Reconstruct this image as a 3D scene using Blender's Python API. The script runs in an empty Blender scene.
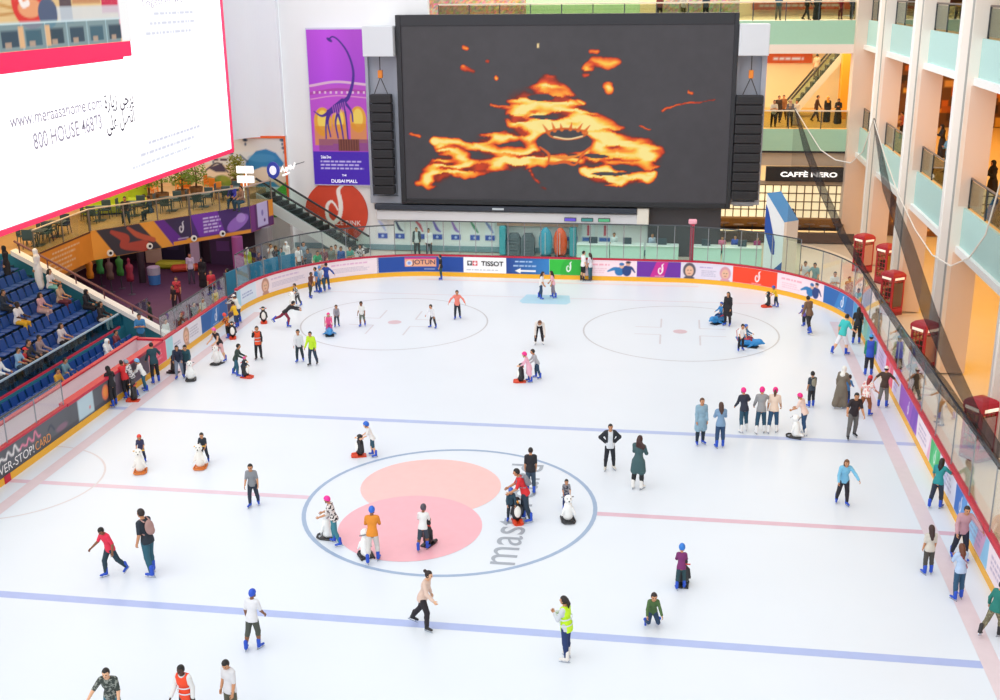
import bpy, math, random
import numpy as np
from mathutils import Vector, Matrix
random.seed(7); RNG = np.random.default_rng(5)
SC = bpy.context.scene
COL = SC.collection
R_ = math.radians
# ------------------------------------------------------------------ camera
CQ = [6.55952, -31.8858, 15.23635, 0.15372, 0.30369, -0.01045, 1144.10211]
def _axes():
    y, p, r = CQ[3:6]
    cy, sy, cp, sp, cr, sr = math.cos(y), math.sin(y), math.cos(p), math.sin(p), math.cos(r), math.sin(r)
    f = np.array([-sy*cp, cy*cp, -sp]); a = np.array([cy, sy, 0.]); u = np.cross(a, f)
    return a*cr+u*sr, -a*sr+u*cr, f
CR, CU, CF = _axes(); CC = np.array(CQ[:3]); FPX = CQ[6]
cam = bpy.data.cameras.new('camera'); cam.sensor_width = 36; cam.lens = FPX*36/1000; cam.clip_end = 400; cam.clip_start = .5
co = bpy.data.objects.new('camera', cam); COL.objects.link(co)
co.matrix_world = Matrix([[CR[i], CU[i], -CF[i], CC[i]] for i in range(3)]+[[0, 0, 0, 1]])
SC.camera = co
# ------------------------------------------------------------------ world, lights, exposure
W = bpy.data.worlds.new('skylight'); SC.world = W; W.use_nodes = True
W.node_tree.nodes['Background'].inputs[0].default_value = (.94, .975, 1, 1)
W.node_tree.nodes['Background'].inputs[1].default_value = 1.0
vs = SC.view_settings; vs.view_transform = 'Standard'; vs.look = 'None'; vs.gamma = 1; vs.use_curve_mapping = False
vs.exposure = 0.05
SC.cycles.transparent_max_bounces = 24
def area(name, loc, sx, sy, power, col, rot=(0, 0, 0)):
    l = bpy.data.lights.new(name, 'AREA'); l.shape = 'RECTANGLE'; l.size = sx; l.size_y = sy; l.energy = power; l.color = col
    o = bpy.data.objects.new(name, l); COL.objects.link(o); o.location = loc; o.rotation_euler = rot
    return o
WARM = (1, .56, .1)
sun = bpy.data.lights.new('roof_daylight', 'SUN'); sun.energy = 1.1; sun.angle = R_(80); sun.color = (1, .98, .95)
so = bpy.data.objects.new('roof_daylight', sun); COL.objects.link(so); so.rotation_euler = Vector((.42, .62, -.8)).to_track_quat('-Z', 'Y').to_euler()
area('arcade_ceiling_lamp', (23.4, 18, 4.95), 6.5, 50, 1900, WARM)
area('arcade_upper_ceiling_lamp', (23.4, 18, 11.25), 6.5, 50, 1250, WARM)
area('gallery_ceiling_lamp', (13.5, 50, 11.1), 11, 10, 1100, (1, .72, .36))
area('gallery_upper_ceiling_lamp', (5, 50, 17.6), 26, 10, 2600, (1, .9, .72))
area('cafe_ceiling_lamp', (13.5, 49, 4.0), 9, 8, 900, (1, .75, .4))
area('terrace_ceiling_lamp', (-21.8, 20, 8.6), 6.5, 24, 1000, (1, .78, .46))
area('far_rink_fill', (-1, 23, 18.5), 30, 12, 1000, (.95, .98, 1))  # unseen fill light, added to even out the darker far ice and wall
area('foyer_ceiling_lamp', (-21, 24, 2.4), 6, 12, 150, (1, .55, .75))
# ------------------------------------------------------------------ pixel helpers (1000 x 700 frame)
def ray(px, py): return CF+(px-500)/FPX*CR-(py-350)/FPX*CU
def onz(px, py, z=0.):
    d = ray(px, py); return CC+d*(z-CC[2])/d[2]
def onx(px, py, x):
    d = ray(px, py); return CC+d*(x-CC[0])/d[0]
def ony(px, py, y):
    d = ray(px, py); return CC+d*(y-CC[1])/d[1]
def proj(p):
    v = np.array(p, float)-CC; w = v@CF; return 500+FPX*(v@CR)/w, 350-FPX*(v@CU)/w
# ------------------------------------------------------------------ materials
def lin(c):
    if isinstance(c, str):
        c = c.lstrip('#'); c = [int(c[i:i+2], 16)/255 for i in (0, 2, 4)]
    c = np.asarray(c, float)
    return np.where(c <= .04045, c/12.92, ((c+.055)/1.055)**2.4)
MATS = {}
def mat(col, rough=.6, metal=0., emit=0., noise=0., scale=8., bump=0., name=None):
    key = (str(col), rough, metal, emit, noise, scale, bump)
    if key in MATS: return MATS[key]
    m = bpy.data.materials.new(name or 'paint'); m.use_nodes = True
    nt = m.node_tree; b = nt.nodes['Principled BSDF']; c = (*lin(col), 1)
    b.inputs['Base Color'].default_value = c; b.inputs['Roughness'].default_value = rough; b.inputs['Metallic'].default_value = metal
    if emit:
        b.inputs['Emission Color'].default_value = c; b.inputs['Emission Strength'].default_value = emit
    if noise or bump:
        tc = nt.nodes.new('ShaderNodeTexCoord'); n = nt.nodes.new('ShaderNodeTexNoise'); n.inputs['Scale'].default_value = scale; n.inputs['Detail'].default_value = 4
        nt.links.new(tc.outputs['Object'], n.inputs['Vector'])
        if noise:
            r = nt.nodes.new('ShaderNodeMixRGB'); r.blend_type = 'MULTIPLY'; r.inputs[0].default_value = noise; r.inputs[1].default_value = c
            nt.links.new(n.outputs['Fac'], r.inputs[2]); nt.links.new(r.outputs[0], b.inputs['Base Color'])
        if bump:
            bp_ = nt.nodes.new('ShaderNodeBump'); bp_.inputs['Strength'].default_value = bump; bp_.inputs['Distance'].default_value = .02
            nt.links.new(n.outputs['Fac'], bp_.inputs['Height']); nt.links.new(bp_.outputs[0], b.inputs['Normal'])
    MATS[key] = m; return m
def glassmat(tint, refl=1., name='clear_glass'):
    m = bpy.data.materials.new(name); m.use_nodes = True; nt = m.node_tree; nt.nodes.clear()
    o = nt.nodes.new('ShaderNodeOutputMaterial'); t = nt.nodes.new('ShaderNodeBsdfTransparent'); g = nt.nodes.new('ShaderNodeBsdfGlossy')
    t.inputs[0].default_value = (*lin(tint), 1); g.inputs['Roughness'].default_value = .01; g.inputs[0].default_value = (.9, .95, .95, 1)
    f = nt.nodes.new('ShaderNodeLayerWeight'); f.inputs[0].default_value = .5
    p5 = nt.nodes.new('ShaderNodeMath'); p5.operation = 'POWER'; p5.inputs[1].default_value = 4.; nt.links.new(f.outputs['Facing'], p5.inputs[0])
    k = nt.nodes.new('ShaderNodeMath'); k.operation = 'MULTIPLY_ADD'; k.inputs[1].default_value = .8*refl; k.inputs[2].default_value = .025*refl; k.use_clamp = True
    x = nt.nodes.new('ShaderNodeMixShader'); nt.links.new(p5.outputs[0], k.inputs[0]); nt.links.new(k.outputs[0], x.inputs[0])
    nt.links.new(t.outputs[0], x.inputs[1]); nt.links.new(g.outputs[0], x.inputs[2]); nt.links.new(x.outputs[0], o.inputs[0])
    return m
def netmat(col, alpha):
    m = bpy.data.materials.new('netting'); m.use_nodes = True; nt = m.node_tree; nt.nodes.clear()
    o = nt.nodes.new('ShaderNodeOutputMaterial'); t = nt.nodes.new('ShaderNodeBsdfTransparent'); g = nt.nodes.new('ShaderNodeBsdfDiffuse')
    g.inputs[0].default_value = (*lin(col), 1); x = nt.nodes.new('ShaderNodeMixShader'); x.inputs[0].default_value = alpha
    nt.links.new(t.outputs[0], x.inputs[1]); nt.links.new(g.outputs[0], x.inputs[2]); nt.links.new(x.outputs[0], o.inputs[0]); return m
def printmat(emit, name):
    m = bpy.data.materials.new(name); m.use_nodes = True; nt = m.node_tree; b = nt.nodes['Principled BSDF']
    a = nt.nodes.new('ShaderNodeVertexColor'); a.layer_name = 'Col'
    nt.links.new(a.outputs[0], b.inputs['Base Color']); b.inputs['Roughness'].default_value = .5
    if emit:
        b.inputs['Base Color'].default_value = (0, 0, 0, 1); nt.links.remove(b.inputs['Base Color'].links[0])
        nt.links.new(a.outputs[0], b.inputs['Emission Color']); b.inputs['Emission Strength'].default_value = emit
    return m
PRINT = printmat(0, 'printed_vinyl'); SCREEN = printmat(.9, 'screen_light'); LEDPRINT = printmat(1.1, 'led_print'); BACKLIT = printmat(.75, 'backlit_print')
# ------------------------------------------------------------------ objects
def tag(o, label=None, cat=None, group=None, kind=None):
    if label: o['label'] = label
    if cat: o['category'] = cat
    if group: o['group'] = group
    if kind: o['kind'] = kind
    return o
def empty(name, loc=(0, 0, 0), rz=0., label=None, cat=None, group=None, kind=None):
    o = bpy.data.objects.new(name, None); COL.objects.link(o); o.location = loc; o.rotation_euler = (0, 0, rz); o.empty_display_size = .2
    return tag(o, label, cat, group, kind)
def link(name, me, mats, parent=None, M=None):
    for m in (mats if isinstance(mats, (list, tuple)) else [mats]):
        if len(me.materials) < (len(mats) if isinstance(mats, (list, tuple)) else 1): me.materials.append(m)
    o = bpy.data.objects.new(name, me); COL.objects.link(o)
    if parent: o.parent = parent
    if M is not None: o.matrix_local = M
    return o
def meshdata(name, v, f, smooth=False, mi=None):
    me = bpy.data.meshes.new(name); me.from_pydata([tuple(x) for x in v], [], [tuple(map(int, x)) for x in f]); me.update()
    if smooth: me.polygons.foreach_set('use_smooth', [True]*len(me.polygons))
    if mi is not None: me.polygons.foreach_set('material_index', mi)
    return me
class MB:
    def __init__(s): s.v = []; s.f = []; s.m = []; s.cur = 0; s.T = None
    def add(s, v, f):
        n = len(s.v)
        if s.T is not None: v = [tuple(s.T @ Vector(x)) for x in v]
        s.v += [tuple(x) for x in v]; s.f += [tuple(i+n for i in x) for x in f]; s.m += [s.cur]*len(f); return s
    def box(s, a, b, bev=0.):
        x0, y0, z0 = [min(p, q) for p, q in zip(a, b)]; x1, y1, z1 = [max(p, q) for p, q in zip(a, b)]
        if bev > 0:
            e = bev; v = []
            for z, d in ((z0, e), (z0+e, 0), (z1-e, 0), (z1, e)):
                v += [(x0+d+e*(d == 0), y0+d, z), (x1-d-e*(d == 0), y0+d, z), (x1-d, y0+d+e*(d == 0), z), (x1-d, y1-d-e*(d == 0), z), (x1-d-e*(d == 0), y1-d, z), (x0+d+e*(d == 0), y1-d, z), (x0+d, y1-d-e*(d == 0), z), (x0+d, y0+d+e*(d == 0), z)]
            f = [tuple(range(7, -1, -1)), tuple(range(24, 32))]
            for k in range(3):
                for i in range(8): j = (i+1) % 8; f.append((k*8+i, k*8+j, k*8+8+j, k*8+8+i))
            return s.add(v, f)
        return s.add([(x0, y0, z0), (x1, y0, z0), (x1, y1, z0), (x0, y1, z0), (x0, y0, z1), (x1, y0, z1), (x1, y1, z1), (x0, y1, z1)],
                     [(3, 2, 1, 0), (4, 5, 6, 7), (0, 1, 5, 4), (1, 2, 6, 5), (2, 3, 7, 6), (3, 0, 4, 7)])
    def prism(s, pts, h0, h1, axis='z'):
        n = len(pts); P = {'z': lambda p, h: (p[0], p[1], h), 'y': lambda p, h: (p[0], h, p[1]), 'x': lambda p, h: (h, p[0], p[1])}[axis]
        v = [P(p, h0) for p in pts]+[P(p, h1) for p in pts]
        f = [tuple(range(n-1, -1, -1)), tuple(range(n, 2*n))]+[(i, (i+1) % n, n+(i+1) % n, n+i) for i in range(n)]
        return s.add(v, f)
    def tube(s, pts, rad, n=8, cap=True):
        pts = [Vector(p) for p in pts]; rad = rad if isinstance(rad, (list, tuple)) else [rad]*len(pts)
        v = []; f = []; u = None
        for i, p in enumerate(pts):
            t = (pts[min(i+1, len(pts)-1)]-pts[max(i-1, 0)]).normalized()
            if u is None: u = t.orthogonal().normalized()
            else: u = (u-t*u.dot(t)); u = u.normalized() if u.length > 1e-6 else t.orthogonal().normalized()
            w = t.cross(u)
            for k in range(n):
                a = 2*math.pi*k/n; v.append(p+(u*math.cos(a)+w*math.sin(a))*rad[i])
        for i in range(len(pts)-1):
            for k in range(n): j = (k+1) % n; f.append((i*n+k, i*n+j, i*n+n+j, i*n+n+k))
        if cap: f += [tuple(range(n-1, -1, -1)), tuple(range((len(pts)-1)*n, len(pts)*n))]
        return s.add(v, f)
    def lathe(s, prof, c=(0, 0, 0), n=16, sx=1., sy=1.):
        v = []; f = []; m = len(prof)
        for r, z in prof:
            for k in range(n): a = 2*math.pi*k/n; v.append((c[0]+r*sx*math.cos(a), c[1]+r*sy*math.sin(a), c[2]+z))
        for i in range(m-1):
            for k in range(n): j = (k+1) % n; f.append((i*n+k, i*n+j, i*n+n+j, i*n+n+k))
        f += [tuple(range(n-1, -1, -1)), tuple(range((m-1)*n, m*n))]
        return s.add(v, f)
    def build(s, name, mats, parent=None, smooth=False, M=None):
        return link(name, meshdata(name, s.v, s.f, smooth, s.m), mats, parent, M)
def struct(o): o['kind'] = 'structure'; return o
def copy_tree(o, parent=None):
    c = o.copy(); COL.objects.link(c)
    if parent: c.parent = parent
    for ch in list(KIDS.get(o.name, [])) if o.name in KIDS else list(o.children): copy_tree(ch, c)
    return c
KIDS = {}
# ------------------------------------------------------------------ lettering
TXT = {}
def text(s, h, m, parent, M, width=None, name='lettering', align='CENTER', depth=0., bold=0.):
    c = bpy.data.curves.new('lettering', 'FONT'); c.body = s; c.size = 1; c.extrude = depth; c.offset = bold
    o = bpy.data.objects.new('tmp', c); COL.objects.link(o)
    dg = bpy.context.evaluated_depsgraph_get(); me = bpy.data.meshes.new_from_object(o.evaluated_get(dg))
    COL.objects.unlink(o); bpy.data.objects.remove(o)
    v = np.array([p.co[:] for p in me.vertices]); lo = v.min(0); hi = v.max(0)
    k = h/max(hi[1]-lo[1], 1e-6); kx = k if width is None else width/(hi[0]-lo[0])
    cx = {'CENTER': (lo[0]+hi[0])/2, 'LEFT': lo[0], 'RIGHT': hi[0]}[align]
    v = (v-[cx, (lo[1]+hi[1])/2, 0])*[kx, k, 1]
    for p, q in zip(me.vertices, v): p.co = q
    me.materials.clear(); me.update(); me.name = name
    return link(name, me, m, parent, M)
def plane_M(o, ex, ey):
    ex = Vector(ex).normalized(); ey = Vector(ey).normalized(); ez = ex.cross(ey)
    return Matrix([[ex[i], ey[i], ez[i], o[i]] for i in range(3)]+[[0, 0, 0, 1]])
# ------------------------------------------------------------------ printed pictures (a fine grid with a colour per point)
def vnoise(shape, cell, seed=0, octv=3, asp=1.):
    r = np.random.default_rng(seed); out = np.zeros(shape); amp = 1.; tot = 0
    for _ in range(octv):
        gh, gw = int(shape[0]/cell)+3, int(shape[1]/cell/asp)+3
        g = r.random((gh, gw)); y = np.arange(shape[0])/cell; x = np.arange(shape[1])/cell/asp
        iy = y.astype(int); ix = x.astype(int); fy = (y-iy)[:, None]; fx = (x-ix)[None]
        fy = fy*fy*(3-2*fy); fx = fx*fx*(3-2*fx)
        a = g[iy][:, ix]; b = g[iy][:, ix+1]; c = g[iy+1][:, ix]; d = g[iy+1][:, ix+1]
        out += amp*((a*(1-fx)+b*fx)*(1-fy)+(c*(1-fx)+d*fx)*fy); tot += amp; amp *= .5; cell = max(1, cell/2)
    return out/tot
class Cv:
    """canvas in metres: x 0..w rightwards, y 0..h upwards"""
    def __init__(s, w, h, res, bg='ffffff'):
        s.w, s.h = w, h; s.nx = max(2, int(round(w/res))+1); s.ny = max(2, int(round(h/res))+1)
        s.X, s.Y = np.meshgrid(np.linspace(0, w, s.nx), np.linspace(0, h, s.ny)); s.res = res
        s.a = np.zeros((s.ny, s.nx, 3)); s.a[:] = lin(bg)
    def put(s, d, c, al=1.):
        k = np.clip(.5-d/s.res, 0, 1)[..., None]*al; s.a = s.a*(1-k)+(lin(c) if not isinstance(c, np.ndarray) else c)*k; return s
    def rect(s, x0, y0, x1, y1, c, al=1.): return s.put(np.maximum(np.maximum(x0-s.X, s.X-x1), np.maximum(y0-s.Y, s.Y-y1)), c, al)
    def ell(s, cx, cy, rx, ry, c, al=1., rot=0.):
        a = R_(rot); u = (s.X-cx)*math.cos(a)+(s.Y-cy)*math.sin(a); v = -(s.X-cx)*math.sin(a)+(s.Y-cy)*math.cos(a)
        return s.put((np.hypot(u/rx, v/ry)-1)*min(rx, ry), c, al)
    def ring(s, cx, cy, r, w, c, al=1.): return s.put(np.abs(np.hypot(s.X-cx, s.Y-cy)-r)-w/2, c, al)
    def dseg(s, a, b):
        ax, ay = a; bx, by = b; dx, dy = bx-ax, by-ay; t = np.clip(((s.X-ax)*dx+(s.Y-ay)*dy)/max(dx*dx+dy*dy, 1e-9), 0, 1)
        return np.hypot(s.X-ax-t*dx, s.Y-ay-t*dy), t
    def stroke(s, pts, wid, c, al=1.):
        wid = wid if isinstance(wid, (list, tuple)) else [wid]*len(pts); D = np.full(s.X.shape, 1e9)
        for i in range(len(pts)-1):
            d, t = s.dseg(pts[i], pts[i+1]); D = np.minimum(D, d-(wid[i]*(1-t)+wid[i+1]*t)/2)
        return s.put(D, c, al)
    def curve(s, pts, wid, c, al=1., n=8):
        P = [np.array(p, float) for p in pts]; P = [2*P[0]-P[1]]+P+[2*P[-1]-P[-2]]; w = wid if isinstance(wid, (list, tuple)) else [wid]*len(pts)
        q = []; ww = []
        for i in range(1, len(P)-2):
            for k in range(n):
                t = k/n; a, b, c_, d = P[i-1:i+3]
                q.append(.5*((2*b)+(c_-a)*t+(2*a-5*b+4*c_-d)*t*t+(3*b-a-3*c_+d)*t**3)); ww.append(w[i-1]*(1-t)+w[i]*t)
        q.append(P[-2]); ww.append(w[-1]); return s.stroke(q, ww, c, al)
    def poly(s, pts, c, al=1.):
        ins = np.zeros(s.X.shape, bool); D = np.full(s.X.shape, 1e9); n = len(pts)
        for i in range(n):
            (ax, ay), (bx, by) = pts[i], pts[(i+1) % n]; D = np.minimum(D, s.dseg((ax, ay), (bx, by))[0])
            if ay != by: ins ^= ((ay > s.Y) != (by > s.Y)) & (s.X < (bx-ax)*(s.Y-ay)/(by-ay)+ax)
        return s.put(np.where(ins, -D, D), c, al)
    def scrib(s, x0, y0, x1, y1, c, rows, al=.8, seed=1):
        """rows of unreadably small print"""
        r = np.random.default_rng(seed); hh = (y1-y0)/rows
        for k in range(rows):
            x = x0; e = x1-(x1-x0)*.25*r.random()
            while x < e:
                w = hh*(.5+1.4*r.random()); s.rect(x, y0+hh*(k+.25), min(x+w, e), y0+hh*(k+.7), c, al); x += w+hh*.35
        return s
    def swoosh(s, cx, cy, h, c, al=1.):
        """the rink's looping monogram: a tall flick with a round loop at its foot"""
        P = lambda *q: [(cx+a*h, cy+b*h) for a, b in q]
        s.curve(P((.23, .5), (.1, .36), (.14, .05), (.1, -.25), (-.06, -.42), (-.2, -.28), (-.2, -.02), (-.1, .1), (.0, .02), (.06, -.1)), [.03*h, .1*h, .11*h, .1*h, .1*h, .09*h, .08*h, .06*h, .05*h, .03*h], c, al)
        return s
    def face(s, cx, cy, r, hair, skin='e8b89a'):
        s.ell(cx, cy, r*.95, r*1.15, hair); s.ell(cx, cy-r*.12, r*.62, r*.8, skin); s.ell(cx, cy-r*1.25, r*.8, r*.4, hair)
        return s.ell(cx-r*.22, cy, r*.1, r*.07, '553a30').ell(cx+r*.22, cy, r*.1, r*.07, '553a30').ell(cx, cy-r*.5, r*.2, r*.07, 'b05050')
    def mesh(s, name, fn, m=None, parent=None):
        pts = fn(s.X.ravel()/s.w, s.Y.ravel()/s.h); i = np.arange(s.nx*s.ny).reshape(s.ny, s.nx)
        f = np.stack([i[:-1, :-1], i[:-1, 1:], i[1:, 1:], i[1:, :-1]], -1).reshape(-1, 4)
        me = bpy.data.meshes.new(name); nv, nf = len(pts), len(f)
        me.vertices.add(nv); me.vertices.foreach_set('co', np.asarray(pts, float).ravel()); me.loops.add(nf*4); me.loops.foreach_set('vertex_index', f.ravel().astype(np.int32))
        me.polygons.add(nf); me.polygons.foreach_set('loop_start', np.arange(0, nf*4, 4, dtype=np.int32)); me.update(calc_edges=True)
        ca = me.color_attributes.new('Col', 'FLOAT_COLOR', 'POINT'); ca.data.foreach_set('color', np.concatenate([np.clip(s.a.reshape(-1, 3), 0, 4), np.ones((nv, 1))], 1).ravel())
        return link(name, me, m or PRINT, parent)
    def on(s, name, o, ex, ey, m=None, parent=None):
        o = np.array(o, float); ex = np.array(ex, float)*s.w; ey = np.array(ey, float)*s.h
        return s.mesh(name, lambda u, v: o+u[:, None]*ex+v[:, None]*ey, m, parent)
XP, YP, ZP = (1, 0, 0), (0, 1, 0), (0, 0, 1)
# ================================================================== RINK
XL, XR, YF, RC, Y0 = -14.8, 15.2, 29.5, 8.5, -26.
SEG = [21-Y0, RC*math.pi/2, XR-XL-2*RC, RC*math.pi/2, 21-Y0]; CUM = np.concatenate([[0], np.cumsum(SEG)])
def bp(s):
    """point on the inner face of the boards and the outward direction"""
    if s < CUM[1]: return (XL, Y0+s, -1., 0.)
    if s < CUM[2]: a = math.pi-(s-CUM[1])/RC; c = XL+RC
    elif s < CUM[3]: return (XL+RC+s-CUM[2], YF, 0., 1.)
    elif s < CUM[4]: a = math.pi/2-(s-CUM[3])/RC; c = XR-RC
    else: return (XR, 21-(s-CUM[4]), 1., 0.)
    return (c+RC*math.cos(a), 21+RC*math.sin(a), math.cos(a), math.sin(a))
SS = np.arange(0, CUM[5], .1); BP = np.array([bp(s) for s in SS])
def s_at(px, py, z=0.):
    p = onz(px, py, z); return float(SS[np.argmin(np.hypot(BP[:, 0]-p[0], BP[:, 1]-p[1]))])
sL = lambda y: y-Y0
sR = lambda y: CUM[4]+21-y
def samples(s0, s1, step=.35):
    k = [s0]+[c for c in CUM if s0 < c < s1]+[s1]; out = []
    for a, b in zip(k[:-1], k[1:]):
        curved = any(abs(.5*(a+b)-.5*(CUM[i]+CUM[i+1])) < SEG[i]/2 for i in (1, 3)); n = max(1, int((b-a)/step)) if curved else 1
        out += [a+(b-a)*i/n for i in range(n)]
    return out+[s1]
def sweep(mb, s0, s1, prof):
    """prof: closed outline of (outward offset, height)"""
    ss = samples(s0, s1); n = len(prof); v = []; f = []
    for s in ss:
        x, y, nx, ny = bp(s); v += [(x+nx*o, y+ny*o, z) for o, z in prof]
    for i in range(len(ss)-1):
        for k in range(n): j = (k+1) % n; f.append((i*n+k, i*n+j, i*n+n+j, i*n+n+k))
    f += [tuple(range(n-1, -1, -1)), tuple(range((len(ss)-1)*n, len(ss)*n))]
    return mb.add(v, f)
rect = lambda o0, o1, z0, z1: [(o0, z0), (o0, z1), (o1, z1), (o1, z0)]
# ice
ring_pts = [bp(s)[:2] for s in samples(0, CUM[5])]
m = mat('e3e9f1', .32, noise=.05, scale=.35, name='ice'); m.node_tree.nodes['Principled BSDF'].inputs['Specular IOR Level'].default_value = .25
b = MB(); b.prism(ring_pts, -.05, 0); ice = struct(b.build('ice_surface', m))
def paint(name, v, f, col, z=.003, rough=.35):
    return link(name, meshdata(name, [(x, y, z) for x, y in v], f), mat(col, rough, noise=.12, scale=3.), ice)
def ringmark(name, cx, cy, r, w, col, a0=0, a1=360, z=.003):
    n = 72; A = [R_(a0+(a1-a0)*i/n) for i in range(n+1)]; v = []
    for a in A: v += [(cx+(r-w/2)*math.cos(a), cy+(r-w/2)*math.sin(a)), (cx+(r+w/2)*math.cos(a), cy+(r+w/2)*math.sin(a))]
    return paint(name, v, [(2*i, 2*i+1, 2*i+3, 2*i+2) for i in range(n)], col, z)
def disc(name, cx, cy, rx, ry, col, z):
    n = 64; return paint(name, [(cx+rx*math.cos(2*math.pi*i/n), cy+ry*math.sin(2*math.pi*i/n)) for i in range(n)], [tuple(range(n))], col, z)
def bar(name, x0, y0, x1, y1, col, z=.0025): return paint(name, [(x0, y0), (x1, y0), (x1, y1), (x0, y1)], [(0, 1, 2, 3)], col, z)
bar('blue_line', XL, 6.83, XR, 7.13, 'b9c6ea'); bar('blue_line', XL, -7.15, XR, -6.83, 'afbdea')
bar('centre_line', XL, -.13, -4.5, .13, 'e3c6d4'); bar('centre_line', 4.5, -.13, XR, .13, 'dfb9c8')
bar('edge_line', 14.1, Y0, 14.55, 22.5, 'e6d4d8', .0042); bar('edge_line', -14.1, Y0, -13.65, 21, 'e4d0d4', .0042)
bar('goal_line', -11.8, 25.4, 12.1, 25.47, 'e2d4da', .0038); bar('edge_line', -7.5, 28.55, 8, 28.8, 'eeddE2')
ringmark('centre_circle', 0, 0, 4.5, .13, '9db2cf', z=.004)
for x in (-6.63, 7.04):
    ringmark('faceoff_circle', x, 20, 4.5, .075, 'c6c6cc'); disc('faceoff_spot', x, 20, .33, .33, 'dfc4cc', .003)
    for sx in (-1, 1):
        for sy in (-1, 1):
            bar('faceoff_mark', x+sx*.9-.04, 20+sy*.6, x+sx*.9+.04, 20+sy*2.1, 'd8d4da'); bar('faceoff_mark', x+sx*.9, 20+sy*.6-.04, x+sx*2.1, 20+sy*.6+.04, 'd8d4da')
ringmark('referee_crease', XL, 0, 3., .07, 'dcd4d8', -90, 90)
paint('goal_crease', [(-.95, 24.2), (1.3, 24.2), (1.48, 24.6), (1.3, 26.0), (-.95, 26.0), (-1.15, 24.6)], [tuple(range(6))], 'b9e0f2', .0045)
disc('logo_circle', -.9, 1.35, 2.27, 2.2, 'fbc6c2', .005); disc('logo_circle', -.9, -1.62, 2.15, 2.2, 'f8b5bf', .0055)
text('mastercard', 1.08, mat('a6adb8', .4, noise=.15), ice, plane_M((2.0, -.05, .007), YP, (-1, 0, 0)), width=7.1, name='ice_lettering')
# mall floor and boards
b = MB(); b.box((-40, -40, -.2), (45, 70, -.06)); fl = struct(b.build('floor', mat('e9dccb', .35, noise=.12, scale=1.2)))
pv = []
GATE = (sL(19.35), sL(20.7))
bar_ = empty('rink_barrier', (0, 0, 0), 0, 'white rink dasher boards with red top rail and yellow kick strip around the ice', 'rink barrier')
RED, YEL = mat('c4143a', .4), mat('f6b425', .45)
b = MB(); [sweep(b, a, c, rect(.02, .12, 0, 1.15)) for a, c in ((0, GATE[0]), (GATE[1], CUM[5]))]; b.build('board_wall', mat('f2eef0', .4), bar_)
b = MB(); [sweep(b, a, c, rect(-.02, .10, 0, .24)) for a, c in ((0, GATE[0]), (GATE[1], CUM[5]))]; b.build('kick_strip', YEL, bar_)
b = MB(); [sweep(b, a, c, rect(-.03, .15, 1.15, 1.23)) for a, c in ((0, sL(4)), (sL(12), GATE[0]), (GATE[1], CUM[5]))]; sweep(b, sL(4), sL(12), rect(-.05, .3, 1.13, 1.24)); b.build('top_rail', RED, bar_)
b = MB(); sweep(b, sL(-.3), sL(.05), rect(-.04, .0, .0, .26)); b.build('centre_marker', mat('c8203c'), bar_)
b = MB(); sweep(b, *GATE, rect(.05, .12, .05, 1.1)); gt = b.build('gate', mat('4a3550'), bar_)
b = MB(); sweep(b, GATE[0]+.1, GATE[1]-.1, rect(.03, .06, .9, .95)); b.build('gate_bar', mat('b8bcc4', .3, 1.), gt)
AZ0, AZ1 = .25, 1.14
def ad(s0, s1, paintfn, label, res=.035, bg='ffffff'):
    c = Cv(s1-s0, AZ1-AZ0, res, bg); paintfn(c)
    us = np.linspace(0, 1, c.nx); q = np.array([bp(s0+u*(s1-s0)) for u in us])
    def fn(u, v):
        i = np.rint(u*(c.nx-1)).astype(int); p = q[i]; return np.stack([p[:, 0]-.012*p[:, 2], p[:, 1]-.012*p[:, 3], AZ0+v*(AZ1-AZ0)], 1)
    o = c.mesh('advert_panel', fn, PRINT, bar_); o['label'] = label; return o
def portrait_ad(c, seed=0, tint='f3e6ec', hair=('b98d6a', '8a6a58')):
    w = c.w; c.rect(0, 0, w, c.h, tint); n = max(1, int(w/3.4))
    for i in range(n):
        x = (i+.2)*w/n; c.face(x, .47, .34, hair[i % 2]); c.scrib(x+.55, .22, x+.72*w/n, .5, '8f86a8', 4, .6, seed+i); c.scrib(x+.5, .6, x+.75*w/n, .76, 'd98fc0' if i % 2 else 'c9a0c8', 1, .8, seed+9+i)
def skater_ad(c, seed=3):
    c.rect(0, 0, c.w, c.h, 'fbe3ea'); c.scrib(.25, .55, c.w*.5, .74, 'ef9db0', 1, .9, seed); c.scrib(.3, .15, c.w*.48, .48, 'e7b3bf', 3, .7, seed+1)
    x = c.w*.72
    c.curve([(x-.75, .28), (x-.4, .42), (x-.1, .34)], [.09, .2, .3], '2f7fb8'); c.ell(x-.12, .28, .26, .24, '2b76b4'); c.ell(x+.28, .32, .25, .3, '23407e')
    c.curve([(x+.1, .5), (x+.5, .5), (x+.72, .25)], [.2, .16, .07], '23407e'); c.ell(x, .6, .13, .14, 'e8b89a'); c.ell(x, .69, .14, .09, '2f6fae'); c.ell(x+.34, .72, .13, .12, 'd9a58a'); c.ell(x+.36, .8, .14, .07, '2b2a44')
def swoosh_ad(bg, c2=None):
    def f(c):
        c.rect(0, 0, c.w, c.h, bg)
        if c2: c.poly([(c.w*.3, 0), (c.w*.62, 0), (c.w*.72, c.h), (c.w*.45, c.h)], c2, .75)
        c.swoosh(c.w*.55, .46, .62, 'ffffff'); c.scrib(c.w*.42, .05, c.w*.66, .11, 'ffffff', 1, .6)
    return f
xs = lambda px, py=275: s_at(px, py)
S = [s_at(*p) for p in [(243, 314), (310, 287), (377, 278)]]
ad(S[0], S[0]+2.2, lambda c: (c.rect(0, 0, c.w, c.h, 'dfe8f4'), c.rect(0, 0, .5, c.h, 'a9d8e8'), c.scrib(.7, .3, 2.1, .6, '7f8bc0', 2)), 'pale blue advert panel at the left end of the curve')
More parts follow.
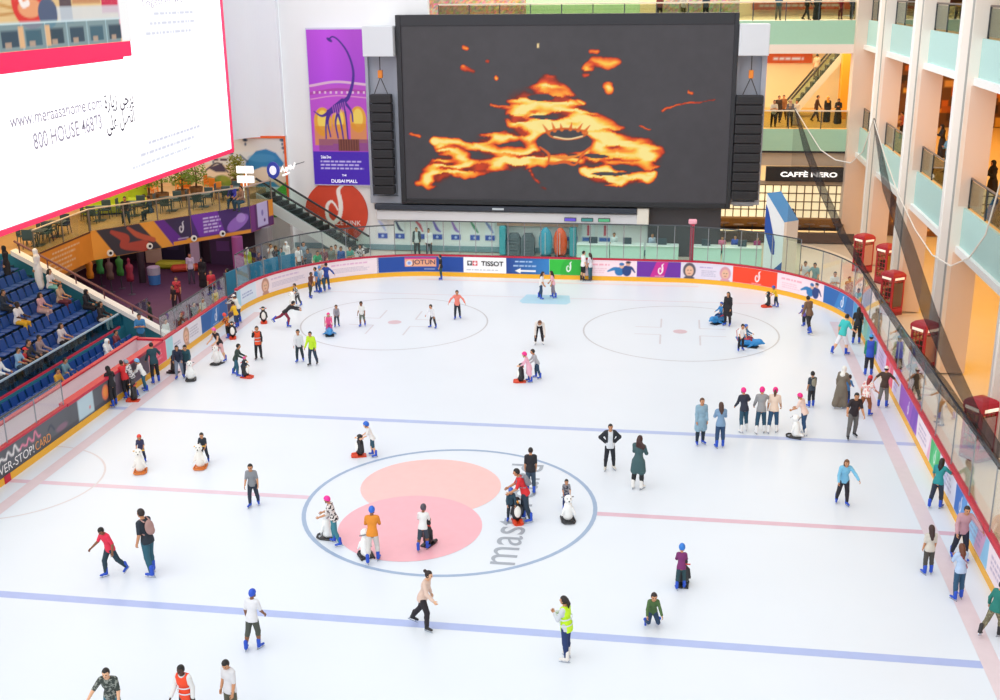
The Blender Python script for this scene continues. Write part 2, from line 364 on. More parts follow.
ad(S[0]+2.2, S[2]+.1, lambda c: portrait_ad(c, 5, 'f5e2e6', ('c58d78', 'c9a08a')), 'pale pink advert of repeated portraits along the left curve')
Tn = [s_at(px, 279) for px in (377, 461.5, 505, 549, 580, 637, 682)]
def jotun(c): c.rect(0, 0, c.w, c.h, '17479e'); c.rect(c.w*.32, .3, c.w*.68, .8, 'f7b18b'); c.rect(c.w*.32, .72, c.w*.68, .82, 'd6388a'); c.ell(c.w*.37, .5, .17, .15, 'dfe4f2'); c.ell(c.w*.37, .5, .1, .09, '8aa0d8'); c.scrib(c.w*.54, .12, c.w*.68, .2, 'c8d4ee', 1)
ad(Tn[0]+.1, Tn[1], jotun, 'royal blue advert panel with JOTUN on an orange plate')
ad(Tn[1], Tn[2], lambda c: c.scrib(.15, .1, c.w-.15, .24, 'b0b4c0', 1, .9).rect(.2, .4, .48, .68, '1b1b22').rect(.27, .52, .41, .62, 'ffffff').rect(.32, .44, .36, .6, 'ffffff').rect(.5, .4, .78, .68, 'd62236').rect(.61, .44, .67, .64, 'ffffff').rect(.54, .51, .74, .57, 'ffffff'), 'white advert panel reading TISSOT')
def arrowad(c):
    g = (c.X/c.w)[..., None]; c.a = lin('1c3f8e')*(1-g)+lin('2f80c4')*g
    c.scrib(.5, .62, 1.75, .78, 'b8d4f2', 1, .9, 4); c.scrib(.4, .38, 1.9, .54, 'b8d4f2', 1, .9, 7); c.rect(.75, .13, 1.65, .22, 'ffffff'); c.poly([(.5, .175), (.8, .32), (.8, .03)], 'ffffff')
ad(Tn[2], Tn[3], arrowad, 'blue advert panel with a white arrow pointing left')
ad(Tn[3], Tn[4]+.2, lambda c: (c.rect(0, 0, c.w, c.h, '2fbf3c'), c.ell(c.w*.8, .2, .9, .9, '25a834', .7), c.swoosh(c.w*.58, .46, .6, 'ffffff')), 'bright green advert panel with white looping monogram')
ad(Tn[4]+.2, Tn[5], skater_ad, 'pink and white advert panel with two blue skaters beside the purple panel')
ad(Tn[5], Tn[6], swoosh_ad('6d2aa2', 'e0208f'), 'purple and magenta advert panel with white monogram')
U_ = [Tn[6]]+[s_at(*p) for p in [(729, 288), (770, 296), (808, 309), (840, 324), (858, 338)]]
ad(U_[0], U_[1], lambda c: (c.rect(0, 0, c.w, c.h, 'e4dcec'), c.face(.45, .46, .36, '5d5763'), c.face(c.w-.4, .42, .32, 'd99aa5'), c.scrib(1., .6, c.w-1., .72, 'a08cc8', 1), c.scrib(1.1, .15, c.w-.9, .52, '8f8fae', 4, .6, 3)), 'lavender advert panel with two portraits')
ad(U_[1], U_[2], swoosh_ad('f4431d'), 'orange red advert panel with white monogram')
ad(U_[2], U_[3], lambda c: skater_ad(c, 11), 'pink and white advert panel with two blue skaters on the right curve')
ad(U_[3], U_[4], swoosh_ad('1f66b0', '2f8ad0'), 'blue advert panel with white monogram on the right curve')
ad(U_[4], U_[5], lambda c: c.rect(0, 0, c.w, c.h, '3a9ad2').rect(c.w*.3, .45, c.w*.6, .7, 'e04a80').rect(c.w*.7, .1, c.w*.9, .8, 'c8e2f4').scrib(.1, .1, c.w*.6, .35, 'e8f4ff', 2), 'light blue advert panel on the right curve')
RY = [21.5]+[onx(*p, 15.2)[1] for p in [(870, 335), (878, 350), (886, 366), (893, 380), (900, 396), (917, 430), (930, 455), (939, 472), (955, 500), (966, 519), (988, 560)]]+[-6.]
RADS = [('8fd0b8', '62b7c8', 'green and teal advert panel far along the right boards'), ('7f8fd0', 'c8b4e4', 'blue advert panel far along the right boards'), ('d8c4ea', 'b89ad8', 'lavender advert panel next to the red one'), ('ee4060', 'e06888', 'red advert panel on the right boards'),
        ('e6dff2', 'c8b8e8', 'pale lavender advert panel on the right boards'), ('9a55c4', '6f3fb8', 'purple advert panel on the right boards'), ('f6e8f0', 'e8a8c8', 'white and pink advert panel before the green one'), ('2fb866', '52d088', 'green advert panel at the right boards'),
        ('e4e4f6', 'bcc8ec', 'pale lilac advert panel at the right boards'), ('2f6fc4', '5a9adc', 'blue advert panel at the right boards'), ('8fc8ec', 'ee88b0', 'light blue and pink advert panel at the right boards'), ('fbeaf0', 'ee5078', 'white and red advert panel nearest on the right boards')]
for i, (c1, c2, lb) in enumerate(RADS):
    def f(c, c1=c1, c2=c2, i=i):
        c.rect(0, 0, c.w, c.h, c1); r = random.Random(i)
        for k in range(max(2, int(c.w/.9))): x = r.random()*c.w; c.poly([(x, 0), (x+.35, 0), (x+.75, c.h), (x+.35, c.h)], c2, .65)
        c.swoosh(c.w*.5, .46, .55, 'ffffff', .85) if i in (0, 3, 5, 7, 9) else c.scrib(.3, .2, c.w-.4, .7, '8f7fb0', 3, .7, i)
    ad(sR(RY[i]), sR(RY[i+1]), f, lb, .05)
def dark_ad(c):
    n = vnoise(c.X.shape, 30, 3)[..., None]; c.a = lin('5b6068')*(.75+.5*n)
    c.rect(0, 0, c.w, .16, '3a3238', .6); x = c.w-2.9; c.poly([(x, .06), (x+1.15, .06), (x+1.15, c.h), (x, c.h-.05)], 'bfd8e2'); c.ell(x+.85, .3, .06, .06, 'e26a60'); c.ell(x+2.1, .45, .27, .3, 'f07a52'); c.ell(x+2.1, .45, .16, .18, 'f59a4a')
    for k in range(9): q = 4.3+k*.42; c.curve([(q, .52), (q+.14, .62+.08*(k%3)), (q+.3, .54), (q+.42, .53)], .07, 'f4f2f2' if k < 6 else 'f08aa8')
    c.curve([(x-2.1, .5), (x-1.9, .62), (x-1.7, .4)], .07, '3a4458'); c.ell(x-1.2, .3, .4, .12, '9a6f86', .7)
DA = ad(sL(-6), sL(7.6), dark_ad, 'dark grey advert panel with slanted white lettering on the left boards', .05)
WHT = mat('f4f2f2', .5)
text('NOT NEVER-STOP!', .3, WHT, DA, plane_M((XL+.02, -.3, .5), YP, ZP), width=3.8); text('CARD', .3, mat('f0a052'), DA, plane_M((XL+.02, 2.2, .5), YP, ZP), width=1.)
ad(sL(7.6), sL(10.6), lambda c: c.rect(0, 0, c.w, c.h, '6a5a6a').ell(1.6, .5, .3, .3, '3c3440'), 'dull mauve advert panel behind the skaters at the left boards')
ad(sL(10.6), sL(12.3), lambda c: c.rect(0, 0, c.w, c.h, 'f0506a').scrib(.3, .2, 1.4, .7, 'f8a0b0', 3), 'red advert panel at the corner of the bench')
ad(sL(12.3), sL(16.1), lambda c: (c.rect(0, 0, c.w, c.h, 'e9e6ee'), c.rect(0, 0, .7, c.h, 'a8dce6'), c.face(2.1, .45, .34, 'c79a80'), c.scrib(.8, .3, 1.6, .5, '6f7a9c', 2), c.scrib(2.5, .2, 3.5, .7, '9a93a8', 4, .7, 2)), 'white advert panel with a portrait beside the gate')
ad(sL(16.1), sL(19.3), swoosh_ad('1d5fa8', '2878c2'), 'blue advert panel with white monogram beside the gate')
sJ = (Tn[0]+Tn[1])/2; fx = lambda s: bp(s)[0]
q_ = bp(sJ+.22); text('JOTUN', .34, mat('1c1c5c'), bar_, plane_M((q_[0]-q_[2]*.06, q_[1]-q_[3]*.06, .52+AZ0), (q_[3], -q_[2], 0), ZP), width=1.3)
text('TISSOT', .27, mat('15151c'), bar_, plane_M((fx((Tn[1]+Tn[2])/2)+.42, YF-.04, .79), XP, ZP), width=1.25, bold=.02)
# glass above the boards
GL = glassmat('f6fbfa', 1.); GF = glassmat('ecf8f4', .7, 'green_tinted_glass'); STEEL = mat('9aa0a6', .3, .9); DARK = mat('3c4248', .5)
def glass_run(s0, s1, ztop, pitch, gm, label, post=STEEL, zb=1.23, ev=1):
    r = empty('glass_screen', (*bp((s0+s1)/2)[:2], zb), 0, label, 'glass barrier', 'glass barriers on the boards'); L = Matrix.Translation((-r.location.x, -r.location.y, -r.location.z))
    n = max(1, round((s1-s0)/pitch)); zt = ztop if callable(ztop) else (lambda s: ztop)
    for i in range(n):
        a, c = s0+(s1-s0)*i/n+.03, s0+(s1-s0)*(i+1)/n-.03; b = MB(); x0, y0, n0, m0 = bp(a); x1, y1, n1, m1 = bp(c); v = []
        for (x, y, nx, ny, s) in ((x0, y0, n0, m0, a), (x1, y1, n1, m1, c)):
            for o in (.05, .065): v += [(x+nx*o, y+ny*o, zb), (x+nx*o, y+ny*o, zt(s))]
        b.add(v, [(0, 1, 5, 4), (2, 6, 7, 3), (0, 4, 6, 2), (1, 3, 7, 5), (0, 2, 3, 1), (4, 5, 7, 6)]); b.build('glass_pane', gm, r, M=L)
    for i in range(0, n+1, ev):
        s = s0+(s1-s0)*i/n; x, y, nx, ny = bp(s); b = MB(); b.tube([(x+nx*.057, y+ny*.057, zb-.05), (x+nx*.057, y+ny*.057, zt(s)+.03)], .022, 6); b.build('post', post, r, M=L)
    b = MB(); P = [bp(s) for s in samples(s0, s1)]; b.tube([(p[0]+p[2]*.057, p[1]+p[3]*.057, zt(s)+.02) for p, s in zip(P, samples(s0, s1))], .035, 6); b.build('glass_rail', DARK, r, M=L)
    return r
glass_run(sL(-7), sL(3.9), 2.15, 1.8, GL, 'clear glass barrier at the bench end of the left boards')
glass_run(sL(12.1), GATE[0], 2.2, 1.5, GL, 'low clear glass barrier between grandstand and gate')
glass_run(GATE[1]+.2, CUM[2]-2.5, 2.9, 1.3, GL, 'clear glass barrier around the left curve before the spectators')
sM = s_at(690, 280)
glass_run(CUM[2]-2.5, sM, 3.1, .92, GF, 'green tinted glass barrier below the big screen'); glass_run(sM, s_at(790, 300), 3.05, .92, GF, 'green tinted glass barrier right of the red post')
glass_run(s_at(790, 300), CUM[4], lambda s: 2.75, 1.5, GL, 'clear glass barrier around the right curve')
glass_run(CUM[4], sR(-7), lambda s: 2.75+.02*(s-CUM[4]), 2.4, GL, 'clear glass barrier along the right boards')
b = MB(); x, y, nx, ny = bp(sM); b.tube([(x+nx*.25, y+ny*.25, 0), (x+nx*.25, y+ny*.25, 3.2)], .11, 10); p_ = b.build('signal_post', mat('d62f58', .4)); tag(p_, 'tall red post behind the glass under the dark wall', 'post')
b = MB(); b.box((x-.2, y+.1, 3.2), (x+.25, y+.4, 3.45), .05); b.build('signal_lamp', mat('f0a8b8'), p_)
# safety net hung over the right boards
def hit(px, py):
    d = ray(px, py); best = None
    for i in range(len(SS)-1, int(CUM[2]/.1), -1):
        x, y, nx, ny = BP[i]; t = ((x-CC[0])*d[0]+(y-CC[1])*d[1])/(d[0]**2+d[1]**2); p = CC+d*t; e = math.hypot(p[0]-x-nx*.06, p[1]-y-ny*.06)
        if best is None or e < best[0]: best = (e, SS[i], p[2])
    return best[1:]
top = [hit(*p) for p in [(795, 108), (806, 128), (820, 150), (835, 160), (850, 163), (862, 152), (873, 119), (884, 155), (898, 195), (915, 230), (932, 255), (950, 266), (968, 258), (985, 235), (1000, 180)]]
top = sorted(top)+[(max(t[0] for t in top)+1.5, 12.5)]
s0, s1 = top[0][0], top[-1][0]; v = []; f = []; ns = 90; zt = np.interp(np.linspace(s0, s1, ns), [t[0] for t in top], [t[1] for t in top])
for i, s in enumerate(np.linspace(s0, s1, ns)):
    x, y, nx, ny = bp(s); zb = 2.9+.012*max(0, s-CUM[4])
    for k in range(13):
        t = k/12; o = .08+.12*math.sin(s*2.3+t*3)*t*(1-t); v.append((x+nx*o, y+ny*o, zb+(zt[i]-zb)*t))
f = [(i*13+k, (i+1)*13+k, (i+1)*13+k+1, i*13+k+1) for i in range(ns-1) for k in range(12)]
net = link('safety_net', meshdata('safety_net', v, f, True), netmat('4a4038', .24)); tag(net, 'dark translucent safety net hung in scallops over the right boards', 'safety net')
def fold(pts, rad, name='gathered_fold'):
    P = []
    for p in pts: s, z = hit(*p); x, y, nx, ny = bp(s); P.append((x+nx*.1, y+ny*.1, z))
    q = []; rr = []
    for i in range(len(P)-1):
        for k in range(8): t = k/8; q.append(Vector(P[i]).lerp(Vector(P[i+1]), t)); rr.append(rad[i]*(1-t)+rad[i+1]*t)
    b = MB(); b.tube(q+[P[-1]], rr+[rad[-1]], 8); return b.build(name, netmat('3a383b', .5), net, True)
fold([(873, 119), (886, 190), (905, 242), (928, 312), (950, 366), (972, 412), (1000, 455)], [.05, .17, .24, .26, .22, .16, .12])
fold([(795, 108), (806, 150), (822, 190), (842, 236), (858, 262)], [.05, .17, .2, .18, .14])
fold([(858, 262), (880, 300), (910, 345), (940, 385), (968, 420), (1000, 468)], [.14, .13, .14, .22, .12, .08], 'lower_hem')
for i, seg in enumerate((top[:7], top[6:-1])):
    b = MB(); b.tube([(bp(s)[0]+bp(s)[2]*.08, bp(s)[1]+bp(s)[3]*.08, z) for s, z in seg], .025, 5); b.build('edge_rope', mat('d8d0c4'), net)
# ================================================================== BACK WALL AND BIG SCREEN
WHITE, GREY, DGREY, TEAL = mat('f5f5f7', .6, noise=.04, scale=.4), mat('b9bcc6', .5), mat('4d4a50', .6), mat('bfe4de', .55, noise=.08)
def slab(name, a, b_, m, kind='structure', bev=0.):
    b = MB(); b.box(a, b_, bev); o = b.build(name, m)
    if kind: o['kind'] = kind
    return o
b = MB(); b.box((-17, 36, 0), (-8, 36.5, 20)); b.box((-8, 36, 0), (5.05, 36.5, 13.9)); b.box((5.05, 36, 3.2), (9.7, 36.5, 13.8)); b.box((9.7, 36, 3.3), (11.3, 36.3, 13.3)); struct(b.build('wall_back', WHITE))
b = MB(); b.box((5.05, 35.85, 0), (9.3, 36.05, 3.3)); struct(b.build('wall_back_lower', DGREY))
slab('baseboard_back', (-16.9, 35.9, 0), (5.05, 36, .32), mat('7a98a2'))
b = MB(); b.box((-11.4, 35.3, 2.0), (5.05, 36, 2.6), .04); struct(b.build('trim_1', mat('e3e3ea', .5)))
b = MB(); b.box((4.4, 35.2, 2.0), (5.1, 36.0, 2.98), .03); struct(b.build('trim_2', mat('efe9e0', .5)))
b = MB(); b.box((-11.45, 35.1, 2.66), (4.4, 35.6, 2.98), .03); lb = b.build('light_bar', mat('363b48', .5)); tag(lb, 'long dark horizontal bar beneath the big video screen', 'bar')
b = MB(); b.box((-4.2, 35.08, 2.76), (-3.5, 35.11, 2.88)); b.build('name_plate', mat('c9d2da'), lb)
# screen
SX0, SX1, SZ0, SZ1, SY = -9.74, 9.76, 3.08, 14.0, 35.2
sc_ = empty('video_screen', (0, SY, SZ0), 0, 'giant black framed video screen showing orange flames on dark grey', 'video screen')
L = Matrix.Translation((0, -SY, -SZ0)); FR = mat('26262c', .45)
for n_, a, c in (('frame_side', (SX0, SY-.15, SZ0), (SX0+.3, SY+.5, SZ1)), ('frame_side', (SX1-.25, SY-.15, SZ0), (SX1, SY+.5, SZ1)), ('frame_top', (SX0+.3, SY-.15, SZ1-.62), (SX1-.25, SY+.5, SZ1)), ('frame_bottom', (SX0+.3, SY-.15, SZ0), (SX1-.25, SY+.5, SZ0+.3))):
    b = MB(); b.box(a, c, .02); b.build(n_, FR, sc_, M=L)
b = MB(); b.box((SX0+.2, SY+.1, SZ0+.2), (SX1-.2, SY+.5, SZ1-.3)); b.build('back_case', FR, sc_, M=L)
cw, ch = SX1-SX0-.55, SZ1-SZ0-.92
c = Cv(cw, ch, .05, '403d42'); n1 = vnoise(c.X.shape, 60, 1, 4); n2 = vnoise(c.X.shape, 9, 2, 3)
c.a *= (.8+.28*n1+.22*n2)[..., None]
# heat field in picture coordinates taken over the screen face (0..1)
u, v_ = c.X/cw, c.Y/ch; wx = (vnoise(c.X.shape, 46, 11)-.5)*.09+(vnoise(c.X.shape, 14, 12)-.5)*.04; wy = (vnoise(c.X.shape, 40, 13)-.5)*.09+(vnoise(c.X.shape, 12, 14)-.5)*.05
U, V = u+wx*.55, v_+wy*.55; heat = np.zeros(u.shape)
def lick(pts, w, k=1.):
    global heat
    for (x0, y0), (x1, y1) in zip(pts[:-1], pts[1:]):
        ax, ay, bx, by = x0*1.9, y0, x1*1.9, y1; dx, dy = bx-ax, by-ay; t = np.clip(((U*1.9-ax)*dx+(V-ay)*dy)/(dx*dx+dy*dy), 0, 1)
        heat = np.maximum(heat, k*(1-np.hypot(U*1.9-ax-t*dx, V-ay-t*dy)/w))
Z = lambda x, y: ((x-8)/917, 1-(y-20)/478)     # position on the face read off a 1000 x 556 view
for pts, w, k in (
    ([Z(410, 185), Z(380, 230), Z(340, 250)], .10, 1.1), ([Z(420, 200), Z(490, 250), Z(560, 300), Z(640, 340), Z(710, 372)], .13, 1.25), ([Z(340, 215), Z(430, 225), Z(480, 250)], .10, 1.1), ([Z(345, 265), Z(420, 285), Z(520, 300), Z(600, 340)], .14, 1.3),
    ([Z(350, 290), Z(380, 320), Z(400, 335)], .12, 1.2), ([Z(100, 330), Z(150, 335), Z(210, 355)], .035, 1.1), ([Z(120, 350), Z(170, 385), Z(110, 400), Z(80, 440)], .085, 1.15), ([Z(90, 440), Z(150, 425)], .06, 1.1), ([Z(160, 410), Z(240, 400), Z(320, 385), Z(410, 380)], .075, 1.25),
    ([Z(230, 335), Z(320, 312)], .055, 1.1), ([Z(215, 350), Z(280, 370), Z(350, 360), Z(400, 345)], .06, 1.1), ([Z(540, 330), Z(620, 355), Z(700, 370)], .10, 1.2), ([Z(520, 385), Z(600, 380), Z(680, 372)], .05, 1.1), ([Z(530, 410), Z(570, 430), Z(640, 440), Z(700, 430), Z(715, 420)], .05, 1.25), ([Z(540, 405), Z(600, 412), Z(640, 430)], .04, 1.1), ([Z(722, 355), Z(730, 390)], .035, 1.),
    ([Z(430, 370), Z(520, 365)], .05, 1.), ([Z(425, 380), Z(515, 390)], .045, .9), ([Z(395, 345), Z(420, 380)], .04, 1.), ([Z(545, 345), Z(520, 380)], .04, 1.),
    ([Z(530, 142), Z(560, 118), Z(615, 118)], .055, .75), ([Z(550, 88), Z(572, 90)], .035, .7), ([Z(597, 180), Z(600, 185)], .045, .95), ([Z(180, 70), Z(186, 72)], .03, .6), ([Z(178, 130), Z(200, 142)], .03, .65), ([Z(272, 153), Z(274, 155)], .025, .7), ([Z(505, 213), Z(530, 225)], .025, .8),
    ([Z(430, 132), Z(445, 134)], .02, .5), ([Z(740, 245), Z(810, 228), Z(880, 215)], .02, .45), ([Z(800, 200), Z(815, 203)], .022, .5), ([Z(688, 285), Z(712, 292)], .014, .5), ([Z(30, 310), Z(60, 318)], .022, .5), ([Z(270, 235), Z(330, 240)], .03, .6), ([Z(370, 415), Z(410, 470)], .06, .4), ([Z(40, 455), Z(70, 450)], .03, .6), ([Z(240, 112), Z(244, 114)], .025, .5)): lick(pts, w, k)
for (x0, y0), rx, ry in ((Z(400, 213), 34, 9), (Z(408, 265), 40, 6), (Z(470, 333), 84, 34), (Z(560, 372), 34, 5), (Z(600, 420), 50, 5)):
    q = np.hypot((u+wx*.25-x0)*917/rx, (v_+wy*.25-y0)*478/ry); heat *= np.clip((q-.85)*3, 0, 1)
st = vnoise(c.X.shape, 11, 21, 2); st2 = vnoise((c.X.shape[0], c.X.shape[1]//4+2), 9, 25, 2).repeat(4, 1)[:, :c.X.shape[1]]
sn = vnoise(c.X.shape, 9, 41, 2, 5.); jj, ii = np.mgrid[0:c.ny, 0:c.nx]; sn = sn[np.clip(jj+(wy*150).astype(int), 0, c.ny-1), np.clip(ii+(wx*150).astype(int), 0, c.nx-1)]; rg = np.clip((1-np.abs(2*sn-1)*1.9-.15)/.6, 0, 1); body = np.clip((heat-.22)/.72, 0, 1); heat = np.clip(body**.9*(.06+.95*rg+.22*st*body), 0, 1.1)*np.clip(body*4, 0, 1)
ramp = np.array([lin('3d3a3f'), lin('6a1c10'), lin('e0400c'), lin('ff8a1c'), lin('ffcf4a'), lin('ffe990')]); tpos = [0, .1, .26, .5, .8, 1.1]
fire = np.stack([np.interp(heat, tpos, ramp[:, k]) for k in range(3)], -1); a_ = np.clip(heat/.12, 0, 1)[..., None]; c.a = c.a*(1-a_)+fire*a_
# spiky crown-like splash in the middle of the flames
zz = lambda x, y: (Z(x, y)[0]*cw, Z(x, y)[1]*ch)
for x0, y0, x1, y1 in ((424, 308, 408, 286), (442, 302, 434, 280), (462, 299, 458, 284), (486, 298, 490, 280), (508, 301, 520, 282), (524, 307, 541, 287)): c.stroke([zz(x0, y0), zz(x1, y1)], [.22, .04], 'e8701e')
c.curve([zz(418, 305), zz(470, 296), zz(532, 305), zz(515, 320), zz(475, 326), zz(435, 320), zz(418, 305)], .1, 'd8641a'); c.curve([zz(440, 319), zz(480, 325), zz(520, 317)], .07, 'ffe2a8')
c.curve([zz(400, 348), zz(425, 368), zz(428, 394), zz(470, 388), zz(500, 396), zz(522, 366), zz(545, 345)], [.08, .16, .1, .2, .1, .16, .08], 'e0601a'); c.curve([zz(432, 372), zz(470, 378), zz(512, 370)], [.08, .22, .08], 'f08a30')
c.rect(zz(392, 0)[0], zz(0, 79)[1], zz(397, 0)[0], zz(0, 68)[1], 'ffe0a0')
p_ = c.on('screen_picture', (SX0+.3, SY-.02-SY, .3), XP, ZP, SCREEN, sc_)
# hangers: equipment boxes, pylons and loudspeaker columns
for sg, bx0, bx1, px0, px1, sx0, sx1, side in ((-1, -11.62, -9.8, -11.78, -9.78, -11.4, -10.15, 'left'), (1, 9.78, 11.42, 9.78, 11.42, 9.8, 11.3, 'right')):
    b = MB(); b.box((px0, 35.55, 2.98 if sg < 0 else 3.25), (px0+.16, 36, 13.3)); b.box((px1-.28, 35.55, 2.98 if sg < 0 else 3.25), (px1, 36, 13.3)); b.box((px0+.16, 35.9, 3.1), (px1-.28, 36, 13.3)); b.box((px0, 35.5, 3.0 if sg < 0 else 3.25), (px1, 36, 3.42))
    o = b.build('speaker_bay', mat('a9adba', .5)); tag(o, f'grey upright bay framing the loudspeaker column {side} of the screen', 'bay')
    b = MB(); b.box((bx0, 34.6, 11.7), (bx1, 36, 13.4), .03); o = b.build('equipment_box', mat('d5d7dd', .5)); tag(o, f'pale grey equipment box above the {side} loudspeaker column', 'box')
    sp = empty('line_array_speaker', ((sx0+sx1)/2, 35.2, 3.6), 0, f'tall black hanging loudspeaker column {side} of the big screen', 'loudspeaker'); L = Matrix.Translation(-sp.location)
    for k in range(11):
        z = 3.62+k*.54; b = MB(); b.box((sx0, 34.9, z), (sx1, 35.5, z+.5), .04)
        for j in range(4): b.box((sx0+.08, 34.88, z+.09+j*.1), (sx1-.08, 34.9, z+.13+j*.1))
        b.build('speaker_box', mat('2b2a2f', .6), sp, M=L)
    b = MB(); cx = (sx0+sx1)/2
    for d in (-.4, .4): b.tube([(cx+d, 35.2, 9.55), (cx, 35.2, 10.5)], .03, 5)
    b.tube([(cx, 35.2, 10.5), (cx, 35.2, 11.75)], .035, 5); b.build('hanging_cable', mat('4a484c'), sp, M=L)
    b = MB(); b.box((cx-.13, 35.07, 10.45), (cx+.13, 35.33, 10.9), .03); b.build('chain_hoist', mat('e8862c'), sp, M=L)
# dinosaur banner
bw, bh = 3.5, 9.15
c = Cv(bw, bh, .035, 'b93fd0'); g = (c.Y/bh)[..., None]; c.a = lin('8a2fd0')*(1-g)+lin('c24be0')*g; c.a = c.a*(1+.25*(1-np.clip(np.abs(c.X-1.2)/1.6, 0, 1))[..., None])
zb = lambda x, y: ((x-27)/195*bw, (1-(y-27)/465)*bh)
c.rect(0, zb(0, 400)[1], bw, zb(0, 187)[1], 'd65ac8', .55)
c.curve([zb(30, 192), zb(120, 180), zb(222, 188)], .14, 'efc0e0'); c.curve([zb(30, 215), zb(120, 203), zb(222, 210)], .16, 'b03a9a', .7); c.curve([zb(30, 232), zb(120, 221), zb(222, 227)], .06, 'f0a0d8')
for k in range(10): x, y = zb(40+k*19, 212); c.rect(x, y-.06, x+.12, y+.08, 'f4c8ea')
for x, y, r in ((68, 300, .75), (125, 295, .62), (190, 292, .68)): a, q = zb(x, y); c.ell(a, q, r*.75, r*1.15, 'f0a83c'); c.ell(a, q+.1, r*.45, r*.8, 'ffd860'); c.rect(a-r*.75, q-1.4, a+r*.75, q-.25, 'e8952c', .85)
c.rect(*zb(50, 388), *zb(222, 352), '8a4a78', .8)
DN = '4a2296'
c.curve([zb(103, 55), zb(118, 48), zb(140, 62), zb(165, 95), zb(180, 140), zb(178, 180), zb(160, 225), zb(140, 240)], [.1, .09, .1, .12, .14, .17, .22, .3], DN); c.ell(*zb(105, 57), .2, .09, DN, rot=-35)
c.curve([zb(140, 238), zb(115, 258), zb(92, 270)], [.36, .46, .3], DN); c.curve([zb(92, 270), zb(65, 282), zb(38, 268)], [.22, .14, .05], DN)
for q in ([(98, 265), (85, 300), (92, 345)], [(88, 268), (78, 310), (76, 350)], [(128, 255), (112, 300), (118, 348)], [(118, 260), (130, 305), (136, 350)], [(146, 240), (168, 268), (172, 298)], [(140, 245), (148, 280), (152, 350)]): c.curve([zb(*p) for p in q], [.2, .11, .09], DN)
for k in range(7): c.stroke([zb(104+k*7, 252-k*2), zb(108+k*7, 278-k*2)], .035, 'd66ad8')
c.rect(*zb(118, 388), *zb(190, 352), '6a3230'); [c.rect(*zb(122+k*9, 388), *zb(124+k*9, 352), '9a5a48') for k in range(8)]
c.rect(0, 0, bw, zb(0, 390)[1], '4b22b8')
c.scrib(.45, zb(0, 447)[1], bw-.3, zb(0, 415)[1], 'd8c8ff', 3, .9, 3)
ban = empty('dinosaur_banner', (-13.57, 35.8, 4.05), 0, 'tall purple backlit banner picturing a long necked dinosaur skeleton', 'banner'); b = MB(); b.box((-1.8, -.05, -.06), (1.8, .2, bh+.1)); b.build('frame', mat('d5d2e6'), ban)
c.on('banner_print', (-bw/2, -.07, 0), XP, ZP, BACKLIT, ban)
WT = mat('ffffff', emit=.6)
text('Dubai Dino', .17, WT, ban, plane_M((-bw/2+.5, -.09, zb(0, 407)[1]), XP, ZP), align='LEFT', width=.62); text('THE', .11, WT, ban, plane_M((.15, -.09, zb(0, 463)[1]), XP, ZP)); text('DUBAI', .2, WT, ban, plane_M((-.25, -.09, zb(0, 481)[1]), XP, ZP), width=.85); text('MALL', .2, WT, ban, plane_M((.62, -.09, zb(0, 481)[1]), XP, ZP), width=.68)
# round logo
c = Cv(4, 4, .04, 'd8452e'); c.ell(2, 2, 2, 2, 'd9482f'); n_ = vnoise(c.X.shape, 20, 4)[..., None]; c.a *= .9+.2*n_; c.swoosh(1.95, 2.45, 2.6, 'fdf4f0')
lg = empty('round_sign', (-14.09, 35.9, 2.28), 0, 'round orange red wall sign with white looping monogram', 'sign')
ang = np.linspace(0, 2*math.pi, 65)[:-1]; b = MB(); b.prism([(1.98*math.cos(a), 1.98*math.sin(a)) for a in ang], -.05, .1, 'y'); b.build('disc', mat('d8452e'), lg)
def diskfn(u, v):
    x, y = u*2-1, v*2-1; r = np.maximum(np.abs(x), np.abs(y)); h = np.hypot(x, y); k = np.where(h > 0, r/np.maximum(h, 1e-9), 1); return np.stack([x*k*1.98, np.full(x.shape, -.06), y*k*1.98], 1)
c2 = Cv(4, 4, .04, 'd8452e'); uu, vv = c2.X/4, c2.Y/4; P = diskfn(uu.ravel(), vv.ravel()); ii = np.clip(np.rint((P[:, 0]/1.98/2+.5)*(c.nx-1)).astype(int), 0, c.nx-1); jj = np.clip(np.rint((P[:, 2]/1.98/2+.5)*(c.ny-1)).astype(int), 0, c.ny-1)
c2.a = c.a[jj, ii].reshape(c2.a.shape); c2.mesh('disc_print', diskfn, PRINT, lg)
text('DUBAI ICE RINK', .3, mat('f4ece8'), lg, plane_M((0, -.09, -.62), XP, ZP), width=3.1)
# posters and ticket hall under the screen
for k, px in enumerate((383, 400, 420, 437.5, 456, 475, 490)):
    x = ony(px, 240, 35.95)[0]; c = Cv(.62, 1.15, .05, 'f2f4fb'); c.rect(0, 0, .62, .34, '2b50b8'); r = random.Random(k); c.curve([(.1, 1.1), (.3, .6+.3*r.random()), (.5, .5)], [.12, .2, .1], ['b8c4ee', '2f3f70', 'd85a70', '7a6ad0', 'a070d0', '4fa07a', '8090d0'][k]); c.ell(.3, .17, .08, .08, 'c8d8ff')
    o = c.on('wall_poster', (x-.31, 35.95, .7), XP, ZP); tag(o, ['leftmost', 'second', 'third', 'fourth', 'fifth', 'sixth', 'seventh'][k]+' small white and blue poster on the wall under the screen', 'poster', 'posters under the screen')
TQ = mat('3fa8b8', .5)
for x, lb in ((-3.62, 'left'), (.62, 'right')):
    b = MB(); b.box((x-.2, 35.2, 0), (x+.2, 35.85, 1.75), .05); o = b.build('turquoise_pillar', TQ); tag(o, f'turquoise square pillar {lb} of the coloured pods', 'pillar')
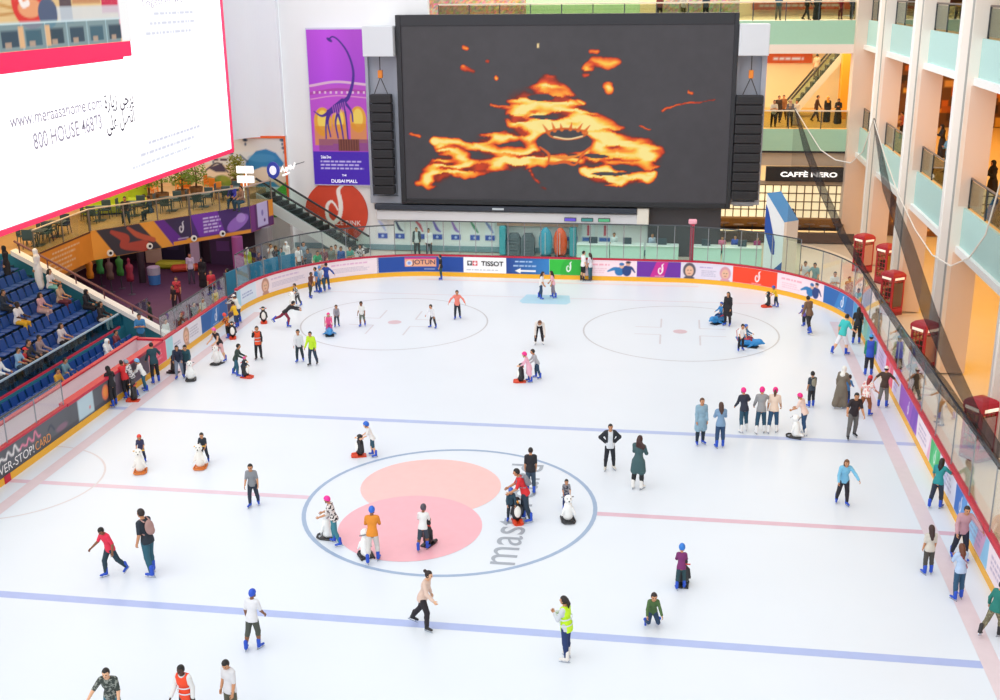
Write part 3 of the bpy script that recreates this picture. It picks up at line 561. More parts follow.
for x, w in ((-2.95, .8), (-2.1, .8)):
    b = MB(); b.prism([(x-w/2, 0), (x+w/2, 0), (x+w/2, 1.0), (x+w*.3, 1.3), (x-w*.3, 1.3), (x-w/2, 1.0)], 35.1, 35.7, 'y')
    for k in range(5): b.box((x-w*.4, 35.06, .15+k*.2), (x+w*.4, 35.1, .27+k*.2))
    o = b.build('skate_rack', mat('5a6670', .5)); tag(o, 'dark grey rounded rack '+('left' if x < -2.5 else 'right')+' of the pair under the screen', 'rack', 'dark racks under the screen')
for x, col, lb in ((-.98, '2fa0c0', 'turquoise'), (-.1, 'ee5a24', 'orange')):
    r = empty('capsule_seat', (x, 35.1, 0), 0, f'big {lb} egg shaped capsule behind the glass', 'capsule'); b = MB(); b.lathe([(.26, .05), (.36, .3), (.42, .75), (.41, 1.15), (.31, 1.5), (.14, 1.72), (.02, 1.78)], n=20, sx=1, sy=.6); b.build('shell', mat(col, .25), r, True)
    b = MB(); b.lathe([(.34, 0), (.34, .08)], n=16); b.build('base', DARK, r); b = MB(); b.box((-.015, -.34, .2), (.015, -.26, 1.5)); b.build('seam', mat('e8eef0'), r)
b = MB(); b.box((-4.0, 35.6, 1.72), (.9, 35.9, 1.98)); 
for k in range(9): b.box((-3.9+k*.52, 35.55, 1.74), (-3.55+k*.52, 35.6, 1.96))
o = b.build('canopy_board', mat('c9a08c', .6)); tag(o, 'pinkish brown canopy board above the capsules', 'canopy')
for k, (x0, x1) in enumerate(((1.0, 2.9), (2.95, 4.9), (5.0, 6.9), (7.6, 9.3), (9.4, 11.6))):
    r = empty('ticket_counter', ((x0+x1)/2, 34.0, 0), 0, ['pale green ticket counter beside the turquoise pillar', 'pale green ticket counter under the second menu screen', 'pale green ticket counter below the dark wall', 'pale green counter right of the red post', 'pale green counter beside the blue and white pylon'][k], 'counter', 'ticket counters behind the green glass'); w = (x1-x0)/2
    b = MB(); b.box((-w, -.3, 0), (w, .3, 1.05), .02); b.build('front', mat('c8ece0', .5), r); b = MB(); b.box((-w, -.4, 1.05), (w, .35, 1.12), .02); b.build('top', mat('e8f2ee', .4), r)
    b = MB(); b.box((-.25, -.1, 1.12), (.25, -.02, 1.5), .02); b.build('monitor', mat('3a4a54', .4), r)
for k, x in enumerate((.5, 1.5, 2.5)):
    r = empty('menu_screen', (x, 34.9, 2.2), 0, ['violet edged', 'middle', 'rightmost'][k]+' small hanging menu screen over the ticket counters', 'screen', 'menu screens over the counters'); b = MB(); b.box((-.36, -.05, 0), (.36, .1, .22), .02); b.build('case', DARK, r)
    b = MB(); b.box((-.32, -.07, .03), (.32, -.052, .19)); b.build('display', mat(['5a4ab8', '3a7a78', '4a9a70'][k], emit=.5), r); b = MB(); b.tube([(0, .1, .15), (0, .42, .15)], .03, 6); b.build('arm', DARK, r)
    c = Cv(.8, 1.1, .05, 'eef4fa'); c.rect(.05, .05, .75, .3, '3a6ac0'); c.rect(.33, .4, .47, 1.05, 'd83a58'); o = c.on('wall_poster', (x-.4, 35.94 if x < 5 else 35.8, .75), XP, ZP); tag(o, ['first', 'second', 'third'][k]+' white poster with red stripe behind the ticket counters', 'poster', 'striped posters behind the counters')
# blue and white pylon by the right curve
r = empty('pylon_sign', (12.45, 32.0, 0), R_(-48), 'slanted blue and white pylon standing outside the right curve', 'pylon'); b = MB(); b.prism([(-.7, 0), (.7, 0), (.7, 3.1), (-.7, 4.5)], -.55, .55, 'y'); b.build('body', mat('eef0f4', .4), r)
b = MB(); b.prism([(-.7, 2.4), (-.1, 1.2), (.1, 1.2), (.1, 1.9), (-.5, 3.6), (-.7, 3.9)], -.57, -.555, 'y'); b.build('blue_flash', mat('2450a8'), r)
b = MB(); b.add([(-.7, -.55, 4.51), (.7, -.55, 3.11), (.7, .55, 3.11), (-.7, .55, 4.51)], [(0, 1, 2, 3)]); b.build('sloping_top', mat('4a90cc', .3), r); b = MB(); b.prism([(-.3, 0), (.7, 0), (.7, .9)], -.57, -.555, 'y'); b.build('blue_foot', mat('2458a0'), r)
# ================================================================== RIGHT ARCADE
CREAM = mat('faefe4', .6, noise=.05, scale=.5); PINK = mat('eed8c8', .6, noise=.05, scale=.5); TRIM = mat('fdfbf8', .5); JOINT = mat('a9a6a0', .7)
YS = [onx(p, 0, 17.5)[1] for p in (881, 916.5, 964)]; YS = YS+[YS[-1]-9.95, YS[-1]-19.9]; WY = 2.0
YS = [YS[0]]+YS[1:]
for k, y in enumerate(YS):
    r = struct(empty('column', (17.5, y-WY/2, 0))); b = MB(); b.box((0, -WY/2, 0), (1.1, WY/2, 20)); b.build('shaft', CREAM, r)
    b = MB(); b.box((-.05, WY/2-.3, 0), (.02, WY/2+.02, 20)); b.build('edge_trim', TRIM, r); b = MB(); b.box((-.012, -WY/2+.1, 0), (.02, -WY/2+.4, 20)); b.build('joint', JOINT, r)
    for z0, z1 in ((0, 5.1), (6.95, 11.6)): b = MB(); b.box((.15, -WY/2-.025, z0), (1.12, -WY/2+.02, z1)); b.build('painted_warm_spill', PINK, r)  # pinkish near faces: spill of the warm arcade light painted into the colour
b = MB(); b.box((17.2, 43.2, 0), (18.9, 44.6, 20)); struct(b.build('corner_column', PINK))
for z0, z1 in ((5.35, 6.88), (11.9, 13.35)):
    r = struct(empty('gallery_floor', (18.2, 18, z1))); L = Matrix.Translation((-18.2, -18, -z1))
    b = MB(); b.box((18.0, -12, z0), (28, 44, z1)); b.build('floor_slab', mat('ecc98c', .4), r, M=L); b = MB(); b.box((17.88, -12, z0), (18.0, 44, z1)); b.build('teal_fascia', TEAL, r, M=L)
    b = MB(); b.box((17.72, -12, z0-.28), (18.4, 44, z0)); b.build('white_edge', TRIM, r, M=L)
    ends = [44.2]+[y for y in YS]
    for k in range(len(YS)):
        ya, yb = (ends[k]-(WY if k else 0)-.05, YS[k]+.05)
        if k == 0: ya = 43.1
        if ya-yb < .5: continue
        q = empty('gallery_railing', (18.05, (ya+yb)/2, z1), 0, f'glass gallery railing in the {["farthest", "second", "third", "fourth", "nearest"][k]} bay of the {"upper" if z1 > 10 else "lower"} right gallery', 'railing', 'glass railings of the right galleries'); b = MB(); h = (ya-yb)/2
        b.box((-.02, -h, .08), (.0, h, 1.1)); b.build('glass_pane', glassmat('c8cdb8', .8), q) if k == 0 and z1 < 10 else b.build('glass_pane', bpy.data.materials.get('rail_glass') or glassmat('cdd2c0', .8, 'rail_glass'), q)
        b = MB(); b.tube([(0, -h, 1.18), (0, h, 1.18)], .045, 6); b.build('handrail', mat('6a5a52', .4), q)
        for j in range(4): y = -h+.05+(2*h-.1)*j/3; b = MB(); b.box((-.04, y-.03, 0), (.03, y+.03, 1.16)); b.build('post', DARK, q)
b = MB(); b.box((27.5, -14, 0), (28, 60, 20)); struct(b.build('wall_right', mat('f0c878', .6, noise=.3, scale=.35)))
b = MB(); b.box((18.3, -12, 17.8), (28, 44, 18)); struct(b.build('ceiling', mat('efe4d0')))
r0 = random.Random(4)
for z in (0, 6.88, 13.35):
    y = -8.
    while y < 42:
        w = 3+2.5*r0.random(); col = r0.choice(['7a4a2a', 'c8862c', '3a2a26', 'e8b04c', '8a2f2a', 'd8a060', '50403c']); b = MB(); b.box((27.1, y, z+.02), (27.5, y+w, z+3.2)); o = b.build('shop_front', mat(col, .5, noise=.4, scale=1.5)); o['kind'] = 'structure'
        b = MB(); b.box((27.0, y+.3, z+2.4), (27.12, y+w-.3, z+2.9)); b.build('shop_sign', mat(r0.choice(['f4e8c8', 'e04030', '2a2a2e', 'f0c040']), emit=.3), o); y += w+1.2
for k, (z0, z1) in enumerate(((0, 5.0), (6.9, 11.5), (13.37, 17.7))):
    cv = Cv(8.6, z1-z0, .07, '6a4326'); n = vnoise(cv.X.shape, 20, 50+k)[..., None]; cv.a *= .5+n; rr = random.Random(k+3)
    for j in range(70): x, y_ = rr.random()*8.4, rr.random()*(z1-z0)*.95; cv.rect(x, y_, x+.15+rr.random()*.9, y_+.15+rr.random()*.6, rr.choice(['e8962c', 'c8641e', '3a2218', '8a2a22', 'f0b84a', '241814', 'd8a468', 'a8541c', '50301e']), .9)
    r = struct(empty('shop_end', (18.9, 43.5, z0))); b = MB(); b.box((0, .02, 0), (8.6, .3, z1-z0)); b.build('wall', mat('7a5030'), r); cv.on('display', (0, 0, 0), XP, ZP, PRINT, r)
# telephone boxes
PB = mat('c01f35', .35); PB2 = mat('8f1526', .4); PGL = glassmat('e8dcd0', .7, 'booth_glass')
def booth():
    r = empty('telephone_box'); 
    b = MB(); b.box((-.48, -.48, 0), (.48, .48, .16), .02); b.build('plinth', PB2, r)
    for sx in (-1, 1):
        for sy in (-1, 1): b = MB(); b.box((sx*.47-.06*(sx > 0)*1.6, sy*.47-.06*(sy > 0)*1.6, .16), (sx*.47+.06*(sx < 0)*1.6, sy*.47+.06*(sy < 0)*1.6, 2.15)); b.build('corner_post', PB, r)
    for k in range(4):
        T = Matrix.Rotation(k*math.pi/2, 4, 'Z'); b = MB(); b.T = T
        for i in range(4): x = -.36+.24*i; b.box((x-.012, -.46, .2), (x+.012, -.43, 2.1))
        for j in range(7): z = .2+j*.31; b.box((-.38, -.462, z-.02), (.38, -.428, z+.02))
        b.box((-.38, -.462, .16), (.38, -.428, .45)); b.build('door' if k == 0 else 'glazing_frame', PB, r)
        b = MB(); b.T = T; b.box((-.37, -.447, .45), (.37, -.44, 2.06)); b.build('pane', PGL, r)
    b = MB(); b.box((-.52, -.52, 2.15), (.52, .52, 2.38), .02); b.build('sign_band', PB, r)
    b = MB()
    for k in range(4): b.T = Matrix.Rotation(k*math.pi/2, 4, 'Z'); b.box((-.36, -.535, 2.19), (.36, -.515, 2.33))
    b.build('lit_sign', mat('fff4e4', emit=.6), r)
    b = MB(); b.lathe([(.74, 2.38), (.72, 2.44), (.66, 2.52), (.5, 2.62), (.25, 2.68), (.02, 2.7)], n=4); b.T = None; o = b.build('domed_roof', PB, r); o.rotation_euler = (0, 0, math.pi/4)
    b = MB(); b.box((-.2, .2, .9), (.2, .4, 1.5), .02); b.build('telephone', DARK, r)
    return r
BX = [(*onz(865, 234, 2.1)[:2], 35, 'red telephone box farthest back beside the corner column'), (*onz(888, 244, 2.1)[:2], 35, 'red telephone box in front of the second column with yellow poster', ), (*onz(894, 271, 2.1)[:2], 35, 'red telephone box partly behind the net beside the dark fold'), (*(onz(930, 321, 2.1)[:2]-[.15, 0]), 35, 'red telephone box behind the net below the gathered fold'), (*onz(983, 398, 2.1)[:2], 32, 'nearest red telephone box at the right edge')]
pb = None
for x, y, a, lb in BX:
    o = booth() if pb is None else copy_tree(pb); pb = pb or o; o.location = (x, y, -.06); o.scale = (.82,)*3; o.rotation_euler = (0, 0, R_(a)); tag(o, lb, 'telephone box', 'red telephone boxes along the arcade')
    q = MB(); q.box((-.35, -.475, .55), (.35, -.465, 1.95)); p2 = q.build('poster', mat(('d8a8a0', 'e2b02a', 'd8b8a8', 'd8a8a0', 'f2e6ec')[[q_[3] for q_ in BX].index(lb)]), o)
b = MB(); q_ = onz(985, 283, 0); 
r = empty('game_machine', (22.2, 17.2, -.06), 0, 'dark arcade machine with round lit face on the yellow floor', 'machine'); b.box((-.9, -.5, 0), (.9, .5, 1.5), .06); b.build('cabinet', mat('2c2420', .4), r)
b = MB(); b.tube([(0, -.52, 1.9), (0, -.3, 1.9)], .65, 20); b.build('round_face', mat('5a4a40', .3), r); b = MB(); b.tube([(0, -.6, 1.9), (0, -.5, 1.9)], .36, 16); b.build('lens', mat('d8d0c8', .2), r); b = MB(); [b.box((-.8, -.53, .3+k*.4), (.8, -.5, .45+k*.4)) for k in range(3)]; b.build('stripe', mat('e8b040'), r)
# ================================================================== FAR GALLERIES (right of and above the screen)
GT = mat('a9d2b9', .55, noise=.06); CR2 = mat('f4e2d6', .6)
b = MB(); b.box((11.6, 44, 5.3), (18.2, 60, 6.68)); r = struct(b.build('gallery_floor_back', mat('eec070', .4))); b = MB(); b.box((11.5, 43.85, 5.3), (17.4, 44, 6.68)); b.build('teal_fascia', GT, r); b = MB(); b.box((11.5, 43.9, 5.16), (17.4, 44.2, 5.3)); b.build('shadow_gap', mat('2f2c30'), r)
b = MB(); b.box((-9, 44, 11.9), (18.2, 60, 13.33)); r = struct(b.build('gallery_floor_top', mat('e8d8c0', .4))); b = MB(); b.box((-9, 43.85, 11.9), (17.5, 44, 13.33)); b.build('teal_fascia', GT, r); b = MB(); b.box((11, 43.75, 11.35), (17.5, 44.2, 11.9)); b.build('pink_soffit', CR2, r)
slab('trim_3', (11.5, 44.2, 4.3), (17.8, 44.5, 5.16), mat('cdb9a4', .6))
for z, x0, x1, lb in ((6.68, 11.6, 17.3, 'glass railing of the far gallery above the cafe sign'), (13.33, -9, 17.4, 'glass railing of the top gallery above the screen')):
    q = empty('gallery_railing', ((x0+x1)/2, 44.1, z), 0, lb, 'railing'); h = (x1-x0)/2; b = MB(); b.box((-h, -.01, .05), (h, .01, 1.05)); b.build('glass_pane', bpy.data.materials.get('rail_glass'), q); b = MB(); b.tube([(-h, 0, 1.12), (h, 0, 1.12)], .05, 6); b.build('handrail', mat('d8d4c8', .3, .5), q)
    for j in range(int(x1-x0)//2+1): x = -h+j*2; b = MB(); b.box((x-.03, -.03, 0), (x+.03, .03, 1.1)); b.build('post', DARK, q)
b = MB(); b.box((11, 58, 0), (27.5, 58.4, 11.4)); b.box((-12, 58, 13.33), (28, 58.4, 20)); struct(b.build('wall_far', mat('f8ecd2', .6, noise=.1, scale=.5)))
b = MB(); b.box((-12, 44, 17.9), (28, 60, 18.1)); struct(b.build('ceiling_far', mat('f0e8d8')))
def shopband(name, y, p0, p1, col, lb):
    a = ony(*p0, y); c_ = ony(*p1, y); cv = Cv(abs(c_[0]-a[0]), abs(a[2]-c_[2]), .08, col); n = vnoise(cv.X.shape, 12, 6)[..., None]; cv.a *= .75+.5*n; cv.scrib(.5, cv.h*.25, cv.w-.3, cv.h*.75, 'fff0dc', 1, .9, 6)
    r = empty(name, ((a[0]+c_[0])/2, y, c_[2]), 0, lb, 'shop sign'); b = MB(); b.box((-cv.w/2, .02, 0), (cv.w/2, 58.1-y, cv.h)); b.build('case', mat(col), r); cv.on('lettered_face', (-cv.w/2, 0, 0), XP, ZP, BACKLIT, r); return r
shopband('shop_sign', 57.6, (766, 72), (812, 63), 'e8501c', 'long orange lit shop sign at the back of the lower far gallery'); shopband('shop_sign', 57.5, (752, 18), (860, 9), 'e8602c', 'long orange lit shop sign at the back of the top gallery')
for a, c_, col, lb in (((428, 12), (525, 0), 'b89a88', 'mottled shop display above the left half of the screen'), ((660, 12), (740, -4), '8a8a80', 'grey green shop display above the right half of the screen')):
    p, q = ony(*a, 52), ony(*c_, 52); cv = Cv(q[0]-p[0], 3., .12, col); rr = np.random.default_rng(3).random((cv.ny, cv.nx, 3)); cv.a = cv.a*(.4+1.2*rr); r = empty('shop_display', ((p[0]+q[0])/2, 52, 13.33), 0, lb, 'shop display'); b = MB(); b.box((-cv.w/2, .02, 0), (cv.w/2, .6, 3)); b.build('case', mat(col), r); cv.on('goods', (-cv.w/2, 0, 0), XP, ZP, PRINT, r)
b = MB(); p, q = ony(526, 12, 51), ony(640, 0, 51); b.box((p[0], 51, 13.33), (q[0], 51.4, 16.5)); struct(b.build('trim_4', mat('a4d0b0')))
p, q = ony(838.5, 120, 50), ony(853.5, 55, 50); b = MB(); b.box((p[0], 50, 6.68), (q[0], 51.2, 11.9)); struct(b.build('column_orange', mat('f0a830', .5)))
# escalator of the far gallery
def escalator(name, p0, p1, w, lb, side=(0, 1)):
    r = empty(name, p0, 0, lb, 'escalator'); p0 = Vector(p0); p1 = Vector(p1)-p0; d = p1.normalized(); n = Vector((*side, 0)).normalized(); n = (n-d*n.dot(Vector((d.x, d.y, 0)).normalized())*0).normalized(); up = Vector((0, 0, 1))
    for k, off in (('balustrade', 0), ('balustrade', w)):
        o = n*off; b = MB(); v = []
        for e in (0, .05):
            v += [o+n*e, p1+o+n*e, p1+o+n*e+up*.95, o+n*e+up*.95]
        b.add(v, [(0, 1, 2, 3), (7, 6, 5, 4), (0, 4, 5, 1), (3, 2, 6, 7), (0, 3, 7, 4), (1, 5, 6, 2)]); b.build(k, glassmat('eef6f2', .6, 'escalator_glass') if 'escalator_glass' not in bpy.data.materials else bpy.data.materials['escalator_glass'], r)
        b = MB(); b.tube([o+n*.02+up*.98, p1+o+n*.02+up*.98], .07, 6); b.build('handrail', mat('2c2c30', .4), r)
        b = MB(); v = [];
        for e in (-.06, .1): v += [o+n*e-up*.55, p1+o+n*e-up*.55, p1+o+n*e+up*.12, o+n*e+up*.12]
        b.add(v, [(0, 1, 2, 3), (7, 6, 5, 4), (0, 4, 5, 1), (3, 2, 6, 7), (0, 3, 7, 4), (1, 5, 6, 2)]); b.build('skirt', mat('cfd4d2', .35, .3), r)
    b = MB(); N = int(p1.length/.45); h = Vector((d.x, d.y, 0))
    for i in range(N):
        q = p1*(i/N); t = p1*((i+1)/N); a_, c_ = q+n*.1, q+n*(w-.05); z = max(q.z, t.z); hh = Vector((t.x-q.x, t.y-q.y, 0)); v = [a_, c_, c_+hh, a_+hh]; v = [Vector((x.x, x.y, z)) for x in v]+[Vector((x.x, x.y, z-.45)) for x in v]
        b.add(v, [(0, 1, 2, 3), (7, 6, 5, 4), (0, 4, 5, 1), (1, 5, 6, 2), (2, 6, 7, 3), (3, 7, 4, 0)])
    b.build('steps', mat('44484a', .5, .3), r); return r
a_, c_ = ony(788, 114, 51), ony(842, 54, 51); a_[2] = 6.72; ESC = (a_, c_)
escalator('escalator', a_, (c_[0], 51, c_[2]), 1.5, 'escalator rising to the right in the far gallery')
# cafe
b = MB(); b.box((9.3, 44.05, .1), (18, 44.4, .34)); struct(b.build('baseboard_cafe', mat('5a4438')))
cf = empty('cafe_sign', (15.1, 43.9, 3.33), 0, 'black fascia sign with white letters reading CAFFE NERO', 'sign'); b = MB(); b.box((-2.75, 0, 0), (2.75, .4, .92)); b.build('board', mat('1d1b1f', .5), cf); text('CAFFÈ NERO', .4, mat('ffffff', emit=.9), cf, plane_M((-.05, -.03, .5), XP, ZP), width=3.55, bold=.035)
slab('trim_5', (11.6, 44.1, 3.08), (17.9, 44.4, 3.33), mat('b9a68f'))
cw_ = empty('window_1', (14, 44.2, .34)); struct(cw_); b = MB(); b.box((-4.6, .25, 0), (3.9, .3, 2.75)); b.build('lit_wall', mat('fff0c4', emit=.85, noise=.3, scale=1.2), cw_)
b = MB()
for k in range(18): b.box((-4.6+k*.5-.035, 0, 0), (-4.6+k*.5+.035, .12, 2.75))
for k in range(6): b.box((-4.6, 0, k*.54-.03), (3.9, .12, k*.54+.03))
b.build('lattice', mat('8a7450', .5), cw_)
b = MB(); b.box((17.4, 43.9, 0), (18.3, 44.5, 3.3)); struct(b.build('wall_cafe', mat('3a3234')))
tr = empty('cafe_terrace', (13.5, 42, 0)); struct(tr); b = MB(); b.box((-4.2, -1.2, -.05), (4.2, 1.9, .02)); b.build('deck', mat('4e3f3c', .6), tr); b = MB(); b.box((-4.2, -1.35, 0), (4.2, -1.2, .6)); b.build('low_wall', mat('54443f', .6), tr)
b = MB(); b.box((9.4, 43.4, .4), (17.3, 43.9, 1.0), .05); o = b.build('cafe_bench', mat('a8722c', .6, noise=.5, scale=2)); tag(o, 'long brown banquette along the lit cafe window', 'bench')
for k in range(9):
    x = 9.8+k*.9; r = empty('cafe_table', (x, 42.9-.5*(k % 2), 0), 0, ['dark cafe table at the far left of the cafe terrace', 'second dark cafe table from the left of the terrace', 'third dark cafe table from the left of the terrace', 'dark cafe table behind the pylon', 'dark cafe table just right of the pylon', 'dark cafe table under the cafe window middle', 'third dark cafe table from the right of the terrace', 'second dark cafe table from the right of the terrace', 'dark cafe table at the right end of the terrace'][k], 'table', 'cafe terrace tables')
    b = MB(); b.lathe([(.34, .72), (.34, .76)], n=12); b.build('top', mat('6a4630', .4), r); b = MB(); b.lathe([(.22, 0), (.2, .04), (.03, .08), (.03, .72)], n=8); b.build('leg', DARK, r)
# ================================================================== LEFT SIDE: LED WALL, MURAL, TERRACE, FOYER, GRANDSTAND
# white back wall with a rounded inner corner, above the mural
b = MB(); pts = [(-16.9, 35.6), (-16.9, 35.2), (-17.9, 35.2)]+[(-17.9-1.5*math.sin(R_(a)), 33.7+1.5*math.cos(R_(a))) for a in range(0, 91, 6)]+[(-19.4, 27.2), (-19.9, 27.2), (-19.9, 35.6)]
b.prism(pts[::-1], 6.95, 20); struct(b.build('wall_left_back', mat('f1f3f9', .6), smooth=False))
b = MB(); b.box((-30, 35.25, 0), (-16.9, 35.7, 7)); struct(b.build('wall_mural', WHITE))
# mural
c = Cv(9.6, 4.9, .06, 'dfe4ea'); X, Y = c.X, c.Y
zm = lambda px, py: (lambda p: (p[0]+26.5, p[2]-2.05))(ony(px, py, 35.2))
c.rect(0, 0, 9.6, 2.2, 'f0c890', .8); c.rect(0, 2.2, 9.6, 3.2, 'f2d8b8', .6); c.rect(0, 4.0, 9.6, 4.9, 'e8e4e4', .6)
c.poly([zm(244, 174), zm(246, 162), zm(256, 151), zm(266, 149), zm(276, 153), zm(284, 163), zm(282, 167), zm(262, 167)], '2f86c4'); c.ell(*zm(262, 158), .9, .25, '4a9ad0', .6)
c.poly([zm(252, 200), zm(254, 188), zm(262, 181), zm(274, 182), zm(284, 190), zm(284, 198)], '3a94cc'); c.rect(*zm(253, 195), zm(284, 190)[0], zm(284, 187)[1], 'cfe6f6')
c.poly([zm(252, 230), zm(262, 197), zm(276, 190), zm(291, 178), zm(294, 240)], '4fb436'); c.ell(*zm(270, 214), .9, .7, '3fa030', .7)
for px, py in ((213, 158), (231, 153), (245, 140), (282, 140), (284, 148)): c.ell(*zm(px, py), .16, .1, '3c5a80'); c.ell(zm(px, py)[0], zm(px, py)[1]-.25, .07, .1, '5a7090')
c.curve([zm(240, 155), zm(248, 162)], .1, '4a6a90'); c.poly([zm(208, 168), zm(222, 163), zm(226, 172), zm(216, 172)], '4a4468'); c.curve([zm(206, 170), zm(218, 163), zm(228, 172)], .1, '3c3a58'); c.scrib(*zm(214, 162), *zm(228, 157), '4a3a5c', 1, 1, 2)
r_ = random.Random(3)
for k in range(26): px = 170+r_.random()*78; c.ell(*zm(px, 178+r_.random()*7), .35, .22, r_.choice(['7a9a3a', '5a7a32', '9aa84a', '6a8a3c']), .8)
mu = empty('wall_mural_print', (-26.5, 35.2, 2.05), 0, 'wall mural of blue tree and green hill in an orange frame', 'mural'); c.on('mural_print', (0, 0, 0), XP, ZP, PRINT, mu)
b = MB(); b.box((0, -.08, 4.84), (9.68, 0, 4.98)); b.box((9.56, -.08, -.4), (9.68, 0, 4.84)); b.build('frame', mat('f0642c', .5), mu)
# hanging sign: round blue emblem, white lettering, white signs
sg = empty('blue_emblem_sign', (-17.15, 33.6, 5.2), 0, 'round blue and white lit emblem sign with white letters before the mural', 'sign'); b = MB(); p = [(.62*math.cos(a), .8*math.sin(a)) for a in np.linspace(0, 2*math.pi, 33)[:-1]]; b.prism(p, -.1, .1, 'y'); b.build('emblem', mat('3a4ec8', .3), sg); b = MB(); b.prism([(x*.55, z*.55) for x, z in p], -.14, -.1, 'y'); b.build('inner_disc', mat('e8ecff', emit=.4), sg)
b = MB()
for pts in ([(.75, .0, -.15), (.95, 0, .35), (1.1, 0, -.1), (1.35, 0, .3)], [(1.3, 0, -.1), (1.6, 0, .45), (1.75, 0, .1)], [(1.7, 0, .5), (2.0, 0, .2), (2.2, 0, .75)], [(.9, 0, -.5), (1.3, 0, -.35), (1.6, 0, -.2)]): b.tube(pts, .1, 6)
b.build('white_lettering', mat('ffffff', emit=.6), sg)
b = MB(); b.tube([(-.2, .1, 0), (-.2, 1.6, .2)], .04, 5); b.tube([(2, 0, .5), (2.6, 1.6, .6)], .04, 5); b.build('bracket', DARK, sg); sg.scale = (.62,)*3
TZ0 = 3.9
for k, z in enumerate((5.55, 5.0)):
    b = MB(); b.box((-18.05, 30.0, z), (-17.05, 30.15, z+.4), .03); b.tube([(-17.55-.2*k, 30.2, TZ0), (-17.55-.2*k, 30.2, z+.1)], .03, 6); o = b.build('white_light_sign', mat('ffffff', emit=.7)); tag(o, ['upper', 'lower'][k]+' white lit sign plate at the terrace end by the emblem', 'sign')
# LED wall
LX, LY0, LY1, LZ0 = -17., 1., 27., 7.27
led = empty('led_billboard', (LX, 14, LZ0), 0, 'huge white LED billboard with red edge hanging over the terrace', 'billboard'); L = Matrix.Translation((-LX, -14, -LZ0))
b = MB(); b.box((LX-.5, LY0, LZ0-.05), (LX-.06, LY1, 17)); b.build('case', mat('a88f8a', .6), led, M=L)
b = MB(); b.box((LX-.5, LY0, LZ0-.13), (LX+.08, LY1+.1, LZ0+.07)); b.box((LX-.5, LY1-.02, LZ0), (LX+.08, LY1+.14, 17)); b.build('red_edge', mat('ee2f5e', .5, emit=.35), led, M=L)
b = MB(); b.box((LX-.06, LY0, LZ0+.05), (LX-.01, LY1, 17)); b.build('white_face', mat('ffffff', emit=1.1), led, M=L)
# advert picture in the upper left of the billboard: restaurant behind a glass balustrade above a red bar
q0, q1 = onx(0, 62, LX), onx(134, 46, LX); zr = 13.35
c = Cv(16.6-LY0, 3.4, .06, 'e8c48a'); n = vnoise(c.X.shape, 18, 8)[..., None]; c.a *= .8+.4*n
Pz = lambda px, py: (lambda p: (p[1]-LY0, p[2]-zr))(onx(px, py, LX))
c.curve([Pz(0, 5), Pz(20, 9), Pz(45, 6)], .12, 'd09a50'); c.curve([Pz(0, 15), Pz(25, 13), Pz(50, 20)], .1, 'c88f4a')
c.rect(Pz(60, 10)[0], .9, Pz(72, 10)[0], 3.4, '57424a'); c.rect(Pz(72, 0)[0], 1.6, Pz(100, 0)[0], 3.4, 'c98a5c'); [c.rect(Pz(x, 0)[0], 1.9, Pz(x+6, 0)[0], 2.6, 'f0c8a0') for x in (76, 84, 92)]
c.rect(Pz(101, 0)[0], 1.2, Pz(117, 0)[0], 3.4, 'd3174a'); c.rect(Pz(117, 0)[0], .2, 16, 3.4, 'f0a0bc')
c.ell(*Pz(30, 2), 1.25, .95, 'e02820'); c.ell(*Pz(30, 8), .8, .35, 'f0a070'); c.curve([Pz(20, 0), Pz(23, 5), Pz(28, 3)], .22, 'fff4ee'); c.ell(*Pz(48, 13), .7, .55, '4a5a7a')
c.rect(0, .0, 14.6, .95, '5f8fa0', .85)
for k in range(9): x = .8+k*1.6; c.rect(x, .15, x+1.1, .72, ['2f4a5c', '3c6474', '284454'][k % 3]); c.rect(x+.2, .12, x+.6, .32, 'c8a890', .8); c.rect(x-.25, 0, x-.18, .95, 'a8c8d0')
for x in (Pz(18, 30)[0], Pz(45, 30)[0]): c.rect(x, .1, x+.35, .85, 'e8b888')
c.rect(0, .93, 14.7, 1.0, 'cfe8ea'); c.rect(14.7, 0, 16, 3.4, 'ffffff'); c.rect(9.6, .95, 14.7, 1.5, 'd8e4ee', .7)
c.on('advert_picture', (.0, LY0-14, zr-LZ0), YP, ZP, SCREEN, led)
RB = mat('f5184e', emit=.75); b = MB(); b.box((LX-.02, LY0, zr-.62), (LX+.03, 16.4, zr)); b.box((LX-.02, LY0, zr-.72), (LX+.025, 15.6, zr-.6)); b.build('red_bar', RB, led, M=L)
GT1, GT2, BLK = mat('6f6a86', .6), mat('b4aebe', .6), mat('4a4458', .6)
def ledtext(s, p0, p1, m, h, k=1):
    a, c_ = onx(*p0, LX), onx(*p1, LX); text(s, h, m, led, plane_M((.02, (a[1]+c_[1])/2-14, (a[2]+c_[2])/2-LZ0), (0, c_[1]-a[1], (c_[2]-a[2])), (0, -(c_[2]-a[2]), c_[1]-a[1])), width=abs(c_[1]-a[1]), bold=.012)
ledtext('ﺓﺭﺎﻳﺯ ﻰﺟﺮﻳ', (104, 104), (133, 99), BLK, .8); ledtext('ﻰﻠﻋ ﻞﺼﺗﺍ', (106, 127), (134, 116), BLK, .85)
ledtext('www.meraasahome.com', (9, 122), (101, 102), GT2, .5); ledtext('800 HOUSE 46873', (33, 142), (101, 121), GT2, .62)
c = Cv(9.5, 1.9, .05, 'ffffff'); 
for k in range(3): c.scrib(1.2+k*.9, .15+k*.42, 8.8+.2*k, .42+k*.42, 'b8bcd0' if k else 'c4cad8', 1, .8, k)
a = onx(60, 170, LX); c.on('small_print', (.015, 10.6+3.6-14, .42), (0, 1, .02), ZP, LEDPRINT, led)
ledtext('Together we make it', (140, 4), (206, -3), GT2, .42)
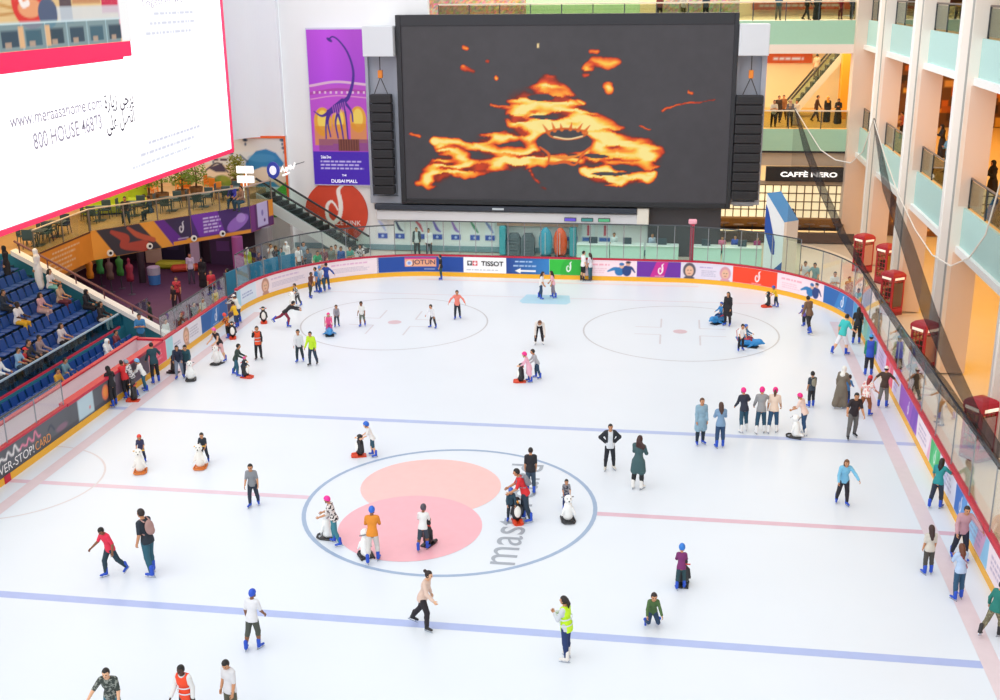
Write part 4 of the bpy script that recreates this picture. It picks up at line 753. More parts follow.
c = Cv(7.2, 1.4, .05, 'ffffff'); [c.scrib(.4+.5*k, .1+k*.42, 6.6, .4+k*.42, 'c0c4d4', 1, .8, 5+k) for k in range(3)]; c.on('small_print', (.015, 17.6-14, 13.35-LZ0), YP, ZP, LEDPRINT, led)
b = MB(); b.box((-26, 0, 9), (-17.6, 27.2, 20)); struct(b.build('wall_left', mat('e8dcd6', .6)))
# terrace slab with printed fascia
TZ, TB = 3.9, 2.5
fp = [onz(*p, TZ)[:2] for p in [(35, 255), (90, 232), (190, 216), (249, 207), (272, 199.5)]]; fp = [np.array(p) for p in fp]
b = MB(); b.prism([tuple(p) for p in fp]+[(-18.3, fp[-1][1]+.2), (-18.3, 35.2), (-27.5, 35.2), (-27.5, fp[0][1])], TB, TZ); ter = struct(b.build('terrace_floor', mat('dcb27a', .45, noise=.2, scale=1.5)))
for k in range(4):
    a, c_ = fp[k], fp[k+1]; w = float(np.hypot(*(c_-a))); cv = Cv(w, TZ-TB+.1, .04, 'ee9a2e'); H = cv.h; n = vnoise(cv.X.shape, 26, 30+k)[..., None]
    if k == 0: cv.a = lin('e8922c')*(.85+.3*n); [cv.scrib(w*.12+.2*j, .2+.22*j, w*.62+.3*j, .38+.22*j, 'f6dcb8', 1, .8, j+2) for j in range(5)]; cv.rect(0, H-.1, w, H, '4a2f28')
    if k == 1:
        cv.a = lin('f0a23a')*(.9+.2*n); cv.poly([(w*.05, H), (w*.47, H), (w*.68, 0), (w*.22, 0)], '3a3440'); cv.curve([(w*.2, H*.85), (w*.32, H*.55), (w*.3, H*.3), (w*.5, H*.2)], [.2, .5, .3, .6], 'b4483a'); cv.curve([(w*.36, H*.9), (w*.45, H*.6), (w*.6, H*.35)], [.15, .3, .25], 'c45a40')
        cv.poly([(w*.62, H), (w*.72, H), (w*.95, .2), (w*1.0, 0), (w*.8, 0)], '6a2a9a'); cv.poly([(w*.72, H), (w, H), (w, .28), (w*.9, .28)], '3a2a52'); cv.swoosh(w*.9, H*.62, .62, 'f4f0fa'); cv.rect(w*.85, .3, w*.96, .36, 'c0b0d8'); cv.rect(w*.8, 0, w, .22, 'f2a032')
    if k == 2:
        cv.a = lin('4a2a72')*(.85+.3*n); cv.poly([(0, H), (w*.45, H), (w*.55, .25), (w*.12, .25)], '7a34b0'); cv.scrib(w*.2, .38, w*.52, H-.2, 'e4d4f8', 5, .9, 4); cv.ell(w*.78, H*.45, .75, .35, '9a6ac8', rot=25); cv.ell(w*.84, H*.62, .3, .26, 'b890dc'); cv.rect(0, 0, w, .2, 'f09a34')
    if k == 3: cv.rect(0, 0, w, H, '5a2468'); cv.rect(w*.02, 0, w*.2, H, '7a3080'); cv.rect(w*.8, .55, w, H, 'e8942e'); cv.rect(w*.3, .15, w*.75, H+.05, 'c8bce8'); cv.ell(w*.52, .9, .12, .18, '8a7ac0'); cv.ell(w*.6, .45, .1, .1, '5a2a88')
    d = (c_-a)/w; nrm = np.array([d[1], -d[0]]); cv.on('fascia_print', (a[0]+nrm[0]*.03, a[1]+nrm[1]*.03, TB-.05), (d[0], d[1], 0), ZP, PRINT, ter)
    if k in (1, 2):
        for t in ((.16, .55) if k == 1 else (.02, .5)):
            q = a+d*w*t+nrm*.06; b = MB(); b.T = plane_M((q[0], q[1], TB+.18), (d[0], d[1], 0), ZP); b.tube([(0, 0, -.03), (0, 0, .04)], .17, 14); o = b.build('round_badge', mat('f4f0ea'), ter); b = MB(); b.T = plane_M((q[0], q[1], TB+.18), (d[0], d[1], 0), ZP); b.tube([(0, 0, .04), (0, 0, .06)], .08, 12); b.build('badge_centre', mat('2a2a30'), o)
    q = empty('terrace_railing', (*((a+c_)/2), TZ), math.atan2(d[1], d[0]), ['glass railing along the orange end of the terrace', 'glass railing above the orange and dark fascia', 'glass railing above the purple fascia', 'glass railing at the far purple corner of the terrace'][k], 'railing', 'terrace glass railings'); h = w/2
    b = MB(); b.box((-h, -.01, .05), (h, .01, 1.08)); b.build('glass_pane', glassmat('dfe4dc', .5, 'terrace_glass') if 'terrace_glass' not in bpy.data.materials else bpy.data.materials['terrace_glass'], q); b = MB(); b.tube([(-h, 0, 1.14), (h, 0, 1.14)], .045, 6); b.build('handrail', mat('c4b4a0', .3, .4), q)
    for j in range(max(2, int(w/1.8)+1)): x = -h+.04+(w-.08)*j/max(1, int(w/1.8)); b = MB(); b.box((x-.025, -.03, 0), (x+.025, .03, 1.12)); b.build('post', mat('8a8078', .4, .4), q)
b = MB(); b.box((-27.8, 8, 0), (-27.5, 35.3, 9)); struct(b.build('wall_terrace', mat('e8b878', .6, noise=.35, scale=.5)))
b = MB(); b.box((-27.5, 8, 8.8), (-17.6, 27, 9)); struct(b.build('ceiling_terrace', mat('e8d2b0')))
# terrace furniture
DT = mat('3c5560', .5)
def chair(m):
    r = empty('terrace_chair'); b = MB(); b.box((-.24, -.24, .42), (.24, .24, .47), .015); b.build('seat', m, r); b = MB(); b.box((-.24, .2, .47), (.24, .25, .95), .015); b.build('backrest', m, r)
    for sx in (-1, 1):
        for sy in (-1, 1): b = MB(); b.tube([(sx*.21, sy*.21, .42), (sx*.25, sy*.25, 0)], [.025, .018], 5); b.build('leg', m, r)
        b = MB(); b.box((sx*.25-.025, -.2, .62), (sx*.25+.025, .22, .66)); b.box((sx*.25-.02, -.2, .45), (sx*.25+.02, -.16, .62)); b.build('armrest', m, r)
    return r
def table(m):
    r = empty('terrace_table'); b = MB(); b.box((-.42, -.42, .7), (.42, .42, .75), .02); b.build('top', m, r); b = MB(); b.tube([(0, 0, .03), (0, 0, .7)], .04, 6); b.build('column', m, r); b = MB(); b.box((-.28, -.28, 0), (.28, .28, .035), .01); b.build('foot', m, r); return r
pc, pt = chair(DT), table(mat('55666c', .5)); first = [True]
def place(pr, xy, rz, label, grp):
    o = pr if not pr.get('label') else copy_tree(pr); o.location = (xy[0], xy[1], TZ); o.rotation_euler = (0, 0, rz); tag(o, label, 'chair' if pr is pc else 'table', grp); return o
TS = [((108, 236), 'at the bent corner of the railing'), ((143, 231), 'where two diners sit'), ((180, 226), 'above the white monogram'), ((212, 222), 'above the purple lettering'), ((240, 215), 'at the far end by the mural'), ((66, 252), 'above the orange fascia'), ((47, 261), 'nearest the billboard corner')]
for k, (p, lb) in enumerate(TS):
    w = onz(p[0], p[1]-14, TZ)[:2]; w = w+np.array([-.6, .3]); place(pt, w, .2, 'dark square terrace table '+lb, 'dark terrace tables')
    for j, (dx, dy, a) in enumerate(((.0, .72, 0), (.0, -.72, math.pi), (-.72, 0, math.pi/2))):
        place(pc, w+np.array([dx, dy]), a+.2, 'dark teal terrace armchair '+['behind the table ', 'in front of the table ', 'left of the table '][j]+lb, 'dark terrace armchairs')
po = None; OR = mat('e88a2c', .5)
for k in range(11):
    w = onz(196+k*5.2, 189-(k*1.6)+(k % 2)*6, TZ)[:2]; w = np.array([-25.2+.66*k, 33.6+.3*(k % 2)])
    if po is None: po = o = chair(OR)
    else: o = copy_tree(po)
    o.location = (w[0], w[1]-1.1*(k % 3), TZ); o.rotation_euler = (0, 0, k*1.3); tag(o, 'orange chair at the back of the terrace by the mural', 'chair', 'orange chairs by the mural')
LIME = mat('b6cc2c', .6)
for k, (x, y, w) in enumerate(((*onz(106, 214, TZ)[:2], 2.5), (*onz(138, 206, TZ)[:2], 1.2))):
    r = empty('lime_banquette', (x, y, TZ), R_(-62), ['wide lime green banquette under the billboard edge', 'narrow lime green banquette beside the potted trees'][k], 'sofa'); b = MB(); b.box((-.4, -w/2, .1), (.5, w/2, .5), .06); b.build('seat', LIME, r); b = MB(); b.box((-.6, -w/2, .1), (-.35, w/2, 1.9), .06); b.build('high_back', LIME, r); b = MB(); b.box((-.3, -w/2+.1, 0), (.3, w/2-.1, .1)); b.build('plinth', DARK, r)
def tree(loc, h, seed, lb, pot=True):
    r = empty('potted_tree', loc, 0, lb, 'plant', 'terrace trees'); rr = random.Random(seed); b = MB(); b.lathe([(.32, 0), (.4, .6), (.36, .6), (.34, .5)], n=12); b.build('planter', mat('7a5a3c', .6), r); b = MB(); b.tube([(0, 0, .5), (.05, .02, h*.45), (0, .05, h*.7)], [.07, .05, .03], 6); b.build('trunk', mat('5a4028'), r)
    b = MB()
    for i in range(420):
        t = rr.random(); a = rr.random()*6.283; q = rr.random()**.5*h*.27*(1-.4*abs(t-.4)); c0 = Vector((q*math.cos(a), q*math.sin(a), h*(.35+.65*t))); d = Vector((rr.uniform(-1, 1), rr.uniform(-1, 1), rr.uniform(-.6, .8))).normalized()*rr.uniform(.12, .24); s = d.orthogonal().normalized()*.05
        b.add([c0, c0+d*.5+s, c0+d, c0+d*.5-s], [(0, 1, 2, 3)])
    f = b.build('foliage', mat(rr.choice(['6f8a2e', '5a7a30', '8a8a34']), .6), r); return r
for k, (p, h) in enumerate(((150, 2.9), (162, 3.3), (205, 2.5), (178, 2.6), (238, 2.0))):
    w = onz(p, 205-k, TZ)[:2]; tree((*onz((150, 163, 197, 183, 238)[k], (205, 203, 197, 200, 189)[k], TZ)[:2], TZ), h, k, ['leafy potted tree beside the lime banquette', 'tallest leafy potted tree on the terrace', 'leafy potted tree above the purple fascia', 'leafy potted tree between the terrace tables', 'small leafy potted tree near the blue emblem'][k])
# foyer below the terrace
b = MB(); b.prism([(-15.3, 14.3), (-15.3, 27.2), (-16.8, 31.5), (-27.5, 35.2), (-27.5, 14.3)], -.06, -.02); fy = struct(b.build('floor_foyer', mat('4f2f4e', .7, noise=.3, scale=2)))
for k, (px, py, rad, col, lb) in enumerate(((143, 268, .2, '3a3236', 'dark round post below the fascia'), (241, 250, .3, '9a4a8a', 'magenta round post under the terrace corner'), (262, 262, .55, '8f8a8c', 'grey square pier below the terrace end'))):
    w = onz(px, py+14, 0); x, y = w[0], w[1]
    if k == 2: x, y = -16.7, 30
    if k == 1: x, y = -17.2, 27.2
    b = MB(); b.tube([(x, y, -.05), (x, y, TB)], rad, 14 if k < 2 else 4); o = b.build('terrace_post', mat(col, .5)); tag(o, lb, 'post')
def panel(name, x0, x1, y, z1, col, lb, cat, extra=None):
    r = empty(name, ((x0+x1)/2, y, -.04), 0, lb, cat); w = (x1-x0)/2; b = MB(); b.box((-w, 0, 0), (w, .15, z1), .02); b.build('leaf', mat(col, .5), r); b = MB(); b.box((-w-.06, .02, 0), (-w, .17, z1+.06)); b.box((w, .02, 0), (w+.06, .17, z1+.06)); b.build('frame', DARK, r)
    if extra: b = MB(); b.box((-w*.5, -.03, z1*.35), (w*.5, 0, z1*.6)); b.build('plate', mat(extra), r)
    return r
fx_ = lambda px, y: ony(px, 270, y)[0]
YB = 31.
panel('cream_door', fx_(147, YB), fx_(163, YB), YB, 2.4, 'efe2b8', 'cream door panel behind the foyer', 'door', 'd8b070'); panel('dark_display_window', fx_(164, YB), fx_(186, YB), YB, 2.4, '2a2a42', 'dark display window beside the cream door', 'window', '3c3c5c')
panel('white_door', fx_(192, YB), fx_(201, YB), YB, 2.4, 'e6e0ea', 'white door panel right of the dark display window', 'door'); panel('violet_panel', fx_(212, YB), fx_(238, YB), YB, 2.4, '4a3a58', 'violet wall panel at the right end of the foyer', 'panel', '6a4a80')
b = MB(); b.box((-27.5, 31.4, 0), (-16.9, 31.6, 2.5)); struct(b.build('wall_foyer', mat('3c3038', .7)))
r = empty('floor_cushion', (fx_(170, 29.5), 29.8, 0), 0, 'lime green low cushion under the dark display window', 'cushion'); b = MB(); b.box((-.9, -.4, 0), (.9, .4, .4), .12); b.build('pad', LIME, r)
r = empty('orange_cushion', (fx_(184, 29.), 29.2, 0), .4, 'rust orange low cushion beside the lime green one', 'cushion'); b = MB(); b.box((-.8, -.35, 0), (.8, .35, .35), .12); b.build('pad', mat('c8502c'), r)
r = empty('litter_bin', (onz(155, 284)[0], onz(155, 284)[1], 0), 0, 'grey and blue bin on the purple foyer carpet', 'bin'); b = MB(); b.lathe([(.3, 0), (.34, .55)], n=14); b.build('body', mat('3a7ab8'), r); b = MB(); b.lathe([(.35, .55), (.36, .95), (.3, 1.0)], n=14); b.build('hood', mat('a8acb4', .4), r)
for k, (px, py, col, lb) in enumerate(((92, 285, 'f0a020', 'yellow clothes dummy at the left of the foyer'), (102, 280, '4ac060', 'green clothes dummy next to the yellow one'), (112, 286, '6a5a4a', 'brown clothes dummy in the middle of the row'), (122, 282, '3f9a3a', 'dark green clothes dummy under the red fascia'), (132, 288, '8a2a3a', 'maroon clothes dummy beside the dark post'))):
    w = onz(px, py+6); r = empty('clothes_dummy', (max(w[0], -27), min(w[1], 31), -.04), 0, lb, 'dummy', 'clothes dummies in the foyer'); b = MB(); b.lathe([(.2, .75), (.22, 1.0), (.16, 1.2), (.23, 1.5), (.2, 1.62), (.07, 1.7), (.08, 1.8), (.1, 1.9), (.02, 2.02)], n=12, sy=.65); b.build('torso', mat(col, .5), r, True); b = MB(); b.lathe([(.22, 0), (.2, .03), (.03, .06), (.03, .78)], n=10); b.build('stand', DARK, r)
# left escalator from the terrace end down to the back floor
e0 = onz(372, 264, 0); 
escalator('escalator', (-12.3, 34.1, -.05), (-17.9, 32.5, 3.9), 1.3, 'grey escalator descending from the terrace in front of the round sign', (.28, .96))
r = empty('blue_hoarding', (0, 0, -.05), 0, 'teal blue hoarding behind the glass of the left curve', 'hoarding'); hs = [s_at(258, 308), s_at(318, 290)]
for k in range(5):
    b = MB(); sweep(b, hs[0]+(hs[1]-hs[0])*k/5+.03, hs[0]+(hs[1]-hs[0])*(k+1)/5-.03, rect(1.1, 1.16, .1, 1.75)); b.build('panel', mat('2f86ac', .5), r)
    b = MB(); sweep(b, hs[0]+(hs[1]-hs[0])*k/5-.03, hs[0]+(hs[1]-hs[0])*k/5+.03, rect(1.08, 1.18, 0, 1.8)); b.build('post', STEEL, r)
# ================================================================== GRANDSTAND
YE = 14.; BL2 = mat('2f8096', .6, noise=.1); STEP = mat('2a5678', .7, noise=.15, scale=1.5); NR = 6
gs = struct(empty('grandstand', (-19, 5, 0))); L = Matrix.Translation((19, -5, 0))
for k in range(NR): b = MB(); b.box((-17.6-.8*k-.8, -6, -.05), (-17.6-.8*k, YE, 1.2+.44*k)); b.build('step', STEP, gs, M=L)
b = MB(); b.box((-27.5, -6, -.05), (-17.6-.8*NR, YE, 1.2+.44*NR)); b.build('top_deck', STEP, gs, M=L)
b = MB(); b.box((-17.6, -6, -.05), (-17.45, YE, 1.2)); b.build('front_wall', BL2, gs, M=L)
b = MB(); b.box((-17.45, -6, -.05), (-16.05, YE-.4, .25)); b.build('lower_deck', STEP, gs, M=L)
cop = [(-15.7, .95), (-22.4, 4.5)]
b = MB(); b.prism([(-15.6, -.05), (-15.6, .75), (-22.4, 4.3), (-24, 4.3), (-24, -.05)], YE, YE+.2, 'y'); b.build('end_wall', BL2, gs, M=L)
b = MB(); b.prism([(-15.5, .72), (-15.5, .92), (-22.4, 4.52), (-22.4, 4.3)], YE-.12, YE+.34, 'y'); b.build('white_coping', mat('f2f0ee', .5), gs, M=L)
b = MB(); b.tube([(-15.6, YE+.1, 1.35), (-22.3, YE+.1, 4.9)], .05, 6); 
for t in np.linspace(.03, .97, 6): x = -15.6-6.7*t; z = 1.35+3.55*t; b.tube([(x, YE+.1, z-.5), (x, YE+.1, z)], .03, 5)
b.build('end_handrail', mat('7a4a4c', .4, .3), gs, M=L)
b = MB(); b.box((-27.5, -6, 3.6), (-23.2, YE+.1, 4.35)); b.build('rear_wall', mat('2f6f92', .6), gs, M=L)
r = empty('grandstand_rail', (-17.5, 8, 1.2), 0, 'low glass rail with red strip in front of the upper seats', 'railing')
for k in range(7): b = MB(); y0, y1 = -6+k*2.8, -6+k*2.8+2.72; b.box((-.01, y0-5, .06), (.01, y1-5, .62)); b.build('glass_pane', glassmat('d4ecf2', .8, 'stand_glass') if 'stand_glass' not in bpy.data.materials else bpy.data.materials['stand_glass'], r)
b = MB(); b.box((-.03, -11, 0), (.04, 8.6-3, .09)); b.build('red_strip', mat('d8304e'), r); b = MB(); b.box((-.03, -11, .62), (.03, 5.6, .68)); b.build('top_rail', mat('a8c4d8', .4), r)
# seats
SB = mat('194a96', .45)
def seat():
    r = empty('stadium_seat'); b = MB(); b.box((-.2, -.22, .38), (.24, .22, .44), .02); b.build('seat', SB, r); b = MB(); v = [(-.2, -.22, .42), (-.2, .22, .42), (-.3, .2, .84), (-.3, -.2, .84)]; b.add(v+[(x-.05, y, z) for x, y, z in v], [(0, 1, 2, 3), (7, 6, 5, 4), (0, 4, 5, 1), (1, 5, 6, 2), (2, 6, 7, 3), (3, 7, 4, 0)]); b.build('backrest', SB, r)
    b = MB(); b.box((-.05, -.04, 0), (.05, .04, .38)); b.build('pedestal', DARK, r); return r
ps = None
def put_seat(x, y, z, lb, g):
    global ps
    o = seat() if ps is None else copy_tree(ps); ps = ps or o; o.location = (x, y, z); tag(o, lb, 'seat', g)
ROWN = ['lowest', 'second', 'third', 'fourth', 'fifth', 'top']
def taken(x, y): return any(abs(x-a) < .5 and abs(y-c_) < .34 for a, c_ in TAKEN)
TAKEN = []
for k in range(NR):
    for j in range(22):
        y = YE-.7-j*.54
        px, py = proj((-18.2-.8*k, y, 1.9+.44*k))
        if px > -8: put_seat(-18.1-.8*k, y, 1.2+.44*k, f'blue plastic seat in the {ROWN[k]} row behind the glass rail', f'seats of the {ROWN[k]} upper row')
for k in range(2):
    for j in range(23):
        y = 12.9-j*.54; px, py = proj((-16.7-.7*k, y, .8))
        if px > -8: put_seat(-16.45-.62*k, y, .25, f'blue plastic seat in the {["front", "rear"][k]} row below the glass rail', f'seats of the {["front", "rear"][k]} lower row')
# bench box between boards and stand
BW = mat('f4dfe6', .5); bx = empty('team_bench_box', (-15.6, 3, 0), 0, 'pale pink team bench enclosure with red top edge beside the boards', 'bench box'); L = Matrix.Translation((15.6, -3, 0))
b = MB(); b.box((-16.02, -6, 0), (-15.92, 12.05, 1.26)); b.build('back_wall', BW, bx, M=L); b = MB(); b.box((-15.92, 11.95, 0), (-14.95, 12.05, 1.2)); b.build('end_wall', BW, bx, M=L)
b = MB(); b.box((-16.06, -6, 1.26), (-15.88, 12.1, 1.33)); b.box((-15.88, 11.9, 1.2), (-14.7, 12.1, 1.29)); b.build('red_cap', RED, bx, M=L); b = MB(); b.box((-15.92, -6, .0), (-14.95, 11.95, .05)); b.build('floor_mat', mat('d8c8cc'), bx, M=L)
b = MB(); b.box((-15.9, -5, .42), (-15.55, 10.5, .48), .01); b.box((-15.75, -5, .05), (-15.7, 10.5, .42)); b.build('bench', mat('e8e0e2'), bx, M=L)
# ================================================================== BODIES: smooth distance fields meshed as one surface
def snet(fn, lo, hi, h):
    lo = np.array(lo, float); n = np.maximum(np.ceil((np.array(hi)-lo)/h).astype(int)+1, 3)
    ax = [lo[i]+h*np.arange(n[i]) for i in range(3)]; G = np.stack(np.meshgrid(*ax, indexing='ij'), -1).astype(np.float32)
    d = fn(G.reshape(-1, 3)).reshape(n); ins = d < 0
    c = np.zeros(n-1, np.int32)
    for i in (0, 1):
        for j in (0, 1):
            for k in (0, 1): c += ins[i:n[0]-1+i, j:n[1]-1+j, k:n[2]-1+k]
    act = (c > 0) & (c < 8); idx = np.full(n-1, -1); I = np.argwhere(act); idx[act] = np.arange(len(I))
    P = np.zeros((len(I), 3)); W_ = np.zeros(len(I))
    for a in range(3):
        for e in ((0, 0), (0, 1), (1, 0), (1, 1)):
            o = np.zeros(3, int); oth = [x for x in range(3) if x != a]; o[oth[0]], o[oth[1]] = e; o2 = o.copy(); o2[a] += 1
            A, B = I+o, I+o2; da, db = d[A[:, 0], A[:, 1], A[:, 2]], d[B[:, 0], B[:, 1], B[:, 2]]; m = (da < 0) != (db < 0)
            t = np.where(m, da/np.where(m, da-db, 1), 0); q = o+np.zeros((len(I), 3)); q[:, a] += t; P += q*m[:, None]; W_ += m
    V = lo+h*(I+P/np.maximum(W_, 1)[:, None]); F = []
    for a in range(3):
        b_, c_ = [(1, 2), (2, 0), (0, 1)][a]; sl0 = [slice(None)]*3; sl1 = [slice(None)]*3; sl0[a] = slice(0, n[a]-1); sl1[a] = slice(1, n[a])
        ch = ins[tuple(sl0)] != ins[tuple(sl1)]; E = np.argwhere(ch); ok = (E[:, b_] > 0) & (E[:, c_] > 0) & (E[:, b_] < n[b_]-1) & (E[:, c_] < n[c_]-1); E = E[ok]
        fl = ins[tuple(sl0)][tuple(E.T)]; q = []
        for db_, dc in ((1, 1), (0, 1), (0, 0), (1, 0)): o = np.zeros(3, int); o[b_] = -db_; o[c_] = -dc; g = E+o; q.append(idx[g[:, 0], g[:, 1], g[:, 2]])
        q = np.stack(q, 1); q[~fl] = q[~fl][:, ::-1]; F.append(q)
    return V, np.concatenate(F)
def d_cap(p, a, b, ra, rb, fl=None):
    a, b = np.array(a), np.array(b); ab = b-a; t = np.clip(((p-a)@ab)/max(ab@ab, 1e-9), 0, 1); q = p-a-t[:, None]*ab
    return np.sqrt((q*q).sum(1))-(ra+(rb-ra)*t)
def d_ell(p, c, r, R=None):
    q = p-np.array(c)
    if R is not None: q = q@np.asarray(R)
    r = np.array(r); k0 = np.sqrt(((q/r)**2).sum(1)); k1 = np.sqrt(((q/r/r)**2).sum(1)); return k0*(k0-1)/np.maximum(k1, 1e-6)
def field(prims, k=.02):
    def fn(p):
        D = None
        for q in prims:
            d = d_cap(p, *q[1:]) if q[0] == 'c' else d_ell(p, *q[1:])
            if D is None: D = d
            else: h = np.clip(.5+.5*(D-d)/k, 0, 1); D = D*(1-h)+d*h-k*h*(1-h)
        return D
    return fn
def bounds(prims, pad):
    L_, H_ = [], []
    for q in prims:
        if q[0] == 'c': r = max(q[3], q[4]); L_ += [np.minimum(q[1], q[2])-r]; H_ += [np.maximum(q[1], q[2])+r]
        else: r = max(q[2]); L_ += [np.array(q[1])-r]; H_ += [np.array(q[1])+r]
    return np.min(L_, 0)-pad, np.max(H_, 0)+pad
def shape(name, prims, m, parent, h, k=.02, cut=None, M=None):
    lo, hi = bounds(prims, h*1.6); f = field(prims, k); g = (lambda p: np.maximum(f(p), cut(p))) if cut else f
    V, F = snet(g, lo, hi, h); return link(name, meshdata(name, V, F, True), m, parent, M)
def Rx(a): a = R_(a); return np.array([[1, 0, 0], [0, math.cos(a), -math.sin(a)], [0, math.sin(a), math.cos(a)]])
def Rz(a): a = R_(a); return np.array([[math.cos(a), -math.sin(a), 0], [math.sin(a), math.cos(a), 0], [0, 0, 1]])
def Ry(a): a = R_(a); return np.array([[math.cos(a), 0, math.sin(a)], [0, 1, 0], [-math.sin(a), 0, math.cos(a)]])
# ---- prototypes shared by everybody: boot, blade, shoe, hand
def mk_boot(skate):
    z0 = .055 if skate else 0.
    prims = [('c', (0, -.02, z0+.06), (0, -.025, z0+.24), .055, .06), ('c', (0, -.03, z0+.045), (0, .15, z0+.035), .045, .035)] if skate else [('c', (0, -.03, .05), (0, .14, .035), .042, .034), ('c', (0, -.03, .06), (0, -.03, .1), .04, .036)]
    return snet(field(prims, .03), *bounds(prims, .02), .017)
BOOT, SHOE = mk_boot(True), mk_boot(False)
def blade_mesh():
    b = MB(); b.prism([(-.11, .012), (-.09, 0), (.16, 0), (.2, .022), (.18, .026), (-.11, .026)], -.004, .004, 'x'); b.box((-.012, -.09, .022), (.012, -.05, .07)); b.box((-.012, .09, .022), (.012, .13, .07)); return meshdata('blade', b.v, b.f)
BLADE = blade_mesh()
def hand_mesh(s):
    """right hand (s = 1) in metres for a 1.75 m adult: wrist at the origin, fingers along -z, palm facing -x*s, thumb towards +y"""
    b = MB(); v = []
    for z, w, t in ((0, .026, .02), (-.03, .036, .016), (-.07, .043, .015), (-.095, .041, .013)): v.append((z, w, t))
    n = 8; P = []; f = []
    for z, w, t in v: P += [(t*math.cos(2*math.pi*i/n), w*math.sin(2*math.pi*i/n), z) for i in range(n)]
    for j in range(3): f += [(j*n+i, j*n+n+i, j*n+n+(i+1) % n, j*n+(i+1) % n) for i in range(n)]
    f += [tuple(range(n)), tuple(range(3*n, 4*n))[::-1]]; b.add(P, f)
    for i, (y, l, r) in enumerate(((.03, .072, .0088), (.010, .082, .009), (-.011, .076, .0088), (-.030, .06, .0078))):
        c1, c2, c3 = .3+.08*i, .55+.1*i, .6; q = [Vector((0, y*.9, -.075)), Vector((0, y, -.095))]; a = 0
        for c, k in ((c1, .42), (c2, .32), (c3, .26)): a += c; q.append(q[-1]+Vector((-s*math.sin(a), y*.15, -math.cos(a))).normalized()*l*k)
        b.tube(q, [r, r*1.02, r, r*.92, r*.7], 6)
    b.tube([(0, .02, -.025), (-s*.012, .046, -.05), (-s*.022, .054, -.078), (-s*.03, .05, -.1)], [.012, .0115, .0098, .0075], 6)
    return np.array(b.v), b.f
HANDS = {1: hand_mesh(1), -1: hand_mesh(-1)}
SKINS = {'l': 'e3b08c', 'm': 'c98f68', 'd': '8a5a3c', 'k': '4c3023'}
EYE, LIP = mat('241a18', .3), mat('a85a52', .5)
# ---- poses: lean, (swing, abduct, knee) per leg, (swing, abduct, elbow, inward) per arm, head pitch, head yaw; index 0 = right side
POSES = dict(
    stand=dict(lean=0, legs=((2, 4, 3), (-2, 4, 3)), arms=((4, 5, 12, 0), (2, 5, 14, 0))),
    glide=dict(lean=8, legs=((10, 5, 12), (-9, 6, 8)), arms=((12, 9, 25, 0), (-7, 10, 22, 0))),
    stride=dict(lean=14, legs=((22, 5, 22), (-20, 7, 16)), arms=((20, 16, 35, 0), (-16, 18, 30, 0))),
    wide=dict(lean=14, legs=((6, 16, 12), (4, 18, 10)), arms=((12, 34, 12, 0), (10, 32, 14, 0))),
    arms=dict(lean=5, legs=((6, 6, 8), (-5, 7, 6)), arms=((8, 48, 12, 0), (8, 44, 14, 0))),
    push=dict(lean=15, legs=((14, 6, 16), (-8, 7, 14)), arms=((20, 10, 44, 12), (20, 10, 44, 12))),
    hold=dict(lean=20, legs=((8, 6, 10), (-6, 7, 10)), arms=((24, 8, 34, 10), (20, 9, 38, 10))),
    hips=dict(lean=0, legs=((2, 7, 3), (-2, 7, 3)), arms=((-18, 40, 30, 85), (-18, 40, 30, 85))),
    fold=dict(lean=4, legs=((3, 4, 4), (-3, 5, 4)), arms=((22, 8, 85, 50), (22, 8, 85, 50))),
    photo=dict(lean=2, legs=((3, 5, 3), (-2, 5, 3)), arms=((62, 14, 95, 20), (12, 10, 40, 10))),
    point=dict(lean=2, legs=((4, 5, 3), (-4, 5, 4)), arms=((70, 14, 15, 0), (4, 10, 14, 0))),
    bend=dict(lean=72, legs=((10, 8, 10), (8, 8, 8)), arms=((18, 8, 10, 5), (18, 8, 10, 5))),
    kneel=dict(lean=18, legs=((48, 14, 118), (40, 14, 116)), arms=((24, 14, 30, 0), (24, 14, 30, 0))),
    run=dict(lean=46, legs=((30, 6, 40), (-50, 6, 20)), arms=((60, 14, 15, 0), (55, 14, 20, 0))),
    rail=dict(lean=12, legs=((8, 6, 10), (-8, 7, 12)), arms=((38, 30, 20, 0), (10, 12, 30, 0))),
    sit=dict(lean=4, legs=((86, 7, 84), (84, 8, 82)), arms=((24, 8, 50, 15), (24, 8, 50, 15)), seat=1),
    sled=dict(lean=-6, legs=((80, 10, 40), (80, 10, 40)), arms=((40, 10, 30, 0), (40, 10, 30, 0)), seat=1),
    walk=dict(lean=3, legs=((18, 3, 6), (-16, 3, 14)), arms=((-14, 7, 14, 0), (16, 7, 18, 0))),
    reach=dict(lean=20, legs=((8, 6, 10), (-8, 7, 8)), arms=((80, 10, 12, 0), (60, 12, 20, 0))))
def frame_to(d):
    """rotation whose -z axis runs along d, +y as near forward as it can"""
    z = -np.array(d)/np.linalg.norm(d); y = np.array([0, 1., .35]); y = y-z*(y@z); y /= np.linalg.norm(y); return np.stack([np.cross(y, z), y, z], 1)
